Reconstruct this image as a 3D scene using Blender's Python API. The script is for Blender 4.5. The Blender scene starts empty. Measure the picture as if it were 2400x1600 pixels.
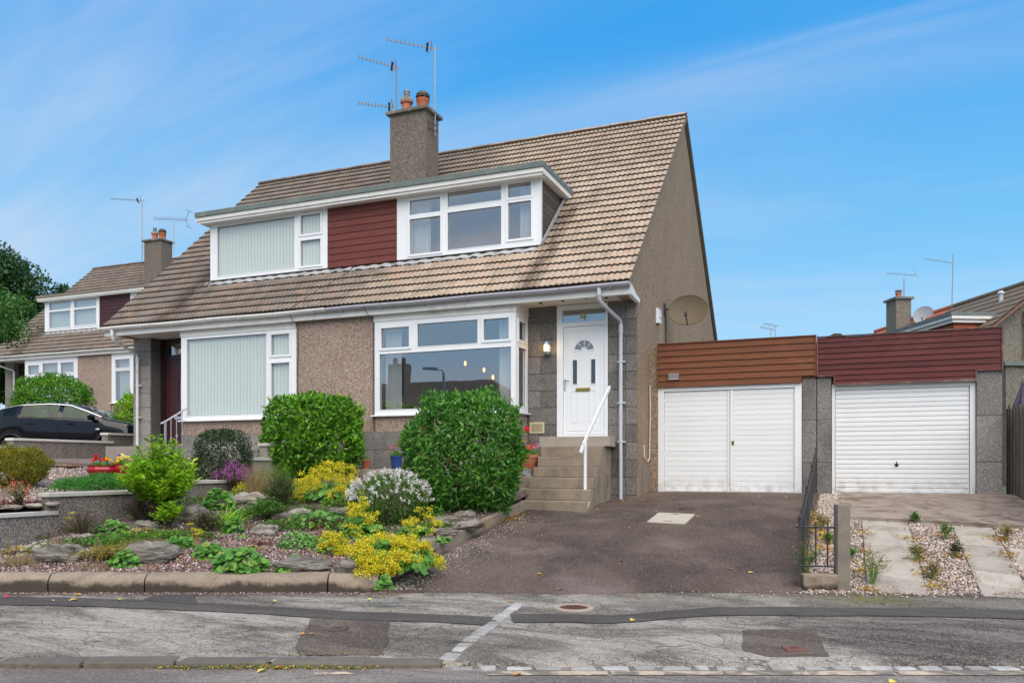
import bpy, bmesh, math, random
import numpy as np
from mathutils import Vector, Matrix, noise as mnoise
random.seed(7); np.random.seed(7)
R = math.radians
sc = bpy.context.scene
COL = sc.collection

# ------------------------------------------------------------------ camera, sky, sun, exposure
VIEW = R(22.129)                       # the street runs at this angle to the house fronts
ca, sa = math.cos(VIEW), math.sin(VIEW)
cam_data = bpy.data.cameras.new('camera')
cam = bpy.data.objects.new('camera', cam_data); COL.objects.link(cam)
cam.location = (0, 0, 1.45)
cam.rotation_euler = (R(90), 0, VIEW)
cam_data.sensor_width = 36
cam_data.lens = 36*1900/2400
cam_data.shift_x = -4.9/2400
cam_data.shift_y = (1091.6-800)/2400
cam_data.clip_end = 2000
sc.camera = cam

STREAK = (0.0065, 0.4353, -0.9003)
SUN_EL, SUN_AZ = 52, 34               # azimuth measured from -Y towards -X/+X
w = bpy.data.worlds.new('World'); sc.world = w; w.use_nodes = True
nt = w.node_tree; N = nt.nodes; K = nt.links; N.clear()
out = N.new('ShaderNodeOutputWorld'); bg = N.new('ShaderNodeBackground'); K.new(bg.outputs[0], out.inputs[0])
bg.inputs[1].default_value = 0.11
sky = N.new('ShaderNodeTexSky'); sky.sky_type = 'NISHITA'; sky.sun_disc = False
sky.sun_elevation = R(SUN_EL); sky.sun_rotation = R(180+SUN_AZ)
sky.air_density = 1.25; sky.dust_density = 0.7; sky.ozone_density = 2.2
tc = N.new('ShaderNodeTexCoord')
def world_ramp(x, stops):
    n = N.new('ShaderNodeValToRGB'); e = n.color_ramp.elements
    while len(e) < len(stops): e.new(.5)
    for el, (p, c) in zip(e, stops): el.position = p; el.color = (*c, 1)
    K.new(x, n.inputs[0]); return n.outputs[0]
# high cirrus: noise on the plane of the cloud deck
sep = N.new('ShaderNodeSeparateXYZ'); K.new(tc.outputs['Generated'], sep.inputs[0])
def wm(op, a, b=None, c=None, clamp=False):
    n = N.new('ShaderNodeMath'); n.operation = op; n.use_clamp = clamp
    for i, x in enumerate((a, b, c)):
        if x is None: continue
        if isinstance(x, (int, float)): n.inputs[i].default_value = x
        else: K.new(x, n.inputs[i])
    return n.outputs[0]
zc = wm('ADD', wm('ABSOLUTE', sep.outputs[2]), 0.16)
cx_ = wm('DIVIDE', sep.outputs[0], zc); cy_ = wm('DIVIDE', sep.outputs[1], zc)
comb = N.new('ShaderNodeCombineXYZ'); K.new(cx_, comb.inputs[0]); K.new(cy_, comb.inputs[1])
def cloud(rot, scale, sx, detail, dist, lo, hi, off=(0, 0, 0)):
    mp = N.new('ShaderNodeMapping'); mp.inputs['Rotation'].default_value = (0, 0, rot)
    mp.inputs['Scale'].default_value = (sx, 1, 1); mp.inputs['Location'].default_value = off
    K.new(comb.outputs[0], mp.inputs[0])
    nz = N.new('ShaderNodeTexNoise'); nz.inputs['Scale'].default_value = scale; nz.inputs['Detail'].default_value = detail
    nz.inputs['Roughness'].default_value = 0.58; nz.inputs['Distortion'].default_value = dist
    K.new(mp.outputs[0], nz.inputs['Vector'])
    mr = N.new('ShaderNodeMapRange'); mr.interpolation_type = 'SMOOTHSTEP'
    mr.inputs[1].default_value = lo; mr.inputs[2].default_value = hi
    K.new(nz.outputs[0], mr.inputs[0])
    return mr.outputs[0]
c1 = cloud(R(25), 0.6, 0.32, 9, 0.6, 0.36, 0.72, (2.2, 0.4, 0))
c2 = cloud(R(38), 1.9, 0.18, 10, 0.9, 0.48, 0.80, (0.3, 3.1, 0))
c3 = cloud(R(0), 0.34, 0.7, 3, 0.0, 0.40, 0.64, (5.0, 1.7, 0))
side = wm('MULTIPLY_ADD', cx_, -0.42, 0.46, True)      # the deck thickens towards -X
streak = wm('MULTIPLY', c2, 0.55)
veil = wm('MULTIPLY', wm('ADD', c1, streak), wm('ADD', wm('MULTIPLY', c3, 0.5), side))
# one long thin streak of cirrus across the view
dotn = N.new('ShaderNodeVectorMath'); dotn.operation = 'DOT_PRODUCT'; K.new(tc.outputs['Generated'], dotn.inputs[0]); dotn.inputs[1].default_value = STREAK
wv_ = wm('MULTIPLY', wm('SUBTRACT', c2, 0.5), 0.05)
band = N.new('ShaderNodeMapRange'); band.interpolation_type = 'SMOOTHSTEP'; band.inputs[1].default_value = 0.055; band.inputs[2].default_value = 0.0
K.new(wm('ABSOLUTE', wm('ADD', dotn.outputs['Value'], wv_)), band.inputs[0])
veil = wm('ADD', veil, wm('MULTIPLY', band.outputs[0], wm('MULTIPLY_ADD', c1, 0.25, 0.13)))
mask = wm('MULTIPLY', veil, 0.85, None, True)
mixc = N.new('ShaderNodeMix'); mixc.data_type = 'RGBA'
grad = world_ramp(wm('ABSOLUTE', sep.outputs[2]), [(0, (.36, .52, .65)), (.10, (.26, .46, .63)), (.26, (.10, .34, .59)), (.45, (.025, .235, .55)), (1, (.01, .16, .45))])
gs = N.new('ShaderNodeMix'); gs.data_type = 'RGBA'; gs.blend_type = 'MULTIPLY'; gs.inputs[0].default_value = 1
K.new(grad, gs.inputs[6]); gs.inputs[7].default_value = (10, 10, 10, 1)
skm = N.new('ShaderNodeMix'); skm.data_type = 'RGBA'; skm.inputs[0].default_value = .93
K.new(sky.outputs[0], skm.inputs[6]); K.new(gs.outputs[2], skm.inputs[7])
K.new(mask, mixc.inputs[0]); K.new(skm.outputs[2], mixc.inputs[6]); mixc.inputs[7].default_value = (4.1, 4.6, 5.5, 1)
K.new(mixc.outputs[2], bg.inputs[0])

sd = bpy.data.lights.new('sun', 'SUN'); sd.energy = 3.3; sd.angle = R(80); sd.color = (1, 0.875, 0.73)
so = bpy.data.objects.new('sun', sd); COL.objects.link(so)
az = R(SUN_AZ); sv = Vector((math.sin(az)*math.cos(R(SUN_EL)), -math.cos(az)*math.cos(R(SUN_EL)), math.sin(R(SUN_EL))))
so.rotation_euler = (-sv).to_track_quat('-Z', 'Y').to_euler()
sc.view_settings.view_transform = 'Standard'; sc.view_settings.look = 'None'
sc.view_settings.exposure = 0.55; sc.view_settings.gamma = 1; sc.view_settings.use_curve_mapping = False

# ------------------------------------------------------------------ helpers
def street(s, d, z=0.0):               # street frame (along / away from the road) to world
    return (s*ca-d*sa, s*sa+d*ca, z)
def to_street(x, y): return x*ca+y*sa, -x*sa+y*ca
INV = {}
def tag(o, label=None, cat=None, group=None, kind=None):
    if label: o['label'] = label
    if cat: o['category'] = cat
    if group: o['group'] = group
    if kind: o['kind'] = kind
    return o
def thing(name, label, cat, loc, rz=0, group=None):
    o = bpy.data.objects.new(name, None); COL.objects.link(o)
    o.location = loc; o.rotation_euler = (0, 0, rz); o.empty_display_size = .1
    INV[o.name] = (Matrix.Translation(loc) @ Matrix.Rotation(rz, 4, 'Z')).inverted()
    return tag(o, label, cat, group)
def link_mesh(name, me, mat, parent=None, kind=None, label=None):
    o = bpy.data.objects.new(name, me); COL.objects.link(o)
    if mat: me.materials.clear(); me.materials.append(mat)
    if parent:
        o.parent = parent; INV[o.name] = INV.get(parent.name, Matrix())
    return tag(o, label, None, None, kind)
class MB:
    def __init__(s): s.v = []; s.f = []
    def add(s, vs, fs):
        n = len(s.v); s.v += [tuple(p) for p in vs]; s.f += [tuple(i+n for i in f) for f in fs]; return s
    def box(s, x0, x1, y0, y1, z0, z1):
        return s.add([(x0,y0,z0),(x1,y0,z0),(x1,y1,z0),(x0,y1,z0),(x0,y0,z1),(x1,y0,z1),(x1,y1,z1),(x0,y1,z1)],
                     [(0,3,2,1),(4,5,6,7),(0,1,5,4),(1,2,6,5),(2,3,7,6),(3,0,4,7)])
    def obox(s, c, a, b, h):           # centre and three half-axis vectors
        c, a, b, h = map(Vector, (c, a, b, h))
        P = [c-a-b-h, c+a-b-h, c+a+b-h, c-a+b-h, c-a-b+h, c+a-b+h, c+a+b+h, c-a+b+h]
        return s.add(P, [(0,3,2,1),(4,5,6,7),(0,1,5,4),(1,2,6,5),(2,3,7,6),(3,0,4,7)])
    def beam(s, p, q, w_, t_, up=(0,0,1)):
        p, q = Vector(p), Vector(q); d = (q-p); a = d/2; u = d.normalized()
        sd_ = u.cross(Vector(up)); sd_ = sd_.normalized() if sd_.length > 1e-5 else Vector((1,0,0))
        up2 = sd_.cross(u)
        return s.obox((p+q)/2, a, sd_*w_/2, up2*t_/2)
    def tube(s, pts, r, n=8, cap=True):
        pts = [Vector(p) for p in pts]; rs = r if isinstance(r, (list, tuple)) else [r]*len(pts)
        b = len(s.v); prev = None
        for i, p in enumerate(pts):
            t = (pts[min(i+1, len(pts)-1)]-pts[max(i-1, 0)]).normalized()
            if prev is None:
                a = t.orthogonal().normalized()
            else:
                a = (prev-t*prev.dot(t)).normalized()
            prev = a; c = t.cross(a)
            for k in range(n):
                g = 2*math.pi*k/n; s.v.append(tuple(p+(a*math.cos(g)+c*math.sin(g))*rs[i]))
        for i in range(len(pts)-1):
            for k in range(n):
                s.f.append((b+i*n+k, b+i*n+(k+1)%n, b+(i+1)*n+(k+1)%n, b+(i+1)*n+k))
        if cap:
            s.f.append(tuple(b+k for k in range(n))[::-1]); s.f.append(tuple(b+(len(pts)-1)*n+k for k in range(n)))
        return s
    def lathe(s, c, prof, n=20):
        b = len(s.v); c = Vector(c)
        for r, z in prof:
            for k in range(n):
                g = 2*math.pi*k/n; s.v.append((c.x+r*math.cos(g), c.y+r*math.sin(g), c.z+z))
        for i in range(len(prof)-1):
            for k in range(n):
                s.f.append((b+i*n+k, b+i*n+(k+1)%n, b+(i+1)*n+(k+1)%n, b+(i+1)*n+k))
        s.f.append(tuple(b+k for k in range(n))[::-1]); s.f.append(tuple(b+(len(prof)-1)*n+k for k in range(n)))
        return s
    def prism(s, pts, vec):
        n = len(pts); vec = Vector(vec); P = [Vector(p) for p in pts]
        return s.add(P+[p+vec for p in P], [tuple(range(n))[::-1], tuple(range(n, 2*n))]+[(i, (i+1)%n, n+(i+1)%n, n+i) for i in range(n)])
    def build(s, name, mat, parent=None, smooth=False, bevel=0, kind=None, label=None, world=True, fixn=True):
        me = bpy.data.meshes.new(name)
        v = s.v
        if parent and world:
            M = INV.get(parent.name)
            if M is not None: v = [tuple(M @ Vector(p)) for p in v]
        me.from_pydata(v, [], s.f)
        if fixn or bevel:
            bm = bmesh.new(); bm.from_mesh(me)
            if fixn: bmesh.ops.recalc_face_normals(bm, faces=bm.faces)
            if bevel:
                es = [e for e in bm.edges if len(e.link_faces) == 2 and e.calc_face_angle(0) > .5]
                bmesh.ops.bevel(bm, geom=es, offset=bevel, segments=2, affect='EDGES', profile=.6)
            bm.to_mesh(me); bm.free()
        if smooth:
            me.polygons.foreach_set('use_smooth', [True]*len(me.polygons))
            try: me.set_sharp_from_angle(angle=R(40))
            except Exception: pass
        return link_mesh(name, me, mat, parent, kind, label)
def npmesh(name, V, F, mat, parent=None, kind=None, label=None, cols=None):
    """V (n,3) world, F (m,k) equal-length faces."""
    me = bpy.data.meshes.new(name); V = np.asarray(V, np.float64); F = np.asarray(F, np.int32)
    if parent:
        M = INV.get(parent.name)
        if M is not None: M = np.array(M); V = V @ M[:3, :3].T+M[:3, 3]
    k = F.shape[1]
    me.vertices.add(len(V)); me.vertices.foreach_set('co', V.astype(np.float32).ravel())
    me.loops.add(F.size); me.loops.foreach_set('vertex_index', F.ravel())
    me.polygons.add(len(F)); me.polygons.foreach_set('loop_start', np.arange(0, F.size, k, dtype=np.int32))
    try: me.polygons.foreach_set('loop_total', np.full(len(F), k, np.int32))
    except Exception: pass
    me.update(calc_edges=True); me.validate()
    return link_mesh(name, me, mat, parent, kind, label)

# ------------------------------------------------------------------ materials
MATS = {}
class NT:
    def __init__(s, name):
        s.m = bpy.data.materials.new(name); s.m.use_nodes = True; s.t = s.m.node_tree; s.N = s.t.nodes; s.K = s.t.links
        s.b = s.N['Principled BSDF']; s.out = s.N['Material Output']
        s.geo = s.N.new('ShaderNodeNewGeometry'); s.pos = s.geo.outputs['Position']
    def put(s, sock, x):
        if isinstance(x, (int, float)): sock.default_value = x
        elif isinstance(x, tuple): sock.default_value = (*x, 1) if len(x) == 3 and len(sock.default_value) == 4 else x
        else: s.K.new(x, sock)
    def math(s, op, a, b=None, c=None, clamp=False):
        n = s.N.new('ShaderNodeMath'); n.operation = op; n.use_clamp = clamp
        for i, x in enumerate((a, b, c)):
            if x is not None: s.put(n.inputs[i], x)
        return n.outputs[0]
    def map(s, scale=(1,1,1), rot=(0,0,0), loc=(0,0,0), src=None):
        n = s.N.new('ShaderNodeMapping'); n.inputs['Scale'].default_value = scale; n.inputs['Rotation'].default_value = rot
        n.inputs['Location'].default_value = loc; s.K.new(src or s.pos, n.inputs[0]); return n.outputs[0]
    def noise(s, scale, detail=4, rough=.55, dist=0, vec=None, lo=None, hi=None):
        n = s.N.new('ShaderNodeTexNoise'); n.inputs['Scale'].default_value = scale; n.inputs['Detail'].default_value = detail
        n.inputs['Roughness'].default_value = rough; n.inputs['Distortion'].default_value = dist
        s.K.new(vec or s.pos, n.inputs['Vector'])
        return n.outputs[0] if lo is None else s.ramp(n.outputs[0], lo, hi)
    def ramp(s, x, lo, hi, a=0., b=1.):
        n = s.N.new('ShaderNodeMapRange'); n.interpolation_type = 'SMOOTHSTEP'
        n.inputs[1].default_value = lo; n.inputs[2].default_value = hi; n.inputs[3].default_value = a; n.inputs[4].default_value = b
        s.K.new(x, n.inputs[0]); return n.outputs[0]
    def voro(s, scale, feature='F1', out='Color', vec=None, rnd=1):
        n = s.N.new('ShaderNodeTexVoronoi'); n.feature = feature; n.inputs['Scale'].default_value = scale
        n.inputs['Randomness'].default_value = rnd
        s.K.new(vec or s.pos, n.inputs['Vector']); return n.outputs[out]
    def white(s, vec): n = s.N.new('ShaderNodeTexWhiteNoise'); s.K.new(vec, n.inputs[0]); return n.outputs['Value']
    def sep(s, x=None): n = s.N.new('ShaderNodeSeparateXYZ'); s.K.new(x or s.pos, n.inputs[0]); return n.outputs
    def bw(s, c): n = s.N.new('ShaderNodeSeparateColor'); s.K.new(c, n.inputs[0]); return n.outputs[0]
    def mix(s, f, a, b, mode='MIX'):
        n = s.N.new('ShaderNodeMix'); n.data_type = 'RGBA'; n.blend_type = mode; n.clamp_factor = True
        s.put(n.inputs[0], f); s.put(n.inputs[6], a); s.put(n.inputs[7], b); return n.outputs[2]
    def cramp(s, x, stops):
        n = s.N.new('ShaderNodeValToRGB'); e = n.color_ramp.elements
        while len(e) < len(stops): e.new(.5)
        for el, (p, c) in zip(e, stops): el.position = p; el.color = (*c, 1)
        s.K.new(x, n.inputs[0]); return n.outputs[0]
    def objrand(s): n = s.N.new('ShaderNodeObjectInfo'); return n.outputs['Random']
    def island(s): return s.geo.outputs['Random Per Island']
    def val(s, c, lo, hi, f):          # brightness variation driven by f
        n = s.N.new('ShaderNodeHueSaturation'); s.put(n.inputs['Color'], c)
        s.K.new(s.ramp_lin(f, lo, hi), n.inputs['Value']); return n.outputs[0]
    def ramp_lin(s, f, lo, hi):
        n = s.N.new('ShaderNodeMapRange'); n.inputs[3].default_value = lo; n.inputs[4].default_value = hi; s.K.new(f, n.inputs[0]); return n.outputs[0]
    def bump(s, h, strength=.3, dist=.01):
        n = s.N.new('ShaderNodeBump'); n.inputs['Strength'].default_value = strength; n.inputs['Distance'].default_value = dist
        s.K.new(h, n.inputs['Height']); s.K.new(n.outputs[0], s.b.inputs['Normal'])
    def done(s, color, rough=.7, spec=.4, metal=0.):
        s.put(s.b.inputs['Base Color'], color); s.put(s.b.inputs['Roughness'], rough)
        s.b.inputs['Specular IOR Level'].default_value = spec; s.b.inputs['Metallic'].default_value = metal
        return s.m
def simple(name, c, rough=.5, metal=0., spec=.5, var=.12, scale=6., rnd=0., bump=0., bscale=60, dirt=None, dirt_amt=.5, dlo=.46, dhi=.72):
    if name in MATS: return MATS[name]
    t = NT(name)
    col = t.val(c, 1-var, 1+var, t.noise(scale, 5))
    if rnd: col = t.val(col, 1-rnd, 1+rnd, t.objrand())
    if dirt: col = t.mix(t.math('MULTIPLY', t.noise(2.2, 8, .7, 1.0, None, dlo, dhi), dirt_amt), col, dirt)
    if bump: t.bump(t.noise(bscale, 4), bump, .004)
    MATS[name] = t.done(col, rough, spec, metal); return MATS[name]
def pebble(name, stops, scale=85, grime=.35, bs=.6, fill=(.16,.13,.11)):
    t = NT(name); c = t.voro(scale)
    col = t.cramp(t.bw(c), stops)
    edge = t.voro(scale, 'DISTANCE_TO_EDGE', 'Distance')
    col = t.mix(t.ramp(edge, 0, .13, .75, 0), col, fill)
    col = t.val(col, .82, 1.15, t.noise(.9, 6, .6))
    streak = t.noise(1.0, 6, .6, 0, t.map((2.2, 2.2, .35)), .52, .8)
    col = t.mix(t.math('MULTIPLY', streak, grime), col, (.10, .085, .07))
    t.bump(t.math('MULTIPLY', t.ramp(edge, 0, .3), 1), bs, .008)
    MATS[name] = t.done(col, .9, .25); return MATS[name]
pink_dash = pebble('pink_dash', [(0, (.13,.075,.055)), (.3, (.34,.22,.17)), (.62, (.50,.355,.285)), (.85, (.68,.54,.46)), (1, (.85,.76,.68))], 92, .25)
gable_dash = pebble('gable_dash', [(0, (.12,.08,.05)), (.35, (.32,.22,.14)), (.75, (.46,.33,.215)), (1, (.66,.52,.38))], 70, .3)
grey_dash = pebble('grey_dash', [(0, (.09,.075,.065)), (.4, (.2,.17,.15)), (.8, (.31,.275,.25)), (1, (.5,.46,.43))], 75, .4)
chim_dash = pebble('chimney_dash', [(0, (.07,.055,.045)), (.4, (.17,.14,.11)), (.8, (.25,.21,.175)), (1, (.36,.32,.28))], 60, .5)
far_dash = pebble('far_dash', [(0, (.11,.10,.075)), (.5, (.2,.185,.15)), (1, (.32,.30,.26))], 40, .3)

def block_mat(name, c1, c2, c3):
    t = NT(name)
    sp = t.bw(t.voro(150)); col = t.cramp(sp, [(0, c1), (.55, c2), (1, c3)])
    col = t.val(col, .8, 1.25, t.objrand())
    col = t.mix(t.math('MULTIPLY', t.noise(1.4, 6, .6, .5, None, .46, .75), .55), col, tuple(x*.42 for x in c2))
    t.bump(t.noise(110, 3, .6), .5, .004)
    MATS[name] = t.done(col, .85, .3); return MATS[name]
granite = block_mat('granite_block', (.055,.05,.046), (.165,.15,.14), (.34,.32,.30))
granite_mid = block_mat('granite_block_mid', (.08,.075,.07), (.235,.215,.2), (.42,.40,.38))
granite_dark = block_mat('granite_block_dark', (.045,.042,.04), (.125,.118,.11), (.26,.25,.235))
mortar = simple('mortar', (.27,.24,.21), .95, var=.25, scale=9, bump=.4)
white = simple('white_upvc', (.80,.82,.84), .28, var=.03, scale=2, dirt=(.45,.44,.41), dirt_amt=.10)
white_paint = simple('white_paint', (.74,.73,.70), .5, var=.05, scale=3, dirt=(.40,.36,.30), dirt_amt=.42)
soffit_m = simple('soffit_paint', (.68,.66,.62), .6, var=.06, scale=3, dirt=(.42,.36,.29), dirt_amt=.4)
gutter_w = simple('white_gutter', (.72,.72,.70), .4, var=.06, dirt=(.25,.26,.20), dirt_amt=.5)
gutter_g = simple('grey_gutter', (.40,.39,.45), .35, var=.05, dirt=(.30,.29,.28), dirt_amt=.35)
pipe_g = simple('grey_pipe', (.50,.51,.56), .35, var=.05, dirt=(.36,.35,.34), dirt_amt=.3)
dark = simple('dark_gap', (.015,.014,.013), .8)
felt = simple('green_felt', (.13,.16,.155), .85, var=.25, scale=7, bump=.4, bscale=120, dirt=(.26,.29,.27), dirt_amt=.5)
felt_brown = simple('brown_felt', (.20,.165,.13), .85, var=.2, scale=5, bump=.3)
lead = simple('lead_flashing', (.40,.40,.40), .55, metal=.1, var=.45, scale=18, bump=.9, bscale=22, dirt=(.08,.08,.08), dirt_amt=.8)
brass = simple('brass', (.45,.30,.09), .3, metal=.9, var=.1)
chrome = simple('chrome', (.62,.62,.62), .2, metal=1, var=.05)
galv = simple('galvanised_steel', (.36,.38,.40), .4, metal=.6, var=.2, scale=20)
iron = simple('black_iron', (.028,.03,.034), .45, var=.4, scale=14, dirt=(.16,.09,.05), dirt_amt=.45)
rust = simple('rust', (.16,.055,.025), .85, var=.4, scale=30, bump=.5)
terracotta = simple('terracotta', (.42,.14,.07), .6, var=.15, scale=9, dirt=(.5,.32,.25), dirt_amt=.3)
chim_pot = simple('chimney_pot_clay', (.46,.13,.055), .75, var=.2, scale=8, dirt=(.15,.12,.1), dirt_amt=.5)
red_glaze = simple('red_glaze', (.36,.012,.022), .15, var=.1)
blue_glaze = simple('blue_glaze', (.012,.05,.20), .18, var=.15)
soil = simple('soil', (.045,.03,.02), .95, var=.4, scale=30, bump=.8, bscale=70)
rubber = simple('black_plastic', (.018,.018,.02), .5)
concrete = simple('concrete', (.33,.29,.24), .9, var=.2, scale=8, bump=.5, bscale=140, dirt=(.13,.105,.08), dirt_amt=.7)
aer = simple('aerial_metal', (.26,.235,.21), .55, metal=.5, var=.2)

def wood(name, c, c2, axis='x', rnd=.12, rough=.55, bs=.15, spec=.35):
    t = NT(name); sc_ = {'x': (.6, 14, 14), 'z': (14, 14, .8), 'y': (14, .6, 14)}[axis]
    g = t.noise(3.5, 6, .6, .4, t.map(sc_), .3, .7)
    col = t.mix(g, c, c2); col = t.val(col, 1-rnd, 1+rnd, t.objrand())
    col = t.mix(t.math('MULTIPLY', t.noise(1.3, 6, .65, .6, None, .52, .8), .35), col, tuple(min(1, x*1.5+.02) for x in c2))
    t.bump(g, bs, .003)
    MATS[name] = t.done(col, rough, spec); return MATS[name]
red_board = wood('red_brown_board', (.115,.026,.02), (.155,.04,.03))
maroon_board = wood('maroon_board', (.075,.011,.012), (.11,.02,.018), rnd=.2, rough=.5, spec=.25)
brown_board = wood('brown_board', (.135,.048,.024), (.18,.07,.035), rnd=.09, rough=.65, spec=.2)
plum_board = wood('plum_board', (.045,.016,.02), (.07,.024,.028))
grey_board = wood('weathered_board', (.055,.045,.035), (.12,.10,.08), 'y', .15, .8, .4)
fence_wood = wood('fence_wood', (.10,.082,.065), (.21,.175,.14), 'z', .3, .85, .6)
shingle_red = wood('red_shingle', (.42,.085,.035), (.52,.15,.07), 'x', .15)

def slat_white(name):
    t = NT(name)
    col = t.val((.78,.79,.79), .96, 1.03, t.objrand())
    g = t.noise(4, 7, .7, .3, t.map((.8, 1, 9)), .5, .8)
    col = t.mix(t.math('MULTIPLY', g, .22), col, (.42,.41,.37))
    z = t.sep()[2]
    low = t.math('MULTIPLY', t.ramp(z, .95, 1.35, 1, 0), t.noise(6, 6, .7, 0, None, .4, .7))
    col = t.mix(t.math('MULTIPLY', low, .6), col, (.30,.26,.2))
    t.bump(t.noise(55, 4), .06, .003)
    return t.done(col, .38, .45)
garage_white = slat_white('garage_white')

def tile_material():
    t = NT('roof_tile_concrete'); x, y, z = t.sep()[0:3]
    n = t.N.new('ShaderNodeVectorMath'); n.operation = 'SNAP'; t.K.new(t.pos, n.inputs[0]); n.inputs[1].default_value = (.213, .2016, 50)
    n2 = t.N.new('ShaderNodeVectorMath'); n2.operation = 'SNAP'; t.K.new(t.map((1, 1, 1), (0, 0, 0), (.1, 0, 0)), n2.inputs[0]); n2.inputs[1].default_value = (.213, .2016, 50)
    rnd = t.white(n2.outputs[0])
    # the right half was re-laid in paler tan tiles, the left half is older and greyer
    rag = t.math('ADD', x, t.math('MULTIPLY', t.math('SUBTRACT', t.noise(.55, 3), .5), 3.2))
    f = t.ramp(rag, -9.6, -7.2)
    fu = t.math('MULTIPLY', t.ramp(z, 5.8, 8.5, 0, .35), 1)
    new = t.mix(fu, (.40,.315,.24), (.35,.288,.23)); old = (.20,.168,.142)
    col = t.mix(f, old, new)
    col = t.val(col, .80, 1.14, rnd)
    col = t.mix(t.math('MULTIPLY', t.ramp(rnd, .86, 1.0), .35), col, (.33,.16,.10))
    # soot and rain streaks that run down the slope
    st = t.noise(1.0, 6, .65, .3, t.map((3.2, .45, .45)), .5, .78)
    col = t.mix(t.math('MULTIPLY', st, .45), col, (.10,.075,.055))
    def streakband(x0, wd, z0, z1, a):
        wob = t.math('MULTIPLY', t.math('SUBTRACT', t.noise(1.6, 4), .5), .5)
        dd = t.math('ABSOLUTE', t.math('SUBTRACT', t.math('ADD', x, wob), x0))
        return t.math('MULTIPLY', t.math('MULTIPLY', t.ramp(dd, 0, wd, 1, 0), t.ramp(z, z0, z1, a, 0)), t.noise(5, 5, .7, 0, t.map((2, .5, .5)), .25, .6))
    for args in ((-5.26, .34, 6.6, 7.4, .8), (-13.95, .45, 6.6, 7.8, .85), (-32.55, .6, 8.2, 9.2, .8)):
        col = t.mix(streakband(*args), col, (.055,.04,.03))
    moss = t.math('MULTIPLY', t.noise(7, 6, .75, .5, None, .60, .70), t.noise(.8, 3, .5, 0, None, .45, .6)); col = t.mix(t.math('MULTIPLY', moss, .6), col, (.085,.08,.045))
    lich = t.noise(60, 3, .6, 0, None, .66, .74)
    col = t.mix(t.math('MULTIPLY', lich, .3), col, (.42,.40,.33))
    face = t.ramp(t.sep(t.geo.outputs['True Normal'])[2], .1, .3, 1, 0)      # front edges darkened in the colour: shadow line under each course, plus dirt
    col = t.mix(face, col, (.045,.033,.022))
    t.bump(t.noise(160, 3), .25, .003)
    return t.done(col, .88, .25)
tile_m = tile_material()

def glass_mat(name, tint=(.9,.95,.95), base=.07, gain=1.0, ior=1.75, gl=(.9,.95,1)):
    t = NT(name); t.N.remove(t.b)
    tr = t.N.new('ShaderNodeBsdfTransparent'); tr.inputs[0].default_value = (*tint, 1)
    g = t.N.new('ShaderNodeBsdfGlossy'); g.inputs['Roughness'].default_value = .015; g.inputs['Color'].default_value = (*gl, 1)
    bp_ = t.N.new('ShaderNodeBump'); bp_.inputs['Strength'].default_value = .025; bp_.inputs['Distance'].default_value = .02
    t.K.new(t.noise(1.3, 2), bp_.inputs['Height']); t.K.new(bp_.outputs[0], g.inputs['Normal'])
    dp = t.N.new('ShaderNodeVectorMath'); dp.operation = 'DOT_PRODUCT'; t.K.new(t.geo.outputs['Incoming'], dp.inputs[0]); t.K.new(t.geo.outputs['True Normal'], dp.inputs[1])
    f0 = ((ior-1)/(ior+1))**2
    sch = t.math('MULTIPLY_ADD', t.math('POWER', t.math('SUBTRACT', 1, t.math('ABSOLUTE', dp.outputs['Value'])), 5), 1-f0, f0)
    f = t.math('ADD', t.math('MULTIPLY', sch, gain), base, None, True)
    mx = t.N.new('ShaderNodeMixShader'); t.K.new(f, mx.inputs[0]); t.K.new(tr.outputs[0], mx.inputs[1]); t.K.new(g.outputs[0], mx.inputs[2])
    t.K.new(mx.outputs[0], t.out.inputs[0]); return t.m
glass = glass_mat('window_glass', base=.27, gain=1.3, gl=(.88,.88,.90))
clear_glass = glass_mat('blind_window_glass', (.97,.99,.98), base=.09, gain=1.0, gl=(.85,.92,.98))
dark_glass = glass_mat('dark_glass', (.25,.32,.30), .06)
def emit(name, c, s):
    t = NT(name); t.b.inputs['Base Color'].default_value = (*c, 1); t.b.inputs['Emission Color'].default_value = (*c, 1)
    t.b.inputs['Emission Strength'].default_value = s; return t.m
bulb_m = emit('warm_bulb', (1, .40, .10), 2.6); lampglow = emit('lamp_glow', (1, .62, .25), 4)
blind_m = simple('blind_fabric', (.62,.66,.62), .85, var=.03)
room_m = simple('room_wall', (.16,.15,.14), .9); curtain_m = simple('net_curtain', (.66,.66,.66), .9, var=.05)

def leafm(name, stops, trans=.25, rough=.45, clump=1.6, spec=.35, cl=.35):
    t = NT(name)
    col = t.cramp(t.island(), stops)
    col = t.val(col, 1-cl, 1+cl, t.noise(clump*2.5, 3, .6, 0))
    t.done(col, rough, spec)
    tl = t.N.new('ShaderNodeBsdfTranslucent'); t.put(tl.inputs[0], t.val(col, 1.3, 1.3, t.island()))
    mx = t.N.new('ShaderNodeMixShader'); mx.inputs[0].default_value = trans
    t.K.new(t.b.outputs[0], mx.inputs[1]); t.K.new(tl.outputs[0], mx.inputs[2]); t.K.new(mx.outputs[0], t.out.inputs[0])
    MATS[name] = t.m; return t.m
L_hedge = leafm('hedge_leaf', [(0, (.022,.10,.012)), (.45, (.065,.22,.028)), (.85, (.13,.34,.05)), (1, (.26,.42,.11))], .32, .36)
L_bright = leafm('bright_leaf', [(0, (.035,.12,.008)), (.5, (.09,.27,.018)), (.9, (.17,.40,.03)), (1, (.27,.46,.06))], .32, .38)
L_box = leafm('box_leaf', [(0, (.012,.03,.010)), (.6, (.03,.065,.02)), (.9, (.06,.11,.03)), (1, (.16,.19,.07))], rough=.3)
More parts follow.
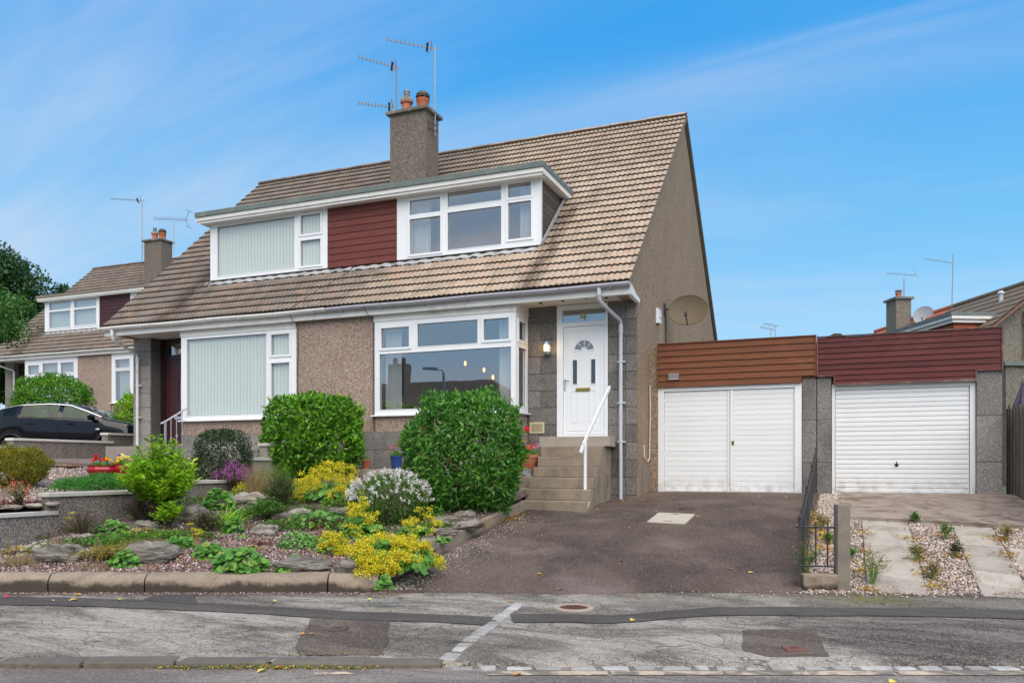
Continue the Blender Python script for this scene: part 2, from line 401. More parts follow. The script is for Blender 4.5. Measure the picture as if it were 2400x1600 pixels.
L_lime = leafm('lime_leaf', [(0, (.12,.28,.012)), (.5, (.24,.48,.02)), (.9, (.36,.60,.035)), (1, (.48,.48,.05))], .38)
L_jun = leafm('juniper_leaf', [(0, (.02,.09,.015)), (.5, (.05,.22,.03)), (1, (.10,.34,.04))])
L_ger = leafm('geranium_leaf', [(0, (.05,.17,.02)), (.6, (.11,.29,.04)), (.93, (.18,.37,.06)), (1, (.34,.36,.08))], .3)
L_olive = leafm('olive_leaf', [(0, (.05,.045,.022)), (.5, (.10,.085,.045)), (.85, (.08,.11,.03)), (1, (.17,.11,.08))])
L_hebe = leafm('hebe_leaf', [(0, (.04,.10,.015)), (.6, (.09,.20,.03)), (1, (.18,.28,.06))])
L_straw = leafm('dry_grass', [(0, (.20,.14,.06)), (.6, (.34,.25,.11)), (1, (.46,.38,.20))])
L_gold = leafm('gold_grass', [(0, (.14,.14,.03)), (.5, (.30,.24,.06)), (1, (.42,.33,.10))])
L_grass = leafm('grass_blade', [(0, (.05,.14,.012)), (.6, (.12,.28,.02)), (1, (.22,.38,.04))])
L_tree = leafm('tree_leaf', [(0, (.010,.035,.010)), (.5, (.022,.075,.016)), (.9, (.045,.12,.025)), (1, (.09,.14,.03))], .2, clump=.5)
L_treelit = leafm('tree_leaf_light', [(0, (.02,.09,.015)), (.6, (.05,.17,.03)), (1, (.14,.24,.04))], .3, clump=.5)
L_conifer = leafm('gold_conifer', [(0, (.06,.10,.008)), (.5, (.19,.22,.015)), (.85, (.34,.29,.02)), (1, (.44,.22,.03))])
L_varieg = leafm('cream_leaf', [(0, (.13,.17,.05)), (.5, (.32,.33,.15)), (1, (.52,.48,.28))])
L_fern = leafm('fern_leaf', [(0, (.04,.12,.015)), (.6, (.09,.22,.03)), (1, (.17,.30,.06))], .35)
def petal(name, stops): return leafm(name, stops, .3, .6, 3, .2, .12)
P_yel = petal('yellow_froth', [(0, (.42,.38,.015)), (.5, (.70,.60,.025)), (1, (.86,.78,.10))])
P_white = petal('white_petal', [(0, (.58,.55,.52)), (.6, (.80,.78,.75)), (1, (.88,.86,.83))])
P_red = petal('red_petal', [(0, (.55,.012,.02)), (1, (.78,.05,.05))])
P_pink = petal('pink_petal', [(0, (.60,.08,.20)), (1, (.80,.25,.36))])
P_coral = petal('coral_petal', [(0, (.66,.06,.04)), (.7, (.75,.12,.09)), (1, (.8,.3,.35))])
P_purp = petal('purple_petal', [(0, (.28,.06,.26)), (.6, (.46,.14,.42)), (1, (.58,.26,.52))])
P_viol = petal('violet_petal', [(0, (.05,.012,.22)), (1, (.12,.03,.36))])
P_lemon = petal('lemon_petal', [(0, (.70,.62,.10)), (1, (.82,.78,.28))])
P_gold = petal('golden_petal', [(0, (.75,.38,.01)), (1, (.82,.58,.02))])
P_brown = petal('dead_flower', [(0, (.20,.11,.035)), (1, (.36,.24,.09))])
L_dead = leafm('fallen_leaf_orange', [(0, (.55,.18,.03)), (1, (.70,.38,.04))], .15)
L_deady = leafm('fallen_leaf_yellow', [(0, (.66,.46,.04)), (1, (.74,.60,.12))], .15)
bark = simple('bark', (.07,.05,.035), .95, var=.3, scale=14, bump=.8, bscale=30)
twig = simple('twig', (.06,.04,.025), .95, var=.3)

# ------------------------------------------------------------------ ground shapes
def drive_z(s, d):
    dG = (15.5-s*sa)/ca; t = min(1, max(0, (d-8.74)/(dG-8.74)))
    z = .08+.875*(1-(1-t)**1.8)
    x, y = s*ca-d*sa, s*sa+d*ca
    z -= .10*math.exp(-((x+3.55)**2/.9+(y-14.1)**2/.6))
    return z
def garden_z(s, d): return max(.25, min(1.42, .27+.165*(d-8.95)))+.03*mnoise.noise((s*1.4, d*1.4, 0))
def pave_z(s, d): return .04+.015*(d-6.0)-(.026*max(0, 1-(d-5.86)/.06) if s > -.52 else 0)
def left_z(s, d): return max(.6, min(1.62, 1.0+.085*(d-11)))
def xy_z(fn, x, y): return fn(*to_street(x, y))
def grid(name, xs, ys, fn, mat, conv=None, kind='structure', parent=None, label=None):
    V = []; F = []
    for y in ys:
        for x in xs:
            V.append(fn(x, y))
    n = len(xs)
    for j in range(len(ys)-1):
        for i in range(n-1): F.append((j*n+i, j*n+i+1, (j+1)*n+i+1, (j+1)*n+i))
    return npmesh(name, V, F, mat, parent, kind, label)
lin = lambda a, b, n: [a+(b-a)*i/(n-1) for i in range(n)]

# ground materials
def asphalt(name, base, light, dark_, crack=1., speck=.3, brown=None, scale=1.0, weather=(.42, .62), relaid=False):
    t = NT(name)
    g = t.noise(120, 5, .85); sp = t.bw(t.voro(110))
    w = t.noise(1.1*scale, 10, .74, 1.2, t.map((.42, 1.2, 1), (0, 0, -VIEW)), *weather)
    col = t.mix(w, base, light)
    if relaid:                         # newer brown-grey tarmac towards the right end, older tan strip by the drive
        xyz = t.sep(); s_ = t.math('ADD', t.math('MULTIPLY', xyz[0], ca), t.math('MULTIPLY', xyz[1], sa)); d_ = t.math('SUBTRACT', t.math('MULTIPLY', xyz[1], ca), t.math('MULTIPLY', xyz[0], sa))
        wob = t.math('MULTIPLY', t.math('SUBTRACT', t.noise(.9, 6, .65, .6), .5), 2.4)
        newer = t.ramp(t.math('ADD', s_, wob), 2.35, 2.75)
        dk = t.mix(t.noise(1.6, 8, .72, .8, t.map((.4, 1.3, 1), (0, 0, -VIEW), (3, 1, 0)), .4, .66), (.060,.048,.040), (.20,.175,.15))
        col = t.mix(t.math('MULTIPLY', newer, .9), col, dk)
        tan = t.math('MULTIPLY', t.ramp(t.math('ADD', d_, t.math('MULTIPLY', wob, .15)), 7.9, 8.05), t.ramp(t.math('ADD', s_, t.math('MULTIPLY', wob, .2)), .9, 1.0))
        col = t.mix(t.math('MULTIPLY', tan, .55), col, (.20,.175,.13))
        worn = t.noise(.7, 9, .75, 1.4, t.map((.5, 1.4, 1), (0, 0, -VIEW), (8, 4, 0)), .50, .62)
        col = t.mix(t.math('MULTIPLY', worn, .6), col, (.075,.064,.054))
        edge = t.math('MULTIPLY', t.ramp(t.math('ADD', d_, t.math('MULTIPLY', wob, .12)), 8.35, 8.7), t.noise(2.5, 7, .7, .5, None, .4, .62))
        col = t.mix(t.math('MULTIPLY', edge, .7), col, (.055,.047,.04))
        mz = t.math('MULTIPLY', t.ramp(t.math('ABSOLUTE', t.math('SUBTRACT', s_, 3.75)), .15, .6, 1, 0), t.ramp(d_, 7.9, 8.3)); col = t.mix(t.math('MULTIPLY', t.math('MULTIPLY', mz, t.noise(5, 6, .7, 0, None, .42, .6)), .85), col, (.15,.135,.02))
    if brown: col = t.mix(t.math('MULTIPLY', t.noise(.45, 5, .6, .4, t.map((1, 1, 1), (0, 0, 0), (4, 7, 0)), .44, .66), .9), col, brown)
    col = t.val(col, .45, 1.55, t.ramp(g, .3, .7))
    col = t.val(col, .72, 1.28, t.noise(28, 3, .7))
    col = t.mix(t.math('MULTIPLY', t.ramp(sp, .86, .97), speck), col, (.50,.47,.42))
    col = t.mix(t.math('MULTIPLY', t.ramp(sp, .16, .05), .6), col, dark_)
    if crack:
        wv = t.N.new('ShaderNodeTexNoise'); wv.inputs['Scale'].default_value = 1.8; wv.inputs['Detail'].default_value = 6; t.K.new(t.pos, wv.inputs[0])
        ad = t.N.new('ShaderNodeVectorMath'); ad.operation = 'MULTIPLY_ADD'
        t.K.new(wv.outputs['Color'], ad.inputs[0]); ad.inputs[1].default_value = (.9, .9, 0)
        t.K.new(t.map((.75, 1.5, 1), (0, 0, -VIEW)), ad.inputs[2])
        e = t.voro(1.9, 'DISTANCE_TO_EDGE', 'Distance', ad.outputs[0]); e2 = t.voro(7.5, 'DISTANCE_TO_EDGE', 'Distance', ad.outputs[0])
        patchy = t.noise(.9, 4, .6, 0, None, .40, .60)
        c1_ = t.math('MULTIPLY', t.ramp(e, .0, .013, 1, 0), .65); c2_ = t.math('MULTIPLY', t.math('MULTIPLY', t.ramp(e2, .004, .05, 1, 0), patchy), .6)
        cr = t.math('MULTIPLY', t.math('MAXIMUM', c1_, c2_), crack)
        col = t.mix(cr, col, dark_)
        h = t.math('SUBTRACT', t.math('MULTIPLY', g, .5), cr)
    else: h = g
    t.bump(h, .7, .012)
    return t.done(col, .9, .25)
pave_m = asphalt('weathered_pavement_asphalt', (.15,.13,.108), (.36,.33,.285), (.026,.022,.018), 1.0, .5, weather=(.38, .60), relaid=True)
pave_d = asphalt('brown_pavement_asphalt', (.075,.062,.053), (.15,.13,.115), (.02,.018,.016), .5, .35)
trench_m = asphalt('trench_tarmac', (.078,.068,.062), (.11,.097,.088), (.03,.028,.026), 0, .12)
patch_m = asphalt('brown_patch', (.085,.066,.054), (.16,.125,.10), (.025,.02,.017), .25, .3)
patch_l = asphalt('grey_patch', (.21,.195,.16), (.35,.335,.29), (.05,.045,.04), .5, .3)
road_m = asphalt('road_asphalt', (.15,.13,.115), (.27,.24,.21), (.04,.037,.034), .15, .4)
def drive_material():
    t = NT('drive_tarmac'); g = t.noise(190, 4, .75); sp = t.bw(t.voro(230)); sp2 = t.bw(t.voro(120))
    col = t.mix(t.noise(.75, 6, .62, .4, None, .38, .66), (.062,.041,.031), (.12,.085,.068))
    col = t.mix(t.math('MULTIPLY', t.noise(.55, 4, .5, .3, t.map((.8, 1.2, 1), (0, 0, 0), (3.3, .2, 0)), .55, .74), .8), col, (.22,.165,.155))
    col = t.mix(t.math('MULTIPLY', t.noise(1.1, 7, .65, .8, t.map((1, 1, 1), (0, 0, 0), (9, 2, 0)), .50, .66), .8), col, (.034,.026,.022))
    col = t.val(col, .40, 1.6, t.ramp(g, .3, .7))
    col = t.mix(t.math('MULTIPLY', t.ramp(sp, .86, .95), .5), col, (.40,.35,.30))
    col = t.mix(t.math('MULTIPLY', t.ramp(sp2, .965, .99), .45), col, (.55,.50,.44))
    t.bump(g, .8, .01); return t.done(col, .82, .3)
drive_m = drive_material()
def gravel_mat(name, stops, scale=40, bs=1.):
    t = NT(name); vv = t.map((1, 1, .4)); c = t.bw(t.voro(scale, vec=vv)); e = t.voro(scale, 'DISTANCE_TO_EDGE', 'Distance', vv)
    col = t.cramp(c, stops); col = t.mix(t.ramp(e, 0, .12, .85, 0), col, tuple(x*.3 for x in stops[1][1]))
    col = t.val(col, .7, 1.2, t.noise(1.6, 5, .6))
    t.bump(t.ramp(e, 0, .35), bs, .02); return t.done(col, .9, .25)
gravel_m = gravel_mat('plum_gravel', [(0, (.10,.06,.055)), (.4, (.20,.13,.12)), (.75, (.33,.24,.225)), (1, (.52,.46,.44))])
gravel_p = gravel_mat('pink_gravel', [(0, (.20,.15,.12)), (.35, (.34,.265,.225)), (.7, (.46,.375,.325)), (1, (.60,.53,.47))], 46)
def stones_attr(name, stops, rough=.85):
    t = NT(name); col = t.cramp(t.island(), stops); col = t.val(col, .8, 1.15, t.noise(40, 3)); return t.done(col, rough, .3)
chips_plum = stones_attr('gravel_chip_plum', [(0, (.10,.055,.05)), (.5, (.23,.15,.14)), (.85, (.36,.27,.25)), (1, (.6,.56,.53))])
chips_pink = stones_attr('gravel_chip_pink', [(0, (.22,.145,.115)), (.5, (.42,.335,.29)), (1, (.64,.57,.51))])
barkchip = stones_attr('bark_chip', [(0, (.10,.022,.012)), (.5, (.24,.055,.025)), (1, (.38,.14,.07))])
def kerb_material():
    t = NT('kerb_concrete'); col = t.val((.29,.235,.18), .7, 1.25, t.noise(5, 7, .65)); col = t.val(col, .65, 1.35, t.ramp(t.noise(120, 4, .8), .3, .7)); col = t.val(col, .8, 1.15, t.noise(22, 5, .7)); col = t.val(col, .92, 1.08, t.objrand())
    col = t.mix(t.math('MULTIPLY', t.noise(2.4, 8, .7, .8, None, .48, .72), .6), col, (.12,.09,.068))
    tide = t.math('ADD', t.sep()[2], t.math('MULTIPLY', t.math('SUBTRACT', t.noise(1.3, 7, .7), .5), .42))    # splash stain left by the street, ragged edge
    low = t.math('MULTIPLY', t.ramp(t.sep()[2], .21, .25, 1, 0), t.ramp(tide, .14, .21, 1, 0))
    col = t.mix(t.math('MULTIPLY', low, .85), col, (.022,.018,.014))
    t.bump(t.math('ADD', t.noise(120, 4, .7), t.math('MULTIPLY', t.noise(12, 5), 1.5)), .7, .008); return t.done(col, .92, .2)
kerb_m = kerb_material()
kerbstone_m = simple('granite_kerb', (.125,.108,.09), .85, var=.25, scale=9, rnd=.12, bump=.7, bscale=120, dirt=(.20,.16,.12), dirt_amt=.5)
sett_m = simple('pale_sett', (.36,.35,.33), .8, var=.22, scale=12, rnd=.28, bump=.7, bscale=100, dirt=(.17,.145,.115), dirt_amt=.75)
cream_line = simple('cream_road_line', (.52,.41,.30), .85, var=.25, scale=18, bump=.5, bscale=150, dirt=(.17,.145,.12), dirt_amt=1.0, dlo=.44, dhi=.60)
slab_m = simple('paving_slab', (.37,.335,.28), .85, var=.16, scale=4, rnd=.12, bump=.3, bscale=150, dirt=(.20,.155,.11), dirt_amt=.8, dlo=.42, dhi=.7)
apron_m = simple('apron_concrete', (.29,.235,.19), .9, var=.38, scale=2.6, bump=.5, bscale=120, dirt=(.12,.085,.06), dirt_amt=.9, dlo=.42, dhi=.66)
step_m = simple('step_concrete', (.27,.22,.165), .9, var=.28, scale=5, bump=.5, bscale=170, dirt=(.085,.065,.042), dirt_amt=.8, dlo=.42, dhi=.78)
coping_m = simple('coping_concrete', (.50,.48,.43), .85, var=.12, scale=5, bump=.3, dirt=(.25,.22,.18), dirt_amt=.5)
coping_w = simple('pale_coping', (.62,.585,.53), .8, var=.08, scale=4, dirt=(.35,.3,.25), dirt_amt=.4)

# one base sheet that reaches the horizon
def base_z(x, y):
    s, d = to_street(x, y)
    if d < 8.7: z = -.12
    elif d < 17 and -17.5 < x < 9: z = .0
    elif x > -9.6: z = xy_z(drive_z, x, y)-.12 if x > -4.7 else min(garden_z(s, d), 1.42)-.15
    else: z = left_z(s, d)-.14
    if d > 18 and s < 4: z = max(z, min(2.9, 1.5+(d-20)*.12))
    return z
near_x = lin(-40, 16, 57); near_y = lin(-16, 50, 67)
xs = [-900, -300, -120, -60]+near_x+[30, 60, 150, 400, 900]; ys = [-900, -300, -100, -40]+near_y+[70, 120, 300, 700, 1300]
grid('ground', xs, ys, lambda x, y: (x, y, base_z(x, y)), simple('rough_ground', (.07,.09,.035), .95, var=.4, scale=3, bump=.6))
def sgrid(name, s0, s1, d0, d1, ns, nd, zf, mat, off=0.0, dfun=None):
    def P(u, v):
        s = s0+(s1-s0)*u
        a, b = (dfun(s) if dfun else (d0, d1)); d = a+(b-a)*v
        return street(s, d, zf(s, d)+off)
    return grid(name, lin(0, 1, ns), lin(0, 1, nd), P, mat)
sgrid('road', -70, 70, -1.6, 5.92, 29, 5, lambda s, d: .0, road_m)
sgrid('opposite_pavement', -70, 70, -4.2, -1.6, 15, 2, lambda s, d: .06, pave_d)
sgrid('pavement', -70, 30, 5.865, 8.78, 201, 24, pave_z, pave_m)
sgrid('pavement_lip', -.52, 30, 5.852, 5.866, 60, 2, lambda s, d: -.012 if d < 5.86 else pave_z(s, d), pave_m)
# driveway and neighbour's drive: sheets between the house-front line and the pavement
def front_y(x, wob=0): return (8.74+x*sa)/ca
def dsheet(name, x0, x1, yb, mat, off, nx=24, ny=30, jag=.05):
    def P(u, v):
        x = x0+(x1-x0)*u; y0 = front_y(x)+jag*mnoise.noise((x*.9, 3.3, 0))-.02; y = y0+(yb-y0)*v
        return (x, y, xy_z(drive_z, x, y)+off)
    return grid(name, lin(0, 1, nx), lin(0, 1, ny), P, mat)
dsheet('driveway', -4.72, -.42, 15.6, drive_m, .012, 40, 50, .12)
m_ = MB()                                # the raised front lip of the tarmac
pl = [(x, front_y(x)+.12*mnoise.noise((x*.9, 3.3, 0))-.02) for x in lin(-4.72, -.42, 40)]
for (x0, y0), (x1, y1) in zip(pl, pl[1:]):
    za = xy_z(drive_z, x0, y0)+.012; zb = xy_z(drive_z, x1, y1)+.012
    m_.add([(x0, y0, za), (x1, y1, zb), (x1, y1-.012, zb-.05), (x0, y0-.012, za-.05)], [(0, 1, 2, 3)])
m_.build('driveway_edge', drive_m, kind='structure')
dsheet('gravel_drive', -.42, 8.0, 15.6, gravel_p, -.015, 40, 50)
def garden_sheet(name, x0, x1, yf, yb, zf, mat, nx, ny):
    def P(u, v):
        x = x0+(x1-x0)*u; y = yf(x)+(yb-yf(x))*v
        return (x, y, xy_z(zf, x, y))
    return grid(name, lin(0, 1, nx), lin(0, 1, ny), P, mat)
garden_sheet('garden_bed', -9.55, -4.78, lambda x: (8.92+x*sa)/ca, 13.9, garden_z, gravel_m, 40, 60)
garden_sheet('left_garden', -17.1, -9.66, lambda x: (8.92+x*sa)/ca, 15.2, left_z, gravel_p, 40, 50)
garden_sheet('hillside', -60, -17.1, lambda x: (8.9+x*sa)/ca, 24.3, lambda s, d: left_z(s, d) if d < 18 else min(2.95, 1.6+(d-18)*.10), simple('drive_slope', (.20,.18,.16), .9, var=.2), 30, 20)
def patch(name, pts, mat, off=.004, zf=pave_z, n=3):
    """flat repair laid on the pavement, outline in street coordinates, edges roughened"""
    P = []
    for i in range(len(pts)):
        a, b = pts[i], pts[(i+1) % len(pts)]
        L = math.hypot(b[0]-a[0], b[1]-a[1]); k = max(1, int(L/.12))
        for j in range(k):
            s = a[0]+(b[0]-a[0])*j/k; d = a[1]+(b[1]-a[1])*j/k
            P.append((s+.035*mnoise.noise((s*3, d*3, 1)), d+.035*mnoise.noise((s*3, d*3, 7))))
    me = bpy.data.meshes.new(name); bm = bmesh.new()
    vs = [bm.verts.new(street(s, d, zf(s, d)+off)) for s, d in P]; bm.faces.new(vs)
    bmesh.ops.triangulate(bm, faces=bm.faces); bmesh.ops.recalc_face_normals(bm, faces=bm.faces)
    for f in bm.faces:
        if f.normal.z < 0: f.normal_flip()
    bm.to_mesh(me); bm.free()
    return link_mesh(name, me, mat, None, 'structure')
PX = lambda u, v: (lambda t: ((u-1204.9)/1900*t, t))((1.45-.05)*1900/(v-1091.6))   # survey point on the pavement, in metres
def pxs(*a): return [PX(u, v) for u, v in a]
TR = [(-40,1413),(200,1417),(400,1424),(620,1434),(760,1443),(900,1449),(1020,1452),(1130,1458),(1162,1459)]
TR2 = [(1200,1452),(1300,1452),(1440,1455),(1540,1446),(1680,1437),(1850,1437),(2050,1438),(2250,1441),(2440,1446)]
def trench(pts, hw=9): return pxs(*[(u, v-hw) for u, v in pts], *[(u, v+hw) for u, v in reversed(pts)])
patch('pavement_trench', trench(TR), trench_m, .008); patch('pavement_trench', trench(TR2), trench_m, .008)
patch('pavement_trench', pxs((380,1394),(470,1391),(455,1412),(470,1424),(330,1412)), trench_m, .012)
patch('pavement_patch', pxs((728,1449),(915,1455),(902,1532),(700,1532),(690,1515),(716,1470)), patch_m)
patch('pavement_patch', pxs((1735,1478),(1910,1474),(1945,1535),(1800,1535),(1745,1520)), patch_m)
#patch('pavement_patch', pxs((1420,1404),(1700,1394),(1960,1392),(1990,1428),(1700,1425),(1430,1442)), patch_l)
#patch('pavement_patch', pxs((1975,1392),(2500,1392),(2500,1436),(2200,1430),(1990,1428)), pave_d)
#patch('pavement_patch', pxs((1960,1452),(2500,1462),(2500,1535),(1990,1535),(1930,1480)), pave_d)
#patch('moss_patch', pxs((1930,1396),(2050,1394),(2075,1412),(2000,1424),(1950,1418)), simple('moss', (.13,.12,.02), .95, var=.4, scale=14), .009)

# ------------------------------------------------------------------ roofs
GM = .9225; TL = .274                    # roof slope (rise over run) and tile gauge along it
cs = 1/math.sqrt(1+GM*GM); TDY = TL*cs
TW = .213
def tile_geo():
    """one interlocking concrete tile, x across, y up the slope, z out of the roof"""
    xs_ = [0, .012, .030, .052, .078, .104, .116, .136, .160, .184, .205, .2125]
    hs_ = [.004, .004, .018, .020, .018, .004, .004, .018, .020, .018, .004, .004]
    V = []; F = []; n = len(xs_); Lr = TL+.035; th = .038
    for x, h in zip(xs_, hs_): V += [(x, 0, h+th), (x, Lr, h), (x, 0, h*.55)]
    for i in range(n-1):
        a, b = 3*i, 3*(i+1)
        F += [(a, b, b+1, a+1), (a+2, b+2, b, a)]
    return V, F
TV, TF = tile_geo()
def roof_m(ox, oy, oz):                  # frame of the front slope at its left eave corner
    ux = Vector((1, 0, 0)); uy = Vector((0, cs, GM*cs)); uz = Vector((0, -GM*cs, cs))
    M = Matrix((ux, uy, uz)).transposed().to_4x4(); M.translation = (ox, oy, oz); return M
def roof(root, x0, x1, eave, ridge, dormer, singles, name='roof'):
    """eave=(y,z), ridge=(y,z); dormer=(xa,xb,ya,yb) hole of tiles"""
    rf = MB()
    y0, z0 = eave; yr, zr = ridge; yb = 2*yr-y0
    rf.add([(x0+.03, y0+.05, z0+.01), (x1-.03, y0+.05, z0+.01), (x1-.03, yr, zr-.03), (x0+.03, yr, zr-.03), (x0+.03, yb, z0), (x1-.03, yb, z0)],
           [(0, 1, 2, 3), (3, 2, 5, 4)])
    R_ = rf.build('roof', felt_brown, root, fixn=False)
    Mw = roof_m(x0, y0, z0); inv = INV[root.name]
    nrow = int(round(math.hypot(yr-y0, zr-z0)/TL)); ncol = int(round((x1-x0)/TW))
    tw = (x1-x0)/ncol
    cand = []
    for j in range(nrow):
        for i in range(ncol):
            X = x0+i*tw; Y = y0+j*TDY
            if dormer and dormer[0]-.02 < X+tw/2 < dormer[1]+.02 and dormer[2]-.16 < Y+TDY/2 < dormer[3]-.1: continue
            dist = math.hypot(X, Y); cand.append((dist, i, j))
    cand.sort()
    me = bpy.data.meshes.new('tile'); me.from_pydata([(x*tw/TW, y, z) for x, y, z in TV], [], TF); me.materials.append(tile_m)
    single = set((i, j) for _, i, j in cand[:singles])
    VV = []; FF = []; tv = np.array([(x*tw/TW, y, z) for x, y, z in TV]); tf = np.array(TF); Mr = np.array(Mw)
    rr = random.Random(3)
    for _, i, j in cand:
        off = np.array([i*tw+rr.uniform(-.0025, .0025), j*TL+rr.uniform(-.004, .004), rr.uniform(0, .004)])
        if (i, j) in single:
            o = bpy.data.objects.new('tile', me); COL.objects.link(o); o.parent = R_
            o.matrix_local = inv @ Mw @ Matrix.Translation(off)
        else:
            FF.append(tf+len(VV)*len(tv)); VV.append((tv+off) @ Mr[:3, :3].T+Mr[:3, 3])
    # back slope, same tiles mirrored
    Mb = np.array(Matrix((Vector((1, 0, 0)), Vector((0, -cs, GM*cs)), Vector((0, GM*cs, cs)))).transposed())
    if VV: npmesh('tiles', np.concatenate(VV), np.concatenate(FF), tile_m, R_, kind='stuff')
    bk = MB(); bk.obox(((x0+x1)/2, (yr+yb)/2+.02, (zr+z0)/2+.03), ((x1-x0)/2, 0, 0), (0, (yb-yr)/2, -(zr-z0)/2), (0, .02, .02)); bk.build('back_slope', tile_m, R_)
    k = int((x1-x0)/.45)
    for q in range(k):
        a = x0+(x1-x0)*q/k; b = x0+(x1-x0)*(q+1)/k-.008
        rg = MB(); arc = [(yr+.13*math.cos(g), zr+.0+.11*math.sin(g)-.03+.006*(q % 2)) for g in lin(R(-10), R(190), 8)]
        rg.prism([(a, p[0], p[1]) for p in arc], (b-a, 0, 0)); rg.build('ridge_tile', tile_m, R_)
    for xx in (x0, x1):
        vg = MB()
        sg = -1 if xx == x0 else 1
        for (ya, za, yb_, zb_) in ((y0+.02, z0-.02, yr, zr-.05), (yr, zr-.05, yb, z0-.03)):
            vg.beam((xx-sg*.03, ya, za-.01), (xx-sg*.03, yb_, zb_-.01), .045, .075, (1, 0, 0))
        vg.build('verge_strip', simple('verge_mortar', (.17,.145,.12), .9, var=.25, scale=6), R_)
    return R_

# ------------------------------------------------------------------ windows
def frame_cells(mb, holes, rect, to3, depth):
    """flat frame with rectangular holes; to3(u, w, n) gives the point, n into the wall"""
    us = sorted({rect[0], rect[1]} | {h[0] for h in holes} | {h[1] for h in holes})
    ws = sorted({rect[2], rect[3]} | {h[2] for h in holes} | {h[3] for h in holes})
    def solid(i, j):
        if i < 0 or j < 0 or i >= len(us)-1 or j >= len(ws)-1: return False
        cu, cw = (us[i]+us[i+1])/2, (ws[j]+ws[j+1])/2
        return not any(h[0] < cu < h[1] and h[2] < cw < h[3] for h in holes)
    for i in range(len(us)-1):
        for j in range(len(ws)-1):
            if not solid(i, j): continue
            a, b, c, d = us[i], us[i+1], ws[j], ws[j+1]
            mb.add([to3(a, c, 0), to3(b, c, 0), to3(b, d, 0), to3(a, d, 0)], [(0, 1, 2, 3)])
            for (ii, jj, p, q) in ((i-1, j, (a, c), (a, d)), (i+1, j, (b, d), (b, c)), (i, j-1, (b, c), (a, c)), (i, j+1, (a, d), (b, d))):
                if not solid(ii, jj):
                    mb.add([to3(*p, 0), to3(*q, 0), to3(*q, depth), to3(*p, depth)], [(0, 1, 2, 3)])
def bead(mb, r, to3, wd=.03, proud=.014, lip=.0):
    a, b, c, d = r; o = wd
    for (u0, u1, w0, w1) in ((a-o, b+o, d, d+o), (a-o, b+o, c-o, c), (a-o, a, c, d), (b, b+o, c, d)):
        P = [to3(u0, w0, 0), to3(u1, w0, 0), to3(u1, w1, 0), to3(u0, w1, 0), to3(u0, w0, -proud), to3(u1, w0, -proud), to3(u1, w1, -proud), to3(u0, w1, -proud)]
        mb.add(P, [(4, 5, 6, 7), (0, 1, 5, 4), (1, 2, 6, 5), (2, 3, 7, 6), (3, 0, 4, 7)])
def window(root, rect, holes, to3, sashes=(), mat=None, gmat=None, depth=.07, label=None, sill=None):
    m = MB(); frame_cells(m, holes, rect, to3, depth)
    for k in sashes: bead(m, holes[k], to3, .045, .020)
    for k in range(len(holes)):
        if k not in sashes: bead(m, holes[k], to3, .014, .006)
    win = m.build('window', mat or white, root, fixn=False, label=label)
    for h in holes:                      # dark gasket round the glass, then the pane
        a, b, c, d = h; g = MB()
        for (u0, u1, w0, w1) in ((a, b, d-.008, d), (a, b, c, c+.008), (a, a+.008, c+.008, d-.008), (b-.008, b, c+.008, d-.008)):
            g.add([to3(u0, w0, .022), to3(u1, w0, .022), to3(u1, w1, .022), to3(u0, w1, .022)], [(0, 1, 2, 3)])
        g.build('gasket', rubber, win, fixn=False)
        p = MB(); p.add([to3(a, c, .03), to3(b, c, .03), to3(b, d, .03), to3(a, d, .03)], [(0, 1, 2, 3)])
        p.build('pane', gmat or glass, win, fixn=False)
    if sill:
        sm = MB(); sm.box(*sill); sm.build('sill', white, win, bevel=.004)
    return win
def blinds(win, x0, x1, z0, z1, y, mat=blind_m, pitch=.089, ang=24, wd=.094, gap=None):
    i = 0; x = x0
    while x < x1-.02:
        if not (gap and gap(x)):
            m = MB(); an = R(ang+random.uniform(-3, 3)); a = Vector((math.cos(an), math.sin(an), 0))*wd/2
            c = Vector((x+pitch/2, y, 0))
            m.add([(c.x-a.x, c.y-a.y, z0), (c.x, c.y-.006, z0), (c.x+a.x, c.y+a.y, z0), (c.x-a.x, c.y-a.y, z1), (c.x, c.y-.006, z1), (c.x+a.x, c.y+a.y, z1)], [(0, 1, 4, 3), (1, 2, 5, 4)])
            m.build('blind_slat', mat, win, fixn=False)
        x += pitch
def room(win, x0, x1, y0, y1, z0, z1, mat=None):
    m = MB(); m.add([(x0,y0,z0),(x1,y0,z0),(x1,y1,z0),(x0,y1,z0),(x0,y0,z1),(x1,y0,z1),(x1,y1,z1),(x0,y1,z1)],
                    [(0,1,2,3),(4,7,6,5),(1,5,6,2),(2,6,7,3),(3,7,4,0)])
    m.build('room', mat or room_m, win, fixn=False)
def curtain(win, x0, x1, y, z0, z1, n=9, amp=.035, mat=curtain_m):
    V = []; F = []
    for i in range(n*4+1):
        x = x0+(x1-x0)*i/(n*4); yy = y+amp*math.sin(i*math.pi/2+.4*math.sin(i))
        V += [(x, yy, z0), (x, yy, z1)]
    for i in range(n*4): F.append((2*i, 2*i+2, 2*i+3, 2*i+1))
    m = MB(); m.add(V, F); m.build('curtain', mat, win, fixn=False, smooth=True)

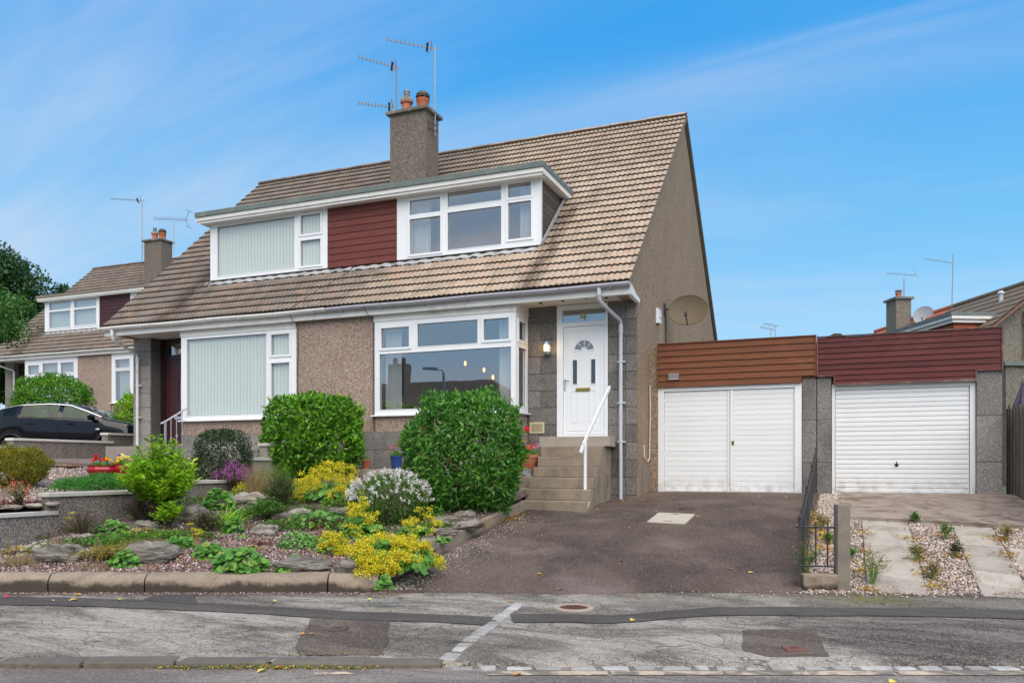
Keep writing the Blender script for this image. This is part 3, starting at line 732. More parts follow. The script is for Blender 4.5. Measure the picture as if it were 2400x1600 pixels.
def blocks(root, x0, x1, z0, z1, y, rh, mat, seed=0, halves=True, depth=.05, thirds=None, joint=.009):
    """courses of faced blocks with recessed joints; the top course ends at z1"""
    rr = random.Random(seed); z = z1; k = 0
    while z > z0+.05:
        zb = max(z0, z-rh); w_ = x1-x0
        if thirds: n = max(1, round(w_/thirds)); off = (k % 2)*.5
        cuts = [x0, x1]
        if thirds:
            cuts = [x0]+[x0+w_*(i+off)/n for i in range(0 if off else 1, n)]+[x1]
            cuts = sorted(set(round(c, 4) for c in cuts))
        elif halves and k % 2 == 1: cuts = [x0, x0+w_*.44, x1]
        for a, b in zip(cuts, cuts[1:]):
            if b-a < .03: continue
            m = MB(); pr = rr.uniform(0, .004); m.box(a+joint/2, b-joint/2, y-pr, y+depth, zb+joint/2, z-joint/2)
            m.build('block', mat, root, bevel=.004)
        z = zb; k += 1
def boards(root, x0, x1, z0, z1, y, n, mat, name='board', lean=.014, seed=0):
    h = (z1-z0)/n
    for k in range(n):
        m = MB(); a, b = z0+k*h, z0+(k+1)*h-.004
        P = [(x0, y-lean, a), (x0, y-lean, a+.012), (x0, y-.001, b), (x0, y+.02, b), (x0, y+.02, a)]
        m.prism(P, (x1-x0, 0, 0)); m.build(name, mat, root)
def digit(root, pts, w_, to3, mat, name):
    m = MB()
    for p, q in zip(pts, pts[1:]):
        m.beam(to3(*p, -.004), to3(*q, -.004), .012, w_, (0, 1, 0))
    return m.build(name, mat, root)

# ------------------------------------------------------------------ the semi-detached houses
def semi(o, root, main):
    ox, oy, oz = o
    def B(x0, x1, y0, y1, z0, z1): return (x0+ox, x1+ox, y0+oy, y1+oy, z0+oz, z1+oz)
    XL, XR, PW = -15.69, -3.48, -9.585
    yw = 13.845; ye = 14.486             # front of the bays, back of the two porches
    T3 = lambda y: (lambda u, w_, n: (u+ox, y+n+oy, w_+oz))
    # walls
    m = MB()
    for x in (XR, XL):
        sg = 1 if x == XR else -1
        P = [(13.76, 4.46), (14.53, 4.46), (14.53, .4), (24.5, .4), (24.5, 4.58), (19.142, 9.56), (13.76, 4.62)]
        m.prism([(x+ox, p[0]+oy, p[1]+oz) for p in P], (-sg*.25, 0, 0))
    m.box(*B(XL, XR, 24.25, 24.5, .4, 4.6))
    m.build('gable_wall', gable_dash, root)
    m = MB(); m.box(*B(-10.505, -8.64, yw+.012, yw+.3, 2.13, 4.46)); m.build('front_wall', pink_dash, root)
    for bx in ((-13.56, -10.505, yw+.016, yw+.3, 2.13, 2.45), (-8.64, -5.62, yw+.016, yw+.3, 2.13, 2.45), (-13.56, -13.3, yw+.302, 15.2, 2.13, 2.45), (-5.85, -5.62, yw+.302, 14.6, 2.13, 2.45)):
        m = MB(); m.box(*B(*bx)); m.build('dado_wall', pink_dash, root)
    for bx in ((-13.55, -5.61, yw+.03, yw+.3, .4, 2.13), (-5.85, -5.61, yw+.302, 14.6, .4, 2.13), (-13.55, -13.3, yw+.302, 15.2, .4, 2.13),
               (-5.60, -5.03, ye+.02, ye+.2, .4, 4.5), (-5.1, -4.0, ye+.1, ye+.2, .4, 1.98), (-4.0, XR-.02, ye+.02, ye+.2, .4, 4.5), (XL+.02, -15.16, ye+.02, ye+.25, .4, 4.5)):
        m = MB(); m.box(*B(*bx)); m.build('backing_wall', mortar, root)
    m = MB(); m.box(*B(-8.62, -8.612, yw-.001, yw+.01, 2.13, 4.4)); m.build('joint_strip', dark, root)
    if main:
        blocks(root, -13.56, -5.60, 1.30, 2.13, yw+.018, .36, granite_mid, 1, thirds=.46)
        blocks(root, -5.60, -5.015, 1.35, 4.49, ye, .322, granite, 2)
        blocks(root, -4.015, -3.69, .5, 4.46, ye, .322, granite, 3, halves=False)
        blocks(root, -3.69, XR, .5, 4.46, ye-.004, .322, granite, 4, halves=False)
        blocks(root, XL, -15.15, 1.2, 4.50, ye, .333, granite_mid, 5, halves=False)
        m = MB(); m.box(XR-.01, XR+.022, ye+.35, 15.6, .3, 1.47); m.build('plinth', simple('plinth_render', (.20,.17,.14), .95, var=.25, scale=3, bump=.6, bscale=150), root)
        # pier return beside the left door
        m = MB(); m.box(-15.152, -15.14, ye+.01, 14.8, 1.2, 4.5); m.build('pier_return', granite_dark, root)
    else:
        for (a, b, z0, y) in ((-13.56, -5.60, 1.3, yw+.018), (-5.6, -5.015, 1.35, ye), (XL, -15.15, 1.2, ye)):
            m = MB(); m.box(*B(a, b, y, y+.05, z0, 2.13 if y < ye-.2 else 4.49)); m.build('block_facing', granite_mid, root)
    # roof, dormer
    roof(root, XL-.07+ox, XR+.07+ox, (13.68+oy, 4.635+oz), (19.142+oy, 9.663+oz), (-13.66+ox, -5.5+ox, 14.85+oy, 16.75+oy), 300 if main else 0)
    m = MB(); yA, yB = 14.60, 16.62
    m.box(*B(-13.90, -5.33, yA-.03, yB, 7.185, 7.295)); m.build('dormer_roof', felt if main else felt_brown, root, bevel=.006)
    m = MB(); m.box(*B(-13.88, -5.345, yA, yA+.03, 7.10, 7.184)); m.box(*B(-13.86, -5.365, yA+.03, yA+.05, 7.045, 7.10))
    m.box(*B(-5.375, -5.345, yA+.03, 16.55, 7.08, 7.184)); m.box(*B(-13.88, -13.85, yA+.03, 16.55, 7.08, 7.184))
    m.build('dormer_fascia', white_paint, root)
    m = MB(); m.box(*B(-13.85, -5.375, yA+.05, 16.4, 7.06, 7.075)); m.build('dormer_soffit', white_paint, root)
    if main:
        # slatted cheeks follow the roof slope
        for k in range(11):
            z0 = 5.72+k*.122; z1 = z0+.114
            yb0 = 13.68+(z0-4.66)/GM; yb1 = 13.68+(z1-4.66)/GM
            m = MB(); m.prism([(-5.505, 14.87, z0), (-5.505, max(14.88, yb0), z0), (-5.505, max(14.9, yb1), z1), (-5.505, 14.87, z1)], (.018, 0, 0)); m.build('cheek_board', grey_board, root)
        m = MB(); m.prism([(-5.52, 14.87, 5.6), (-5.52, 16.6, 7.15), (-5.52, 14.87, 7.15)], (-.05, 0, 0)); m.prism([(-13.6, 14.87, 5.6), (-13.6, 16.6, 7.15), (-13.6, 14.87, 7.15)], (-.05, 0, 0)); m.build('cheek_wall', dark, root)
        m = MB(); m.beam((-5.44, 14.80, 5.75), (-5.44, 16.5, 7.32), .09, .02, (1, 0, 0)); m.build('cheek_flashing', lead, root)
    # apron flashing on the tiles below the dormer
    V = []; F = []; n = 120
    for i in range(n+1):
        x = -13.85+i*(8.45/n); zz = .012*math.sin(i*1.47)+.012*mnoise.noise((i*.5, 0, 3))
        for (dy, dz) in ((-.155-.03*mnoise.noise((i*.3, 5, 0)), -.125), (-.10, -.072), (-.05, -.035), (-.005, -.02)):
            V.append((x+ox, 14.87+dy+oy, 5.715+dz+.035+zz+oz))
    for i in range(n):
        for k in range(3): F.append((4*i+k, 4*i+4+k, 4*i+5+k, 4*i+1+k))
    npmesh('apron_flashing', V, F, lead, root)
    m = MB(); m.box(*B(-13.66, -5.5, 14.865, 14.9, 5.6, 5.79)); m.build('dormer_cill_gap', dark, root)
    boards(root, -10.42+ox, -8.70+ox, 5.76+oz, 7.05+oz, 14.85+oy, 9, red_board if main else plum_board, 'board')
    D3 = T3(14.84)
    gl = glass
    if main:
        wl = window(root, (-13.68, -10.43, 5.765, 7.06), [(-13.47, -11.30, 5.845, 6.99), (-11.13, -10.60, 5.86, 6.42), (-11.13, -10.60, 6.56, 6.98)], D3, (1, 2), gmat=clear_glass)
        blinds(wl, -13.5, -11.25, 5.8, 7.02, 14.915); blinds(wl, -11.2, -10.55, 5.8, 7.02, 14.915)
        room(wl, -13.6, -10.5, 14.89, 15.3, 5.7, 7.1)
        hr = [(-8.37, -7.60, 5.87, 6.62), (-8.37, -7.60, 6.72, 7.0), (-7.43, -6.16, 5.86, 6.62), (-7.43, -6.16, 6.72, 7.0), (-6.0, -5.80+.14, 5.9, 6.62), (-6.0, -5.66, 6.72, 6.99)]
        hr = [(-8.38, -7.66, 5.85, 6.58), (-8.38, -7.66, 6.67, 6.97), (-7.50, -6.31, 5.86, 6.62), (-7.50, -6.31, 6.74, 7.03), (-6.16, -5.63-.04, 5.93, 6.65), (-6.16, -5.67, 6.75, 7.02)]
        wr = window(root, (-8.69, -5.49, 5.765, 7.065), hr, D3, (0, 1, 4, 5))
        room(wr, -8.6, -5.6, 14.9, 17.2, 5.5, 7.12)
        curtain(wr, -8.5, -8.0, 15.05, 5.6, 7.1, 7); curtain(wr, -5.98, -5.75, 15.02, 5.6, 7.1, 4)
        m = MB(); m.box(-5.49, -5.47, 14.835, 14.92, 5.765, 7.06); m.build('corner_post', white, root)
        m = MB(); m.lathe((-6.05, 16.0, 6.13), [(.015, -.06), (.04, -.02), (.045, .03), (.02, .07)], 10); m.build('pink_lamp', emit('pink_bulb', (1, .35, .25), 6), wr, smooth=True)
    else:
        wl = window(root, (-13.68, -10.43, 5.765, 7.06), [(-13.40, -12.11, 5.90, 6.60), (-13.40, -12.11, 6.68, 7.0), (-11.90, -10.60, 5.92, 6.60), (-11.90, -10.60, 6.68, 7.0)], D3, (0, 2))
        blinds(wl, -13.45, -10.55, 5.8, 7.02, 14.98, pitch=.11) if False else None
        m = MB()
        wr = window(root, (-8.69, -5.49, 5.765, 7.065), [(-8.38, -7.66, 5.85, 6.97), (-7.50, -6.31, 5.86, 6.97), (-6.16, -5.67, 5.93, 6.97)], D3, (0,))
    # ground-floor windows
    F3 = T3(yw)
    z0p = 4.50
    if main:
        wl = window(root, (-13.585, -10.50, 2.455, z0p), [(-13.42, -11.26, 2.56, 4.235), (-11.13, -10.66, 2.60, 3.60), (-11.13, -10.66, 3.77, 4.20)], F3, (1, 2), gmat=clear_glass, sill=(-13.62, -10.47, yw-.07, yw+.05, 2.425, 2.455))
        m = MB(); m.box(-13.60, -10.50, yw-.018, yw+.01, 4.30, 4.50); m.build('head_panel', white_paint, root)
        blinds(wl, -13.5, -11.2, 2.5, 4.3, yw+.085); blinds(wl, -11.2, -10.6, 2.5, 4.3, yw+.085)
        room(wl, -13.5, -10.55, yw+.06, yw+.5, 2.4, 4.35)
        hr = [(-8.50, -7.77, 3.765, 4.25-.02), (-7.56, -6.41, 3.765, 4.25), (-6.24, -5.66-.04, 3.79, 4.22), (-8.50, -5.67, 2.56, 3.62)]
        hr = [(-8.46, -7.83, 3.77, 4.16), (-7.65, -6.37, 3.76, 4.20), (-6.24, -5.73, 3.80, 4.19), (-8.50, -5.69, 2.56, 3.655)]
        wr = window(root, (-8.625, -5.60, 2.455, z0p), hr, F3, (0, 2), sill=(-8.67, -5.57, yw-.07, yw+.05, 2.425, 2.455))
        m = MB(); m.box(-8.63, -5.60, yw-.018, yw+.01, 4.30, 4.50); m.build('head_panel', white_paint, root)
        room(wr, -8.55, -5.72, yw+.06, 17.8, 2.2, 4.5)
        curtain(wr, -8.5, -8.12, yw+.22, 2.4, 4.4, 6); curtain(wr, -6.02, -5.74, yw+.22, 2.4, 4.4, 5, .02)
        # return light of the bay
        S3 = lambda u, w_, n: (-5.594-n, u, w_)
        ws = window(root, (yw+.074, 14.47, 2.455, 4.30), [(yw+.13, 14.36, 2.58, 3.66), (yw+.13, 14.36, 3.80, 4.15)], S3, (1,), sill=(-5.62, -5.54, yw-.05, 14.48, 2.425, 2.455))
        m = MB(); m.box(-5.60, -5.585, yw-.018, 14.48, 4.30, 4.47); m.build('head_panel', white_paint, root)
        # ceiling lamp with four bare bulbs
        pend = MB(); pend.tube([(-7.0, 15.6, 4.45), (-7.0, 15.6, 3.9)], .01, 6)
        for k, (dx, dy, dz) in enumerate(((-.42, -.1, .12), (-.12, .2, .0), (.22, -.1, -.2), (.42, .15, -.12))):
            pend.tube([(-7.0, 15.6, 3.9), (-7.0+dx, 15.6+dy, 3.58+dz)], .006, 5)
        pb = pend.build('ceiling_lamp', rubber, wr)
        for k, (dx, dy, dz) in enumerate(((-.42, -.1, .12), (-.12, .2, .0), (.22, -.1, -.2), (.42, .15, -.12))):
            m = MB(); m.lathe((-7.0+dx, 15.6+dy, 3.5+dz), [(.01, -.05), (.024, -.025), (.028, .01), (.014, .05)], 10); m.build('bulb', bulb_m, wr, smooth=True)
    else:
        wl2 = wl
        wl = window(root, (-13.585, -10.50, 2.455, z0p), [(-13.38, -12.72, 3.78, 4.17), (-12.52, -11.63, 3.78, 4.22), (-11.45, -10.70, 3.80, 4.2), (-13.38, -10.70, 2.56, 3.65)], F3, (0, 2), sill=(-13.62+ox, -10.47+ox, yw-.07+oy, yw+.05+oy, 2.425+oz, 2.455+oz))
        wr = window(root, (-8.625, -5.60, 2.455, z0p), [(-8.40, -7.62, 3.84, 4.18), (-8.40, -7.62, 2.56, 3.72), (-7.45, -5.70, 2.56, 4.18)], F3, (0,), sill=(-8.67+ox, -5.57+ox, yw-.07+oy, yw+.05+oy, 2.425+oz, 2.455+oz))
        for (win, a, b, z0, z1, y) in ((wl, -13.45, -10.62, 2.5, 4.25, yw+.17), (wr, -8.35, -7.6, 2.5, 4.25, yw+.17)):
            blinds(win, a+ox, b+ox, z0+oz, z1+oz, y+oy, pitch=.12, ang=62, wd=.09)
        blinds(wl2, -13.45+ox, -10.55+ox, 5.8+oz, 7.02+oz, 14.98+oy, pitch=.11, ang=40, wd=.09)
        room(wl2, -13.6+ox, -10.5+ox, 14.9+oy, 15.5+oy, 5.7+oz, 7.1+oz); room(wl, -13.5+ox, -10.55+ox, yw+.06+oy, yw+.6+oy, 2.4+oz, 4.35+oz); room(wr, -8.5+ox, -5.7+ox, yw+.06+oy, yw+.8+oy, 2.4+oz, 4.35+oz)
        m = MB(); m.box(*B(-10.43, -10.42, 14.82, 14.86, 5.73, 7.05)); m.build('corner_post', white, root)
    # eaves
    m = MB(); m.box(*B(XL-.05, XR+.05, 13.715, 13.742, 4.42, 4.60)); m.build('fascia', white_paint, root)
    m = MB(); m.box(*B(XL-.05, XR+.05, 13.742, yw-.02, 4.425, 4.44)); m.box(*B(-5.585, XR, yw-.02, ye+.3, 4.47, 4.485)); m.box(*B(XL, -13.60, yw-.02, 14.9, 4.47, 4.485))
    m.box(*B(-5.585, XR+.05, 13.742, yw-.02, 4.44, 4.47)); m.box(*B(XL-.05, -13.60, 13.742, yw-.02, 4.44, 4.47))
    sf = m.build('soffit', soffit_m, root)
    if main:
        for (x, y) in ((-5.2, 14.1), (-4.75, 14.05), (-4.3, 14.0), (-3.95, 14.1)):
            m = MB(); m.lathe((x, y, 4.455), [(.035, 0), (.035, .02)], 14); m.build('soffit_vent', dark, sf)
        # broken verge box at the right eave
        m = MB(); m.prism([(XR-.02, 13.70, 4.60), (XR-.02, 13.72, 4.45), (XR-.02, 14.45, 4.40), (XR-.02, 14.50, 4.47), (XR-.02, 14.2, 4.52), (XR-.02, 13.80, 4.64)], (.075, 0, 0)); m.build('verge_box', white_paint, root)
    def gutter(a, b, mat):
        V = []; F = []; n = 9; xs_ = lin(a, b, 14)
        for i, x in enumerate(xs_):
            sag = .006*math.sin(i*1.1)
            for r in (.074, .067):
                for k in range(n):
                    g = math.pi+math.pi*k/(n-1); V.append((x+ox, 13.645+r*math.cos(g)+oy, 4.605+sag+r*math.sin(g)+oz))
        q = 2*n
        for i in range(13):
            for k in range(n-1):
                F.append((i*q+k, i*q+k+1, (i+1)*q+k+1, (i+1)*q+k)); F.append((i*q+n+k, (i+1)*q+n+k, (i+1)*q+n+k+1, i*q+n+k+1))
            F.append((i*q, (i+1)*q, (i+1)*q+n, i*q+n)); F.append((i*q+n-1, i*q+q-1, (i+1)*q+q-1, (i+1)*q+n-1))
        g_ = npmesh('gutter', V, F, mat, root)
        x = a+.35
        while x < b-.2:
            m = MB(); m.tube([(x+ox, 13.645+.080*math.cos(t)+oy, 4.605+.080*math.sin(t)+oz) for t in lin(math.pi, 1.75*math.pi, 7)]+[(x+ox, 13.72+oy, 4.50+oz)], .009, 5); m.build('gutter_bracket', mat, g_)
            x += .92
        m = MB()
        for x in (a, b): m.prism([(x-.006+ox, 13.645+.078*math.cos(t)+oy, 4.605+.078*math.sin(t)+oz) for t in lin(math.pi, 2*math.pi, 10)], (.012, 0, 0))
        m.build('end_cap', mat, g_)
        return g_
    gutter(XL-.12, -9.62, gutter_w); gutter(-9.60, XR+.08, gutter_g if main else gutter_w)
    def downpipe(x, xw, zb, mat):
        m = MB(); yp = 14.40
        m.tube([(x+ox, 13.645+oy, 4.57+oz), (x+ox, 13.645+oy, 4.42+oz)], .042, 12)
        m.tube([(x+ox, 13.645+oy, 4.44+oz), (x+ox, 13.66+oy, 4.36+oz), (x+.02*(1 if xw > x else -1)+ox, 13.70+oy, 4.31+oz), (xw+ox, yp-.03+oy, 4.09+oz), (xw+ox, yp+oy, 4.02+oz), (xw+ox, yp+oy, 3.9+oz)], .034, 12)
        m.tube([(xw+ox, yp+oy, 4.0+oz), (xw+ox, yp+oy, zb+oz)], .034, 14)
        m.tube([(xw+ox, yp+oy, 4.02+oz), (xw+ox, yp+oy, 3.86+oz)], .041, 14)
        p = m.build('downpipe', mat, root, smooth=True)
        for z in (3.35, 3.34-1.45, 2.6):
            b = MB(); b.box(xw-.075+ox, xw+.075+ox, yp+.02+oy, yp+.07+oy, z-.015+oz, z+.015+oz); b.tube([(xw+ox, yp+oy, z-.02+oz), (xw+ox, yp+oy, z+.02+oz)], .041, 12); b.build('pipe_clip', mat, p)
    if main: downpipe(-3.95, -3.76, .84, pipe_g); downpipe(-15.42, -15.47, 1.92, gutter_w)
    else: downpipe(-15.3, -15.0, 1.9, gutter_w)
    # chimney
    m = MB(); m.box(*B(-10.06, -9.09, 16.85, 17.5, 7.2, 9.82)); ch = m.build('chimney', chim_dash, root, bevel=.01)
    m = MB(); m.box(*B(-10.14, -9.01, 16.77, 17.58, 9.82, 9.90)); m.build('chimney_cap', simple('cap_stone', (.13,.12,.10), .95, var=.5, scale=26, bump=1, bscale=60, dirt=(.45,.42,.36), dirt_amt=.6), ch, bevel=.015)
    for k, (x, y) in enumerate(((-9.80, 17.2), (-9.36, 17.2))):
        m = MB(); m.lathe((x+ox, y+oy, 9.9+oz), [(.16, 0), (.145, .03), (.125, .08), (.12, .30), (.15, .31), (.155, .36), (.13, .37)] if k == 0 else [(.15, 0), (.14, .04), (.145, .26), (.16, .28), (.165, .33), (.15, .34)], 20)
        m.build('chimney_pot', chim_pot, ch, smooth=True)
        m = MB()
        if k == 0:
            m.lathe((x+ox, y+oy, 10.22+oz), [(.15, 0), (.16, .05), (.15, .10), (.085, .11)], 18); m.build('pot_flaunching', concrete, ch, smooth=True)
            m = MB()
            for q in range(10): g = q*math.pi/5; m.tube([(x+.075*math.cos(g)+ox, y+.075*math.sin(g)+oy, 10.32+oz), (x+.075*math.cos(g)+ox, y+.075*math.sin(g)+oy, 10.49+oz)], .009, 4)
            for z in (.05, .10, .15, .18): m.lathe((x+ox, y+oy, 10.32+z+oz), [(.082, 0), (.082, .012)], 14)
            m.build('pot_cage', galv, ch)
        else:
            for q in range(8): g = q*math.pi/4; m.tube([(x+.14*math.cos(g)+ox, y+.14*math.sin(g)+oy, 10.2+oz), (x+.14*math.cos(g)+ox, y+.14*math.sin(g)+oy, 10.34+oz)], .012, 4)
            m.lathe((x+ox, y+oy, 10.28+oz), [(.17, 0), (.17, .025)], 18); m.lathe((x+ox, y+oy, 10.33+oz), [(.165, 0), (.15, .04), (.10, .06), (.10, .08)], 18)
            m.build('pot_cowl', simple('cowl', (.10,.085,.06), .6, var=.3), ch)
house = thing('semi_detached_house', 'pair of semi-detached houses with tan tiled roof, long white dormer and white front door', 'house', (-9.585, 14.0, 1.0))
semi((0, 0, 0), house, True)
neigh = thing('semi_detached_house', 'semi-detached house further back on the left, partly hidden behind the black car', 'house', (-28.2, 24.2, 2.8))
semi((-18.6, 10.2, 1.52), neigh, False)

# front door of number 4
yd = 14.486
D3 = lambda u, w_, n: (u, yd-.03+n, w_)
m = MB(); frame_cells(m, [(-4.885, -4.075, 2.04, 4.055), (-4.90, -4.06, 4.13, 4.37)], (-5.008, -4.022, 1.985, 4.46), D3, .09)
df = m.build('door_frame', white, house, fixn=False)
m = MB(); m.add([D3(-4.90, 4.13, .03), D3(-4.06, 4.13, .03), D3(-4.06, 4.37, .03), D3(-4.90, 4.37, .03)], [(0, 1, 2, 3)]); m.build('fanlight', glass, df, fixn=False)
m = MB(); m.box(-4.95, -4.02, yd+.12, yd+.13, 4.0, 4.45); m.build('hall_dark', simple('hall', (.10,.11,.12), .9), df)
for pts, mt in (([(-4.475, 4.165), (-4.475, 4.33), (-4.555, 4.22), (-4.435, 4.22)], brass),):
    m = MB()
    for k, (p, q) in enumerate(zip(pts, pts[1:])): m.beam(D3(*p, .018), D3(*q, .018), .022 if k else .03, .006, (0, 1, 0))
    m.build('house_number', mt, df)
dr = MB(); z0, z1 = 2.045, 4.05; xa, xb = -4.88, -4.08; xm = -4.48
holes = [(-4.70, -4.615, 2.98, 3.43), (-4.345, -4.26, 2.98, 3.43)]
E3 = lambda u, w_, n: (u, yd-.005+n, w_)
frame_cells(dr, holes, (xa, xb, z0, z1), E3, .04)
door = dr.build('front_door', white, house, fixn=False)
m = MB()
for h in holes: bead(m, h, E3, .016, .012)
bead(m, (-4.80, -4.16, 2.12, 3.97), E3, .01, .007)
for h in ((-4.71, -4.60, 2.28, 2.85), (-4.36, -4.25, 2.28, 2.85)): bead(m, h, E3, .012, .009)
m.build('door_moulding', white, door, fixn=False)
for h in holes:
    m = MB(); m.add([E3(h[0], h[2], .01), E3(h[1], h[2], .01), E3(h[1], h[3], .01), E3(h[0], h[3], .01)], [(0, 1, 2, 3)]); m.build('door_pane', dark_glass, door, fixn=False)
cx0, cz0 = -4.48, 3.60
for k in range(4):                       # sunburst lights
    g0, g1 = R(8+k*41.5), R(8+k*41.5+36)
    P = [(cx0+.055*math.cos(g0), cz0+.055*math.sin(g0)), ]
    P = [(cx0+.185*math.cos(g), cz0+.185*math.sin(g)) for g in lin(g0, g1, 6)]+[(cx0+.065*math.cos(g), cz0+.065*math.sin(g)) for g in lin(g1, g0, 4)]
    m = MB(); m.prism([E3(p[0], p[1], -.004) for p in P], (0, .003, 0)); m.build('sunburst_pane', simple('obscure_glass', (.20,.23,.25), .25), door)
m = MB()
m.tube([E3(cx0+.195*math.cos(g), cz0+.195*math.sin(g), 0) for g in lin(0, math.pi, 16)], .009, 6)
m.tube([E3(cx0-.235, cz0-.005, 0)]+[E3(cx0+.06*math.cos(g), cz0+.06*math.sin(g), 0) for g in lin(math.pi, 0, 9)]+[E3(cx0+.235, cz0-.005, 0)], .009, 6)
m.build('sunburst_moulding', white, door, smooth=True)
m = MB(); m.box(-4.64, -4.36, yd-.022, yd-.006, 2.83-.02+.03, 2.885+.02); m.build('letterbox', brass, door, bevel=.004)
m = MB(); m.box(-4.865, -4.84, yd-.018, yd-.006, 2.86, 3.08); m.tube([(-4.853, yd-.02, 3.04), (-4.853, yd-.06, 3.04), (-4.75, yd-.062, 3.04)], .009, 8); m.build('handle', chrome, door)
# left front door, dark brown, deep in its porch
yl = 14.78
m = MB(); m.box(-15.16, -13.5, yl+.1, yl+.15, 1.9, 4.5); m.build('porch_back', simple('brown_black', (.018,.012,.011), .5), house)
G3 = lambda u, w_, n: (u, yl+n, w_)
m = MB(); frame_cells(m, [(-15.0, -14.16, 2.0, 3.98), (-14.95, -14.16, 4.08, 4.34)], (-15.14, -14.05, 1.92, 4.47), G3, .08)
dl = m.build('door_frame', simple('dark_brown_upvc', (.022,.010,.010), .35), house, fixn=False)
m = MB(); m.add([G3(-14.95, 4.08, .03), G3(-14.16, 4.08, .03), G3(-14.16, 4.34, .03), G3(-14.95, 4.34, .03)], [(0, 1, 2, 3)]); m.build('fanlight', glass, dl, fixn=False)
m = MB(); c6 = (-14.66, 4.20)
m.tube([G3(c6[0]+.035*math.cos(g), c6[1]-.03+.05*math.sin(g), .02) for g in lin(0, 2*math.pi, 14)], .009, 5)
m.tube([G3(c6[0]-.033, c6[1]-.02, .02), G3(c6[0]-.02, c6[1]+.05, .02), G3(c6[0]+.02, c6[1]+.085, .02)], .009, 5); m.build('house_number', simple('gold_number', (.55,.36,.08), .4), dl)
m = MB(); frame_cells(m, [(-14.60, -14.36, 3.02, 3.50)], (-15.0, -14.16, 2.0, 3.98), lambda u, w_, n: (u, yl+.03+n, w_), .04)
dd = m.build('front_door', simple('oxblood_door', (.055,.012,.014), .4, var=.1), house, fixn=False, label='dark maroon front door with small leaded pane')
m = MB(); bead(m, (-14.60, -14.36, 3.02, 3.50), lambda u, w_, n: (u, yl+.03+n, w_), .03, .012); bead(m, (-14.92, -14.24, 2.1, 3.86), lambda u, w_, n: (u, yl+.03+n, w_), .01, .006); m.build('door_moulding', simple('oxblood_door', (0,0,0)), dd, fixn=False)
m = MB(); m.add([(-14.60, yl+.05, 3.02), (-14.36, yl+.05, 3.02), (-14.36, yl+.05, 3.50), (-14.60, yl+.05, 3.50)], [(0, 1, 2, 3)]); m.build('door_pane', simple('leaded_pane', (.10,.12,.11), .3), dd, fixn=False)
m = MB()
for p, q in (((-14.56, 3.04), (-14.56, 3.48)), ((-14.40, 3.04), (-14.40, 3.48)), ((-14.56, 3.36), (-14.48, 3.26)), ((-14.48, 3.26), (-14.40, 3.16)), ((-14.52, 3.44), (-14.44, 3.32)), ((-14.6, 3.46), (-14.36, 3.46)), ((-14.6, 3.06), (-14.36, 3.06)), ((-14.5, 3.2), (-14.5, 3.04))):
    m.tube([(p[0], yl+.045, p[1]), (q[0], yl+.045, q[1])], .006, 4)
m.build('lead_came', galv, dd)
m = MB(); m.box(-14.72, -14.42, yl+.012, yl+.03, 2.56, 2.62); m.build('letterbox', chrome, dd)
m = MB(); m.box(-15.14, -14.0, 14.35, 14.9, 1.90, 1.96); m.build('door_step', simple('yellow_step', (.42,.33,.14), .8), house)
m = MB(); m.box(-15.75, -13.58, 13.75, 14.9, 1.2, 1.90); m.build('porch_platform', mortar, house)
# loose cables pinned down the front
m = MB()
for pts in ([(-10.49, 13.62, 4.54), (-10.47, 13.70, 4.42), (-10.44, 13.83, 4.35), (-10.455, 13.84, 3.4), (-10.45, 13.84, 2.3)], [(-8.66, 13.66, 4.70), (-8.70, 13.58, 4.56), (-8.66, 13.70, 4.40), (-8.635, 13.83, 4.32), (-8.64, 13.83, 2.2)]):
    m.tube(pts, .007, 5)
sl = [(-9.9+.5*0, 15.0), ]
m.tube([(-9.75, 14.83, 5.74), (-9.75, 14.60, 5.55), (-10.25, 14.1, 5.08), (-10.5, 13.62, 4.66)], .007, 5)
m.build('cable', rubber, house)

# ------------------------------------------------------------------ garages
GY = 15.5
g1 = thing('garage', 'flat-roofed garage with orange-brown cladding and white double side-hung doors', 'garage', (-2.0, 17.5, .95))
g2 = thing('garage', 'flat-roofed garage with dark maroon cladding and white up-and-over door', 'garage', (1.0, 17.5, .95))
for g, a, b, zt in ((g1, -3.44, -.45, 3.70), (g2, -.44, 2.42, 3.66)):
    m = MB(); m.box(a+.02, b-.02, GY+.14, 21.5, .5, zt-.12); m.build('garage_wall', grey_dash, g)
    m = MB(); m.box(max(a, -3.3)-.01, b+.01, GY+.02, 21.6, zt-.115, zt-.02); m.build('flat_roof', felt, g)
m = MB(); m.box(-3.478, -3.30, GY-.04, GY+.1, .6, 3.74); m.build('filler_wall', gable_dash, g1)
def pier(root, x0, x1, zt, rows, y=GY-.06, mat=granite_mid):
    z = zt; hh = (zt-.75)/rows
    for k in range(rows):
        m = MB(); m.box(x0+.004, x1-.004, y-.003*(k % 2), y+.18, z-hh+.006, z-.006); m.build('pier_block', mat, root, bevel=.006); z -= hh
    m = MB(); m.box(x0+.008, x1-.008, y+.012, y+.17, .6, zt-.02); m.build('pier_mortar', mortar, root)
pier(g1, -.695, -.448, 3.03, 3, mat=granite); pier(g2, -.444, -.20, 3.03, 3, mat=granite); pier(g2, 2.05, 2.43, 3.05, 3)
zc0, zc1 = 2.945, 3.765
h = (zc1-zc0)/7
for k in range(7):                        # brown cladding of the left garage, the vent cut into it
    a, b = zc0+k*h, zc0+(k+1)*h-.006
    spans = [(-3.30, -.452)]
    if k == 0: spans = [(-3.30, -.70)]
    for (x0, x1) in spans:
        m = MB(); m.prism([(x0, GY-.105, a), (x0, GY-.105, a+.012), (x0, GY-.088, b), (x0, GY-.06, b), (x0, GY-.06, a)], (x1-x0, 0, 0)); m.build('board', brown_board, g1)
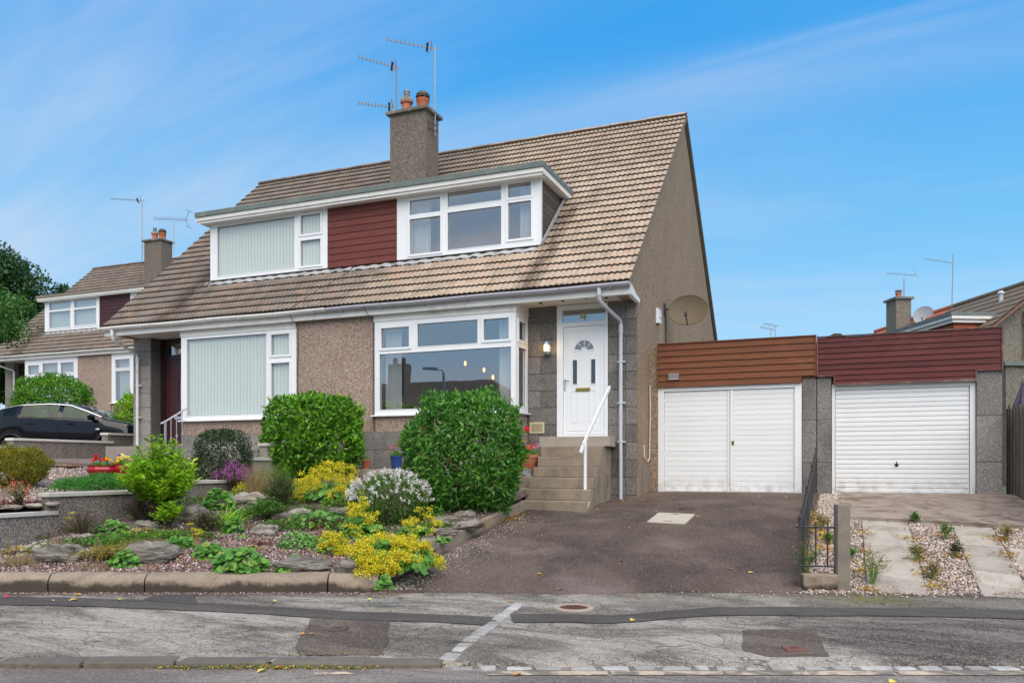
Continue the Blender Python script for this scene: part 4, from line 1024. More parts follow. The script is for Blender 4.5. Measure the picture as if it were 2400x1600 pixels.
m = MB(); m.box(-.70, -.452, GY-.085, GY-.062, 3.03, 3.04); m.box(-.47, -.452, GY-.115, GY-.06, 3.04, 3.775); m.build('cladding_trim', brown_board, g1)
m = MB(); m.box(-3.31, -.452, GY-.112, GY-.04, 3.765, 3.785); m.build('cladding_cap', brown_board, g1)
m = MB(); m.box(-3.10, -2.88, GY-.118, GY-.10, 3.085, 3.225); vb = m.build('air_vent', simple('vent_surround', (.22,.075,.035), .6), g1)
for k in range(6):
    m = MB(); z = 3.10+k*.02; m.obox((-2.99, GY-.126, z), (.095, 0, 0), (0, .012, .006), (0, .0015, .003)); m.build('louvre', galv if k else white_paint, vb)
nb = 8; z0 = 3.05; z1 = 3.735; h = (z1-z0)/7
for k in range(-2, 7):                     # maroon cladding, dropping over the door head
    a, b = z0+k*h, z0+(k+1)*h-.005
    x0, x1 = (-.435, 2.425) if k >= 0 else (-.16, 2.045)
    if k == -2: a = b-.045
    m = MB(); m.prism([(x0, GY-.10, a), (x0, GY-.10, a+.010), (x0, GY-.086, b), (x0, GY-.06, b), (x0, GY-.06, a)], (x1-x0, 0, 0)); m.build('board', maroon_board, g2)
trimm = simple('maroon_trim', (.12,.05,.045), .5, var=.2, dirt=(.5,.42,.38), dirt_amt=.45)
for bx in ((-.445, -.425, 3.04, 3.755), (2.41, 2.435, 3.0, 3.745), (-.435, -.16, 3.035, 3.05), (2.045, 2.43, 3.035, 3.05), (-.165, -.15, 2.90, 3.05), (2.03, 2.05, 2.86, 3.05), (-.435, 2.435, 3.737, 3.75)):
    m = MB(); m.box(bx[0], bx[1], GY-.118, GY-.055, bx[2], bx[3]); m.build('cladding_trim', trimm, g2)
m = MB(); m.box(-.15, 2.03, GY-.112, GY-.05, 2.872, 2.90); m.build('cladding_trim', trimm, g2)
# white double doors
m = MB(); W3 = lambda u, w_, n: (u, GY-.05+n, w_); frame_cells(m, [(-3.185, -.82, .97, 2.87)], (-3.30, -.70, .93, 2.945), W3, .12); m.build('door_frame', garage_white, g1, fixn=False)
for (a, b) in ((-3.18, -1.965), (-1.955, -.825)):
    m = MB(); m.box(a, b, GY-.012, GY+.03, .975, 2.865); leaf = m.build('garage_door', garage_white, g1)
    sp = .055 if a < -3 else .03
    for k in range(20):
        hh = 1.885/20; z = .978+k*hh
        x0, x1 = (a+.02, b-.045) if a < -3 else (a+.07, b-.02)
        m = MB(); m.prism([(x0, GY-.014, z+.002), (x0, GY-.020, z+.006), (x0, GY-.020, z+hh-.005), (x0, GY-.014, z+hh-.001)], (x1-x0, 0, 0)); m.build('slat', garage_white, leaf)
    m = MB(); xs_ = b-.035 if a < -3 else a
    m.box(xs_, xs_+(.033 if a < -3 else .06), GY-.036, GY-.012, .975, 2.865); m.build('meeting_stile', garage_white, leaf)
    for z in (1.2, 1.68, 2.2, 2.7):
        m = MB(); xx = a-.004 if a < -3 else b+.004; m.tube([(xx, GY-.03, z-.04), (xx, GY-.03, z+.04)], .009, 8); m.build('hinge', garage_white, leaf)
m = MB(); m.box(-1.93, -1.885, GY-.045, GY-.036, 1.84, 1.92); lk = m.build('lock_plate', brass, g1); m = MB(); m.tube([(-1.907, GY-.05, 1.90), (-1.907, GY-.05, 1.85)], .008, 6); m.build('keyhole', dark, lk)
m = MB(); m.box(-3.32, -.68, GY-.10, GY+.1, .88, .955); m.build('threshold', concrete, g1, bevel=.006)
# up-and-over door
m = MB(); frame_cells(m, [(-.145, 1.965, .975, 2.80)], (-.195, 2.045, .94, 2.90), lambda u, w_, n: (u, GY+.0+n, w_), .1); m.build('door_frame', garage_white, g2, fixn=False)
m = MB(); m.box(-.14, 1.96, GY+.045, GY+.07, .98, 2.80); leaf = m.build('garage_door', garage_white, g2)
for k in range(22):
    hh = 1.81/22; z = .985+k*hh; x0, x1 = -.13, 1.95
    m = MB(); m.prism([(x0, GY+.044, z), (x0, GY+.026, z+.016), (x0, GY+.026, z+hh-.014), (x0, GY+.044, z+hh-.004)], (x1-x0, 0, 0)); m.build('slat', garage_white, leaf)
m = MB(); m.lathe((0, 0, 0), [(.03, 0), (.03, .008), (.012, .012), (.012, .05)], 14); m.v = [(p[0]+.85, GY+.026-p[2], p[1]+1.47) for p in m.v]
m.tube([(.85, GY-.03, 1.47), (.85, GY-.035, 1.53)], .008, 6); m.build('handle', rubber, leaf)
m = MB(); m.box(-.20, 2.05, GY-.06, GY+.1, .86, .952); m.build('threshold', concrete, g2, bevel=.006)

# ------------------------------------------------------------------ steps and handrail of number 4
st = thing('entrance_steps', 'worn concrete steps climbing to the white front door', 'steps', (-4.3, 13, .6))
skew = lambda p: (p[0]-(p[1]-12.1)*.11, p[1], p[2])   # the flight runs slightly askew to the house
nos = [12.18, 12.42, 12.69, 12.99, 13.28, 13.50]
for k, y in enumerate(nos):
    z1 = .895+.18*k; xo = .03*max(0, 1-k)
    m = MB(); m.box(-4.82-xo, -3.70-(.03 if k == 0 else 0), y-.02, 14.48, z1-.178 if k else .45, z1); m.v = [skew(p) for p in m.v]
    m.build('step', step_m, st, bevel=.014)
m = MB(); m.box(-4.92, -3.61, 13.74, 14.46, 1.795, 1.975); m.v = [skew(p) for p in m.v]; m.build('landing_slab', simple('landing_concrete', (.35,.31,.26), .9, var=.15, scale=5, bump=.4, bscale=150, dirt=(.15,.12,.09), dirt_amt=.4), st, bevel=.012)
m = MB(); m.prism([(-3.75, 12.2, .4), (-3.75, 14.47, .4), (-3.75, 14.47, 1.79), (-3.75, 13.52, 1.60), (-3.75, 12.9, 1.15), (-3.75, 12.22, .80)], (.053, 0, 0)); m.v = [skew(p) for p in m.v]; m.build('side_wall', step_m, st, bevel=.01)
m = MB(); m.box(-5.02, -4.93, 12.35, 13.3, .5, 1.08); m.build('side_kerb', step_m, st, bevel=.012)
hr = thing('handrail', 'white metal handrail standing beside the concrete steps', 'handrail', (-3.84, 12.4, 1.08))
m = MB(); m.box(-3.865, -3.825, 12.475, 12.515, 1.07, 1.86); m.build('post', white, hr)
m = MB(); m.beam((-3.885, 12.36, 1.66), (-3.855, 12.44, 1.80), .022, .05); m.beam((-3.857, 12.42, 1.79), (-3.82, 13.88, 2.84), .024, .06); m.build('rail', white, hr)

# wall fittings
dl_ = thing('wall_lamp', 'steel wall lamp, lit, on the grey blocks left of the white door', 'wall lamp', (-5.19, 14.45, 3.55))
m = MB(); m.box(-5.24, -5.14, 14.462, 14.484, 3.56, 3.80); m.build('bracket', galv, dl_)
m = MB(); m.lathe((-5.20, 14.40, 3.55), [(.05, 0), (.058, .01), (.058, .06), (.052, .065)], 18); m.lathe((-5.20, 14.40, 3.73), [(.052, 0), (.058, .005), (.058, .06), (.045, .07)], 18); m.build('housing', chrome, dl_, smooth=True)
m = MB(); m.lathe((-5.20, 14.40, 3.615), [(.044, 0), (.044, .115)], 16); m.build('lens', lampglow, dl_, smooth=True)
for k in range(3):
    m = MB(); m.lathe((-5.20, 14.40, 3.635+k*.033), [(.055, 0), (.055, .008), (.047, .008), (.047, 0)], 18); m.build('ring', chrome, dl_)
pl_ = bpy.data.lights.new('wall_lamp_light', 'POINT'); pl_.energy = 2.0; pl_.color = (1, .65, .3); pl_.shadow_soft_size = .05
po = bpy.data.objects.new('wall_lamp_light', pl_); COL.objects.link(po); po.location = (-5.20, 14.33, 3.67)
av = thing('air_vent', 'cream louvred air vent low on the grey blocks by the door', 'air vent', (-5.41, 14.47, 2.17))
m = MB(); frame_cells(m, [(-5.53, -5.30, 2.10, 2.255)], (-5.563, -5.265, 2.072, 2.285), lambda u, w_, n: (u, 14.462+n, w_), .02); m.build('frame', simple('cream_plastic', (.62,.53,.36), .45), av, fixn=False)
m = MB(); m.box(-5.53, -5.30, 14.478, 14.482, 2.10, 2.255); m.build('back', dark, av)
for k in range(8):
    m = MB(); m.box(-5.53, -5.30, 14.464, 14.474, 2.105+k*.019, 2.116+k*.019); m.build('louvre', simple('cream_plastic', ()), av)
al = thing('alarm_box', 'small white alarm box high on the brown gable wall', 'alarm box', (-3.45, 16.2, 4.4))
m = MB(); m.prism([(-3.478, 16.05, 4.30), (-3.478, 16.36, 4.33), (-3.478, 16.36, 4.52), (-3.478, 16.30, 4.60), (-3.478, 16.05, 4.60)], (.055, 0, 0)); m.build('case', white, al, bevel=.012)
m = MB(); m.box(-3.424, -3.419, 16.20, 16.30, 4.42, 4.44); m.build('lens', rubber, al)
sdish = thing('satellite_dish', 'large smoky brown satellite dish on the gable wall above the garage', 'satellite dish', (-3.47, 16.8, 4.6))
def dish(root, c, nrm, rad, squash, mat, lnb_mat, arm=.38):
    c = Vector(c); n_ = Vector(nrm).normalized(); rt = n_.cross(Vector((0, 0, 1))).normalized(); up = rt.cross(n_)
    V = []; F = []; nr, na = 7, 32
    for side in (0, 1):
        for i in range(nr+1):
            r = rad*i/nr
            for k in range(na):
                g = 2*math.pi*k/na; V.append(tuple(c+rt*r*math.cos(g)+up*r*squash*math.sin(g)+n_*(.16*rad*(i/nr)**2-.006*side)))
    q = (nr+1)*na
    for side in (0, 1):
        for i in range(nr):
            for k in range(na):
                f = (side*q+i*na+k, side*q+i*na+(k+1) % na, side*q+(i+1)*na+(k+1) % na, side*q+(i+1)*na+k); F.append(f)
    for k in range(na): F.append((nr*na+k, nr*na+(k+1) % na, q+nr*na+(k+1) % na, q+nr*na+k))
    m = MB(); m.v = V; m.f = F; m.build('reflector', mat, root, smooth=True, fixn=False)
    m = MB(); m.tube([c+rt*rad*1.0*math.cos(t)+up*rad*squash*math.sin(t)+n_*.16*rad for t in lin(0, 2*math.pi, 40)], .008, 5); m.build('rim', mat, root)
    tip = c-up*rad*squash*.62+n_*arm
    m = MB(); m.tube([c-up*rad*squash*.97+n_*.02, tip-up*.05], .012, 6); m.build('feed_arm', rubber, root)
    m = MB(); m.tube([tip-up*.06, tip+up*.03-n_*.03], .028, 10); m.tube([tip+up*.01-n_*.04, tip+up*.05-n_*.09], [.03, .022], 10); m.build('receiver', lnb_mat, root)
    return c, rt, up, n_
def smoky():
    t = NT('smoked_dish'); t.done((.17,.135,.09), .45, .3); tr = t.N.new('ShaderNodeBsdfTransparent'); tr.inputs[0].default_value = (.8,.74,.62,1)
    mx = t.N.new('ShaderNodeMixShader'); mx.inputs[0].default_value = .35; t.K.new(t.b.outputs[0], mx.inputs[1]); t.K.new(tr.outputs[0], mx.inputs[2]); t.K.new(mx.outputs[0], t.out.inputs[0]); return t.m
smoke = smoky()
dish(sdish, (-2.99, 16.95, 4.66), (.05, -.93, .22), .40, .82, smoke, rubber)
m = MB(); m.tube([(-3.47, 16.9, 4.72), (-3.30, 16.95, 4.74), (-3.05, 17.0, 4.70)], .02, 8); m.box(-3.48, -3.455, 16.82, 16.98, 4.60, 4.84); m.build('wall_mount', rubber, sdish)
m = MB(); m.tube([(-3.455, 16.95, 4.7), (-3.455, 16.96, 3.7)], .010, 6); m.build('cable', rubber, sdish)
m = MB(); m.tube([(-3.455, 15.44, 3.0), (-3.44, 15.40, 2.4), (-3.45, 15.38, 1.6), (-3.44, 15.2, 1.53), (-3.455, 14.98, 1.62), (-3.46, 14.95, 1.85)], .009, 6); tag(m.build('hanging_cable', white_paint), 'loose cable looped low on the gable wall beside the garage', 'cable')

# ------------------------------------------------------------------ aerials
def yagi(root, tip, tail, n, el, mat=aer, refl=True, up=(0, 0, 1)):
    tip, tail = Vector(tip), Vector(tail); d = (tail-tip).normalized(); sd_ = d.cross(Vector(up)).normalized(); u2 = sd_.cross(d)
    m = MB(); m.beam(tip, tail, .018, .018); m.build('boom', mat, root)
    L = (tail-tip).length
    for k in range(n):
        p = tip+d*L*(k+.15)/(n+.6); e = MB()
        ax = (sd_*.6+u2*.8)
        e.tube([p-ax*el, p+ax*el], .006, 4); e.build('element', mat, root)
    if refl:
        e = MB(); p = tip+d*L*.80
        e.beam(p-(sd_*.5+u2*.85)*.10, p+(sd_*.5+u2*.85)*.10, .05, .03); e.build('dipole', iron, root)
        p = tip+d*L*.9
        for sgn in (-1, 1): e = MB(); e.tube([p, p+(u2*sgn-d*.35)*.17+sd_*.05], .013, 5); e.build('reflector_arm', mat, root)
a1 = thing('tv_aerial', 'double tv aerial on short mast left of the big chimney pots', 'aerial', (-10.02, 17.1, 9.9))
m = MB(); m.tube([(-10.02, 17.08, 9.7), (-10.02, 17.08, 11.08)], .018, 7); m.build('mast', aer, a1)
yagi(a1, (-10.87, 16.74, 11.33), (-9.93, 17.12, 11.05), 11, .05)
yagi(a1, (-10.88, 16.74, 10.22), (-10.0, 17.08, 10.10), 11, .05)
a2 = thing('tv_aerial', 'taller tv aerial strapped to the right side of the main chimney', 'aerial', (-9.05, 17.4, 9.4))
m = MB(); m.tube([(-9.03, 17.2, 9.32), (-9.03, 17.2, 11.42)], .019, 7); m.build('mast', galv, a2)
for z in (9.42, 9.56):
    m = MB(); m.tube([(-9.09, 16.98, z), (-8.99, 17.18, z), (-8.97, 17.24, z)], .011, 5); m.build('bracket', iron, a2)
m = MB(); m.box(-9.095, -9.075, 16.95, 17.0, 9.38, 9.60); m.build('bracket_plate', rust, a2)
yagi(a2, (-10.10, 16.78, 11.62), (-8.98, 17.22, 11.38), 11, .05)
a3 = thing('tv_aerial', 'thin tv aerial on tall mast left of the far chimney', 'aerial', (-28.73, 27, 10.5))
m = MB(); m.tube([(-28.73, 27, 10.55), (-28.73, 27, 13.2)], .028, 6); m.build('mast', galv, a3)
for z in (10.75, 11.05): m = MB(); m.tube([(-28.73, 27, z+.1), (-28.6, 27.05, z)], .02, 4); m.build('bracket', galv, a3)
yagi(a3, (-30.6, 27, 13.48), (-28.6, 27, 13.15), 14, .06)
a4 = thing('tv_aerial', 'grid tv aerial on thin mast right of the far chimney', 'aerial', (-26.9, 27, 11))
m = MB(); m.tube([(-26.9, 27, 10.6), (-26.9, 27, 12.05)], .022, 6); m.build('mast', galv, a4)
yagi(a4, (-28.05, 27, 12.30), (-26.1, 27, 12.02), 14, .11, refl=False)
m = MB()
for t in (-.35, .35): m.tube([(-26.25, 27, 12.05), (-26.05, 27, 12.05+t)], .014, 4); m.tube([(-26.05, 26.8, 12.05+t), (-26.05, 27.2, 12.05+t)], .012, 4)
m.build('reflector', galv, a4)

# ------------------------------------------------------------------ low rendered walls
def run_wall(root, x0, x1, y0, y1, z0, z1, mat, cop, over=.03, stones=2, ch=.055):
    m = MB(); m.box(x0, x1, y0, y1, z0, z1-ch); m.build('render', mat, root)
    for k in range(stones):
        a = y0+(y1-y0)*k/stones; b = y0+(y1-y0)*(k+1)/stones
        m = MB(); m.box(x0-over, x1+over, a+.004 if k else a-.03, b-.004 if k < stones-1 else b, z1-ch, z1); m.build('coping', cop, root, bevel=.008)
bw_ = thing('rendered_wall', 'stepped rendered boundary wall with pale coping in front of the black car', 'wall', (-17.2, 13, 1.3))
run_wall(bw_, -17.3, -17.1, 8.0, 12.78, .7, 1.875, grey_dash, coping_w, stones=4)
run_wall(bw_, -17.305, -17.095, 12.50, 15.16, 1.0, 2.072, grey_dash, coping_w, stones=2)
run_wall(bw_, -17.31, -17.09, 15.0, 19.5, 1.0, 2.285, grey_dash, coping_w, stones=3)
gw = thing('rendered_wall', 'low rendered garden wall stepping up between rockery and left garden', 'wall', (-9.62, 8, .5))
run_wall(gw, -9.72, -9.59, 6.1, 7.62, .2, .865, grey_dash, coping_m, stones=2)
run_wall(gw, -9.725, -9.585, 7.50, 9.9, .3, 1.10, grey_dash, coping_m, stones=2)
run_wall(gw, -9.73, -9.58, 9.85, 11.2, .3, 1.22, grey_dash, coping_m, stones=1)
lw = thing('low_wall', 'short stepped grey wall with coping between the clipped shrubs by the house', 'wall', (-9.6, 12, 1.3))
run_wall(lw, -9.70, -9.55, 11.2, 12.0, .9, 1.60, mortar, coping_m, stones=1)
run_wall(lw, -9.705, -9.545, 11.75, 13.7, .9, 1.86, mortar, coping_m, stones=2)
pth = MB(); pth.box(-9.5, -5.65, 12.85, 13.84, .8, 1.395); tag(pth.build('house_path', concrete, bevel=.01), kind='structure')
pth = MB(); pth.box(-16.6, -9.75, 13.0, 13.84, .8, 1.40); tag(pth.build('left_path', mortar, bevel=.01), kind='structure')
for k in range(16):                       # brick-edged landing before the left porch
    m = MB(); x = -15.9+k*.13; z = left_z(*to_street(x, 11.8))+.05; m.box(x, x+.12, 11.3, 11.95, z-.05, z)
    tag(m.build('paving_brick', simple('path_brick', (.26,.17,.13), .9, rnd=.2)), kind='structure')

# porch handrail of the left house
lr = thing('porch_railing', 'grey galvanised porch railing with twisted balusters by the maroon door', 'railing', (-13.6, 13.4, 1.9))
m = MB(); m.tube([(-13.62, 13.30, 2.36), (-13.57, 13.40, 2.42), (-13.30, 13.74, 2.72)], .022, 8); m.build('rail', galv, lr, smooth=True)
m = MB(); m.tube([(-13.57, 13.38, 1.38), (-13.57, 13.38, 2.42)], .028, 8); m.build('post', galv, lr, smooth=True)
for k, x in enumerate((-13.50, -13.43, -13.36)):
    y = 13.38+(x+13.57)*1.25; zt = 2.42+(x+13.57)*1.1
    m = MB(); m.tube([(x, y, 1.45), (x, y, zt)], .010, 6); bl = m.build('baluster', galv, lr)
    m = MB()
    for q in range(4):
        m.tube([(x+.028*math.sin(t)*math.cos(t+q*math.pi/2), y+.028*math.sin(t)*math.sin(t+q*math.pi/2), 1.98+.06*k+.10*t/math.pi) for t in lin(0, math.pi, 8)], .004, 4)
    m.build('twist', galv, bl)

# ------------------------------------------------------------------ kerbs, setts, covers
def stone_run(root, name, pts, wdt, hgt, zf, mat, gap=.012, bevel=.02, skew=0, rr=None, kind=None):
    for (a, b) in pts:
        u = Vector((b[0]-a[0], b[1]-a[1])); L = u.length; u = u/L; nrm = Vector((-u.y, u.x))
        j = (lambda r: rr.uniform(-r, r)) if rr else (lambda r: 0)
        A = Vector(a)+u*gap/2; Bp = Vector(b)-u*gap/2
        w1, w2 = wdt*(1+j(.22)), wdt*(1+j(.22))
        base = [A-nrm*w1/2+u*j(.015), Bp-nrm*w2/2+u*j(.015), Bp+nrm*w2/2+u*j(.03), A+nrm*w1/2+u*j(.03)]
        sm_, dm = (a[0]+b[0])/2, (a[1]+b[1])/2
        m = MB(); m.prism([street(p.x, p.y, zf(p.x, p.y)-.08) for p in base], (0, 0, hgt+.08+j(.006)))
        m.build(name, mat, root, bevel=bevel, kind=kind)
def on(u, v, z): d = (1.45-z)*1900/(v-1091.6); return ((u-1204.9)/1900*d, d)
# tall garden kerb: five long stones seen from the road
gk = thing('garden_kerb', 'row of tall worn concrete kerb stones along the front of the rockery', 'kerb', street(-3, 8.85, .1))
js = [-260, 113, 339, 768, 887]
for a, b in zip(js, js[1:]):
    A = on(a, 1390, .07); Bq = on(b, 1390, .07); A = (A[0], 8.73); Bq = (Bq[0], 8.73)
    sa_, sb_ = (a-1204.9)/1900*8.73, (b-1204.9)/1900*8.73
    m = MB(); n = max(2, int((sb_-sa_)/.12)); prof = [(0, -.1), (-.01, .12), (.012, .165), (.05, .20), (.17, .215), (.19, .20), (.19, -.1)]
    V = []; F = []; k = len(prof)
    for i in range(n+1):
        s = sa_+.009+(sb_-sa_-.018)*i/n
        for (dd, zz) in prof:
            wv = .012*mnoise.noise((s*2.2, dd*9, zz*9)); V.append(street(s, 8.73+dd+wv, .075+zz+wv*.6))
    for i in range(n):
        for q in range(k): F.append((i*k+q, i*k+(q+1) % k, (i+1)*k+(q+1) % k, (i+1)*k+q))
    F += [tuple(range(k))[::-1], tuple(n*k+q for q in range(k))]
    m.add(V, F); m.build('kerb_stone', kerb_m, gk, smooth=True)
# side edging beside the drive
ek = thing('drive_edging', 'sloping concrete edging between the rockery and the tarmac drive', 'kerb', (-4.75, 9.8, .4))
ys_ = lin(7.62, 12.25, 7)
for a, b in zip(ys_, ys_[1:]):
    za, zb = xy_z(drive_z, -4.7, a), xy_z(drive_z, -4.7, b)
    m = MB(); m.prism([(-4.80, a+.006, za-.15), (-4.80, b-.006, zb-.15), (-4.80, b-.006, zb+.155), (-4.80, a+.006, za+.155)], (.09, 0, 0)); m.build('edging_stone', kerb_m, ek, bevel=.018)
# street kerb
sk = thing('street_kerb', 'low dark granite kerb along the road on the left', 'kerb', street(-2, 5.87, 0))
js = [-420, -210, 0, 203, 419, 638, 860, 1040]
js[:3] = [-400, -190, 5]
kp = [(((a-1204.9)/1900*5.90, 5.905), ((b-1204.9)/1900*5.90, 5.905)) for a, b in zip(js, js[1:])]
stone_run(sk, 'kerb_stone', kp, .185, .045, lambda s, d: 0.0, kerbstone_m, .02, .014, rr=random.Random(4))
rs = random.Random(11)
sl_ = thing('sett_row', 'row of pale worn setts flush with the road edge before the drives', 'setts', street(1.5, 5.8, 0))
seg = [(1048,1114),(1120,1172),(1178,1250),(1254,1325),(1330,1401),(1406,1476),(1480,1539),(1545,1622),(1626,1669),(1673,1739),(1743,1799),(1803,1870),(1874,1943),(1949,2004),(2010,2094),(2097,2148),(2151,2206),(2210,2262),(2266,2324),(2328,2392),(2396,2470)]
stone_run(sl_, 'sett', [(((a-1204.9)/1900*5.80, 5.81), ((b-1204.9)/1900*5.80, 5.81)) for a, b in seg], .10, .013, lambda s, d: 0.0, sett_m, .03, .024, rr=rs)
sd2 = thing('sett_row', 'diagonal line of pale setts crossing the pavement', 'setts', street(0, 7, .05))
P0 = on(1044, 1545, .04); P1 = on(1218, 1412, .075)
fr = [0, .10, .24, .34, .45, .60, .69, .75, .84, 1.0]
stone_run(sd2, 'sett', [((P0[0]+(P1[0]-P0[0])*a, P0[1]+(P1[1]-P0[1])*a), (P0[0]+(P1[0]-P0[0])*b, P0[1]+(P1[1]-P0[1])*b)) for a, b in zip(fr, fr[1:])], .115, .018, lambda s, d: pave_z(s, d)-.006, sett_m, .035, .026, rr=rs)
for (a, b) in ((1140, 1425), (1432, 1696), (1700, 2096), (2106, 2470)):    # worn cream line
    pts = []
    s0, s1 = (a-1204.9)/1900*5.67, (b-1204.9)/1900*5.67
    n = 40
    up_ = [(s0+(s1-s0)*i/n, 5.72+.012*mnoise.noise((s0+i*.35, 1, 0))) for i in range(n+1)]
    lo_ = [(s0+(s1-s0)*i/n, 5.615+.012*mnoise.noise((s0+i*.35, 9, 0))) for i in range(n+1)]
    V = [street(s, d, .006) for s, d in up_]+[street(s, d, .006) for s, d in lo_]
    npmesh('road_line', V, [(i, n+1+i, n+2+i, i+1) for i in range(n)], cream_line, kind='structure')
patch('road_line', [((735-1204.9)/1900*5.7, 5.69), ((815-1204.9)/1900*5.7, 5.70), ((840-1204.9)/1900*5.7, 5.64), ((740-1204.9)/1900*5.7, 5.62)], cream_line, .005, lambda s, d: 0.0)
def flat_cover(name, label, cat, s, d, z, w_, l_, mat, rz=0, grooves=False, thick=.012):
    x, y, _ = street(s, d); t = thing(name, label, cat, (x, y, z), rz)
    m = MB(); m.box(-w_/2, w_/2, -l_/2, l_/2, -thick, .004); m.build('plate', mat, t, bevel=.004, world=False)
    return t
castiron = simple('rusty_iron', (.11,.045,.03), .8, var=.3, scale=14, bump=.5, bscale=50)
c_ = flat_cover('stopcock_cover', 'small square rusty cover in the brown patch left of the setts', 'drain cover', -1.50, 6.92, pave_z(0, 6.92)+.012, .15, .15, simple('brown_iron', (.085,.055,.042), .7, var=.2), VIEW)
m = MB(); m.box(-.03, .03, -.008, .008, .004, .007); m.build('slot', dark, c_, world=False)
c_ = flat_cover('stopcock_cover', 'small square reddish cover in the brown patch near the right edge', 'drain cover', 2.15, 6.22, pave_z(0, 6.22)+.009, .16, .15, simple('red_iron', (.16,.06,.04), .7, var=.2), VIEW)
m = MB(); m.box(-.03, .03, -.008, .008, .004, .007); m.build('slot', dark, c_, world=False)
mh = thing('manhole', 'round cast iron cover with ribbed top set in pale concrete on the pavement', 'manhole', street(.58, 7.88, pave_z(0, 7.88)))
cx1, cy1 = 0, 0
m = MB(); m.lathe((0, 0, 0), [(.20, -.02), (.195, .012), (.15, .016), (.14, .006)], 28); m.build('surround', simple('pale_surround', (.36,.29,.23), .9, var=.2, bump=.5), mh, world=False)
m = MB(); m.lathe((0, 0, 0), [(.138, -.01), (.138, .010)], 28); m.build('lid', castiron, mh, world=False)
for i in range(-5, 6):
    for j in range(-5, 6):
        if math.hypot(i, j)*.024 < .125:
            m = MB(); m.box(i*.024-.008, i*.024+.008, j*.024-.004, j*.024+.004, .010, .015); m.build('rib', castiron, mh, world=False)
dc = thing('drain_cover', 'square pale concrete drain cover with two hand slots in the drive', 'drain cover', (-2.36, 11.95, xy_z(drive_z, -2.36, 11.95)))
slx = (xy_z(drive_z, -2.36, 12.29)-xy_z(drive_z, -2.36, 11.61))/.68; sly = (xy_z(drive_z, -2.1, 11.95)-xy_z(drive_z, -2.6, 11.95))/.5
def onslope(x, y, dz=0): return (x, y, xy_z(drive_z, -2.36, 11.95)+(y-11.95)*slx+(x+2.36)*sly+.022+dz)
m = MB(); m.prism([onslope(-2.64, 11.60, -.04), onslope(-2.09, 11.62, -.04), onslope(-2.07, 12.31, -.04), onslope(-2.62, 12.29, -.04)], (0, 0, .045)); m.build('slab', simple('cover_concrete', (.42,.38,.31), .9, var=.1, bump=.3), dc, bevel=.006)
for yy in (11.70, 12.21): m = MB(); m.box(-2.42, -2.30, yy-.012, yy+.012, onslope(-2.36, yy)[2]-.02, onslope(-2.36, yy)[2]+.008); m.build('hand_slot', dark, dc)
rc = thing('drain_cover', 'small round rusty drain cover in the drive behind the concrete one', 'drain cover', (-2.30, 12.82, xy_z(drive_z, -2.3, 12.82)))
m = MB(); m.lathe((-2.30, 12.82, xy_z(drive_z, -2.3, 12.82)+.0), [(.105, -.02), (.105, .022), (.09, .022), (.088, .018)], 24); m.build('lid', castiron, rc)

# gravel drive: apron and two strips of slabs
def dz(x, y, o=0): return (x, y, xy_z(drive_z, x, y)+o)
n = 20; V = []; F = []
for i in range(n+1):
    for j in range(9):
        x = -.05+(2.62)*i/n if j else .08+2.62*i/n; y = 12.64+(15.46-12.64)*j/8
        V.append(dz(x, y, .03))
for i in range(n):
    for j in range(8): F.append((i*9+j, (i+1)*9+j, (i+1)*9+j+1, i*9+j+1))
npmesh('garage_apron', V, F, apron_m, kind='structure')
m = MB(); m.prism([dz(.08, 12.64, -.03), dz(2.62, 12.64, -.03), dz(2.62, 12.64, .029), dz(.08, 12.64, .029)], (0, .03, 0)); tag(m.build('apron_edge', apron_m), kind='structure')
strips = []
for si, (xa, xb, y0, y1, lab) in enumerate(((.24, .83, 9.62, 12.60, 'left strip of pale paving slabs in the gravel drive'), (1.37, 1.85, 9.8, 12.55, 'right strip of pale paving slabs in the gravel drive'), (1.90, 2.38, 9.9, 11.7, 'third strip of slabs at the right edge of the gravel drive'))):
    t = thing('slab_strip', lab, 'paving', dz((xa+xb)/2, (y0+y1)/2))
    n = max(3, round((y1-y0)/.5))
    for k in range(n):
        a = y0+(y1-y0)*k/n+.006; b = y0+(y1-y0)*(k+1)/n-.006
        m = MB(); m.prism([dz(xa, a, -.03), dz(xb, a, -.03), dz(xb, b, -.03), dz(xa, b, -.03)], (0, 0, .034+random.uniform(-.004, .006))); m.build('slab', slab_m, t, bevel=.005)

# railing between the drives, post and kerb block
rl = thing('iron_railing', 'black iron railing running back between the two drives', 'railing', (-.45, 12, .7))
ya, yb = 9.42, 15.2; zt = lambda y: 1.02+(y-9.3)*(1.70-1.02)/(15.2-9.3); zb = lambda y: xy_z(drive_z, -.45, y)+.12
zt = lambda y: .80+(y-9.3)*.148
for off, f in ((-.03, zt), (.0, zb)):
    m = MB(); m.tube([(-.45, y, f(y)+off) for y in lin(ya, yb, 12)], .012, 6); m.build('rail', iron, rl)
y = ya; k = 0
while y < yb:
    m = MB(); m.tube([(-.45, y, zb(y)), (-.45, y, zt(y)+.05)], .009, 5); m.build('baluster', iron, rl)
    y += .105; k += 1
for y in lin(ya, yb, 4):
    m = MB(); m.beam((-.45, y, zb(y)-.15), (-.45, y, zt(y)+.09), .03, .03, (0, 1, 0)); m.build('post', iron, rl)
    m = MB(); m.tube([(-.45, y-.05, zt(y)+.09), (-.45, y+.05, zt(y)+.09)], .018, 6); m.build('finial', rust, rl)
rg = thing('iron_railing', 'short black iron railing panel facing the pavement beside the concrete post', 'railing', street(3.4, 8.9, .3))
A = street(3.13, 9.02); Bq = street(3.53, 8.92)
def L3(t, z): return (A[0]+(Bq[0]-A[0])*t, A[1]+(Bq[1]-A[1])*t, z)
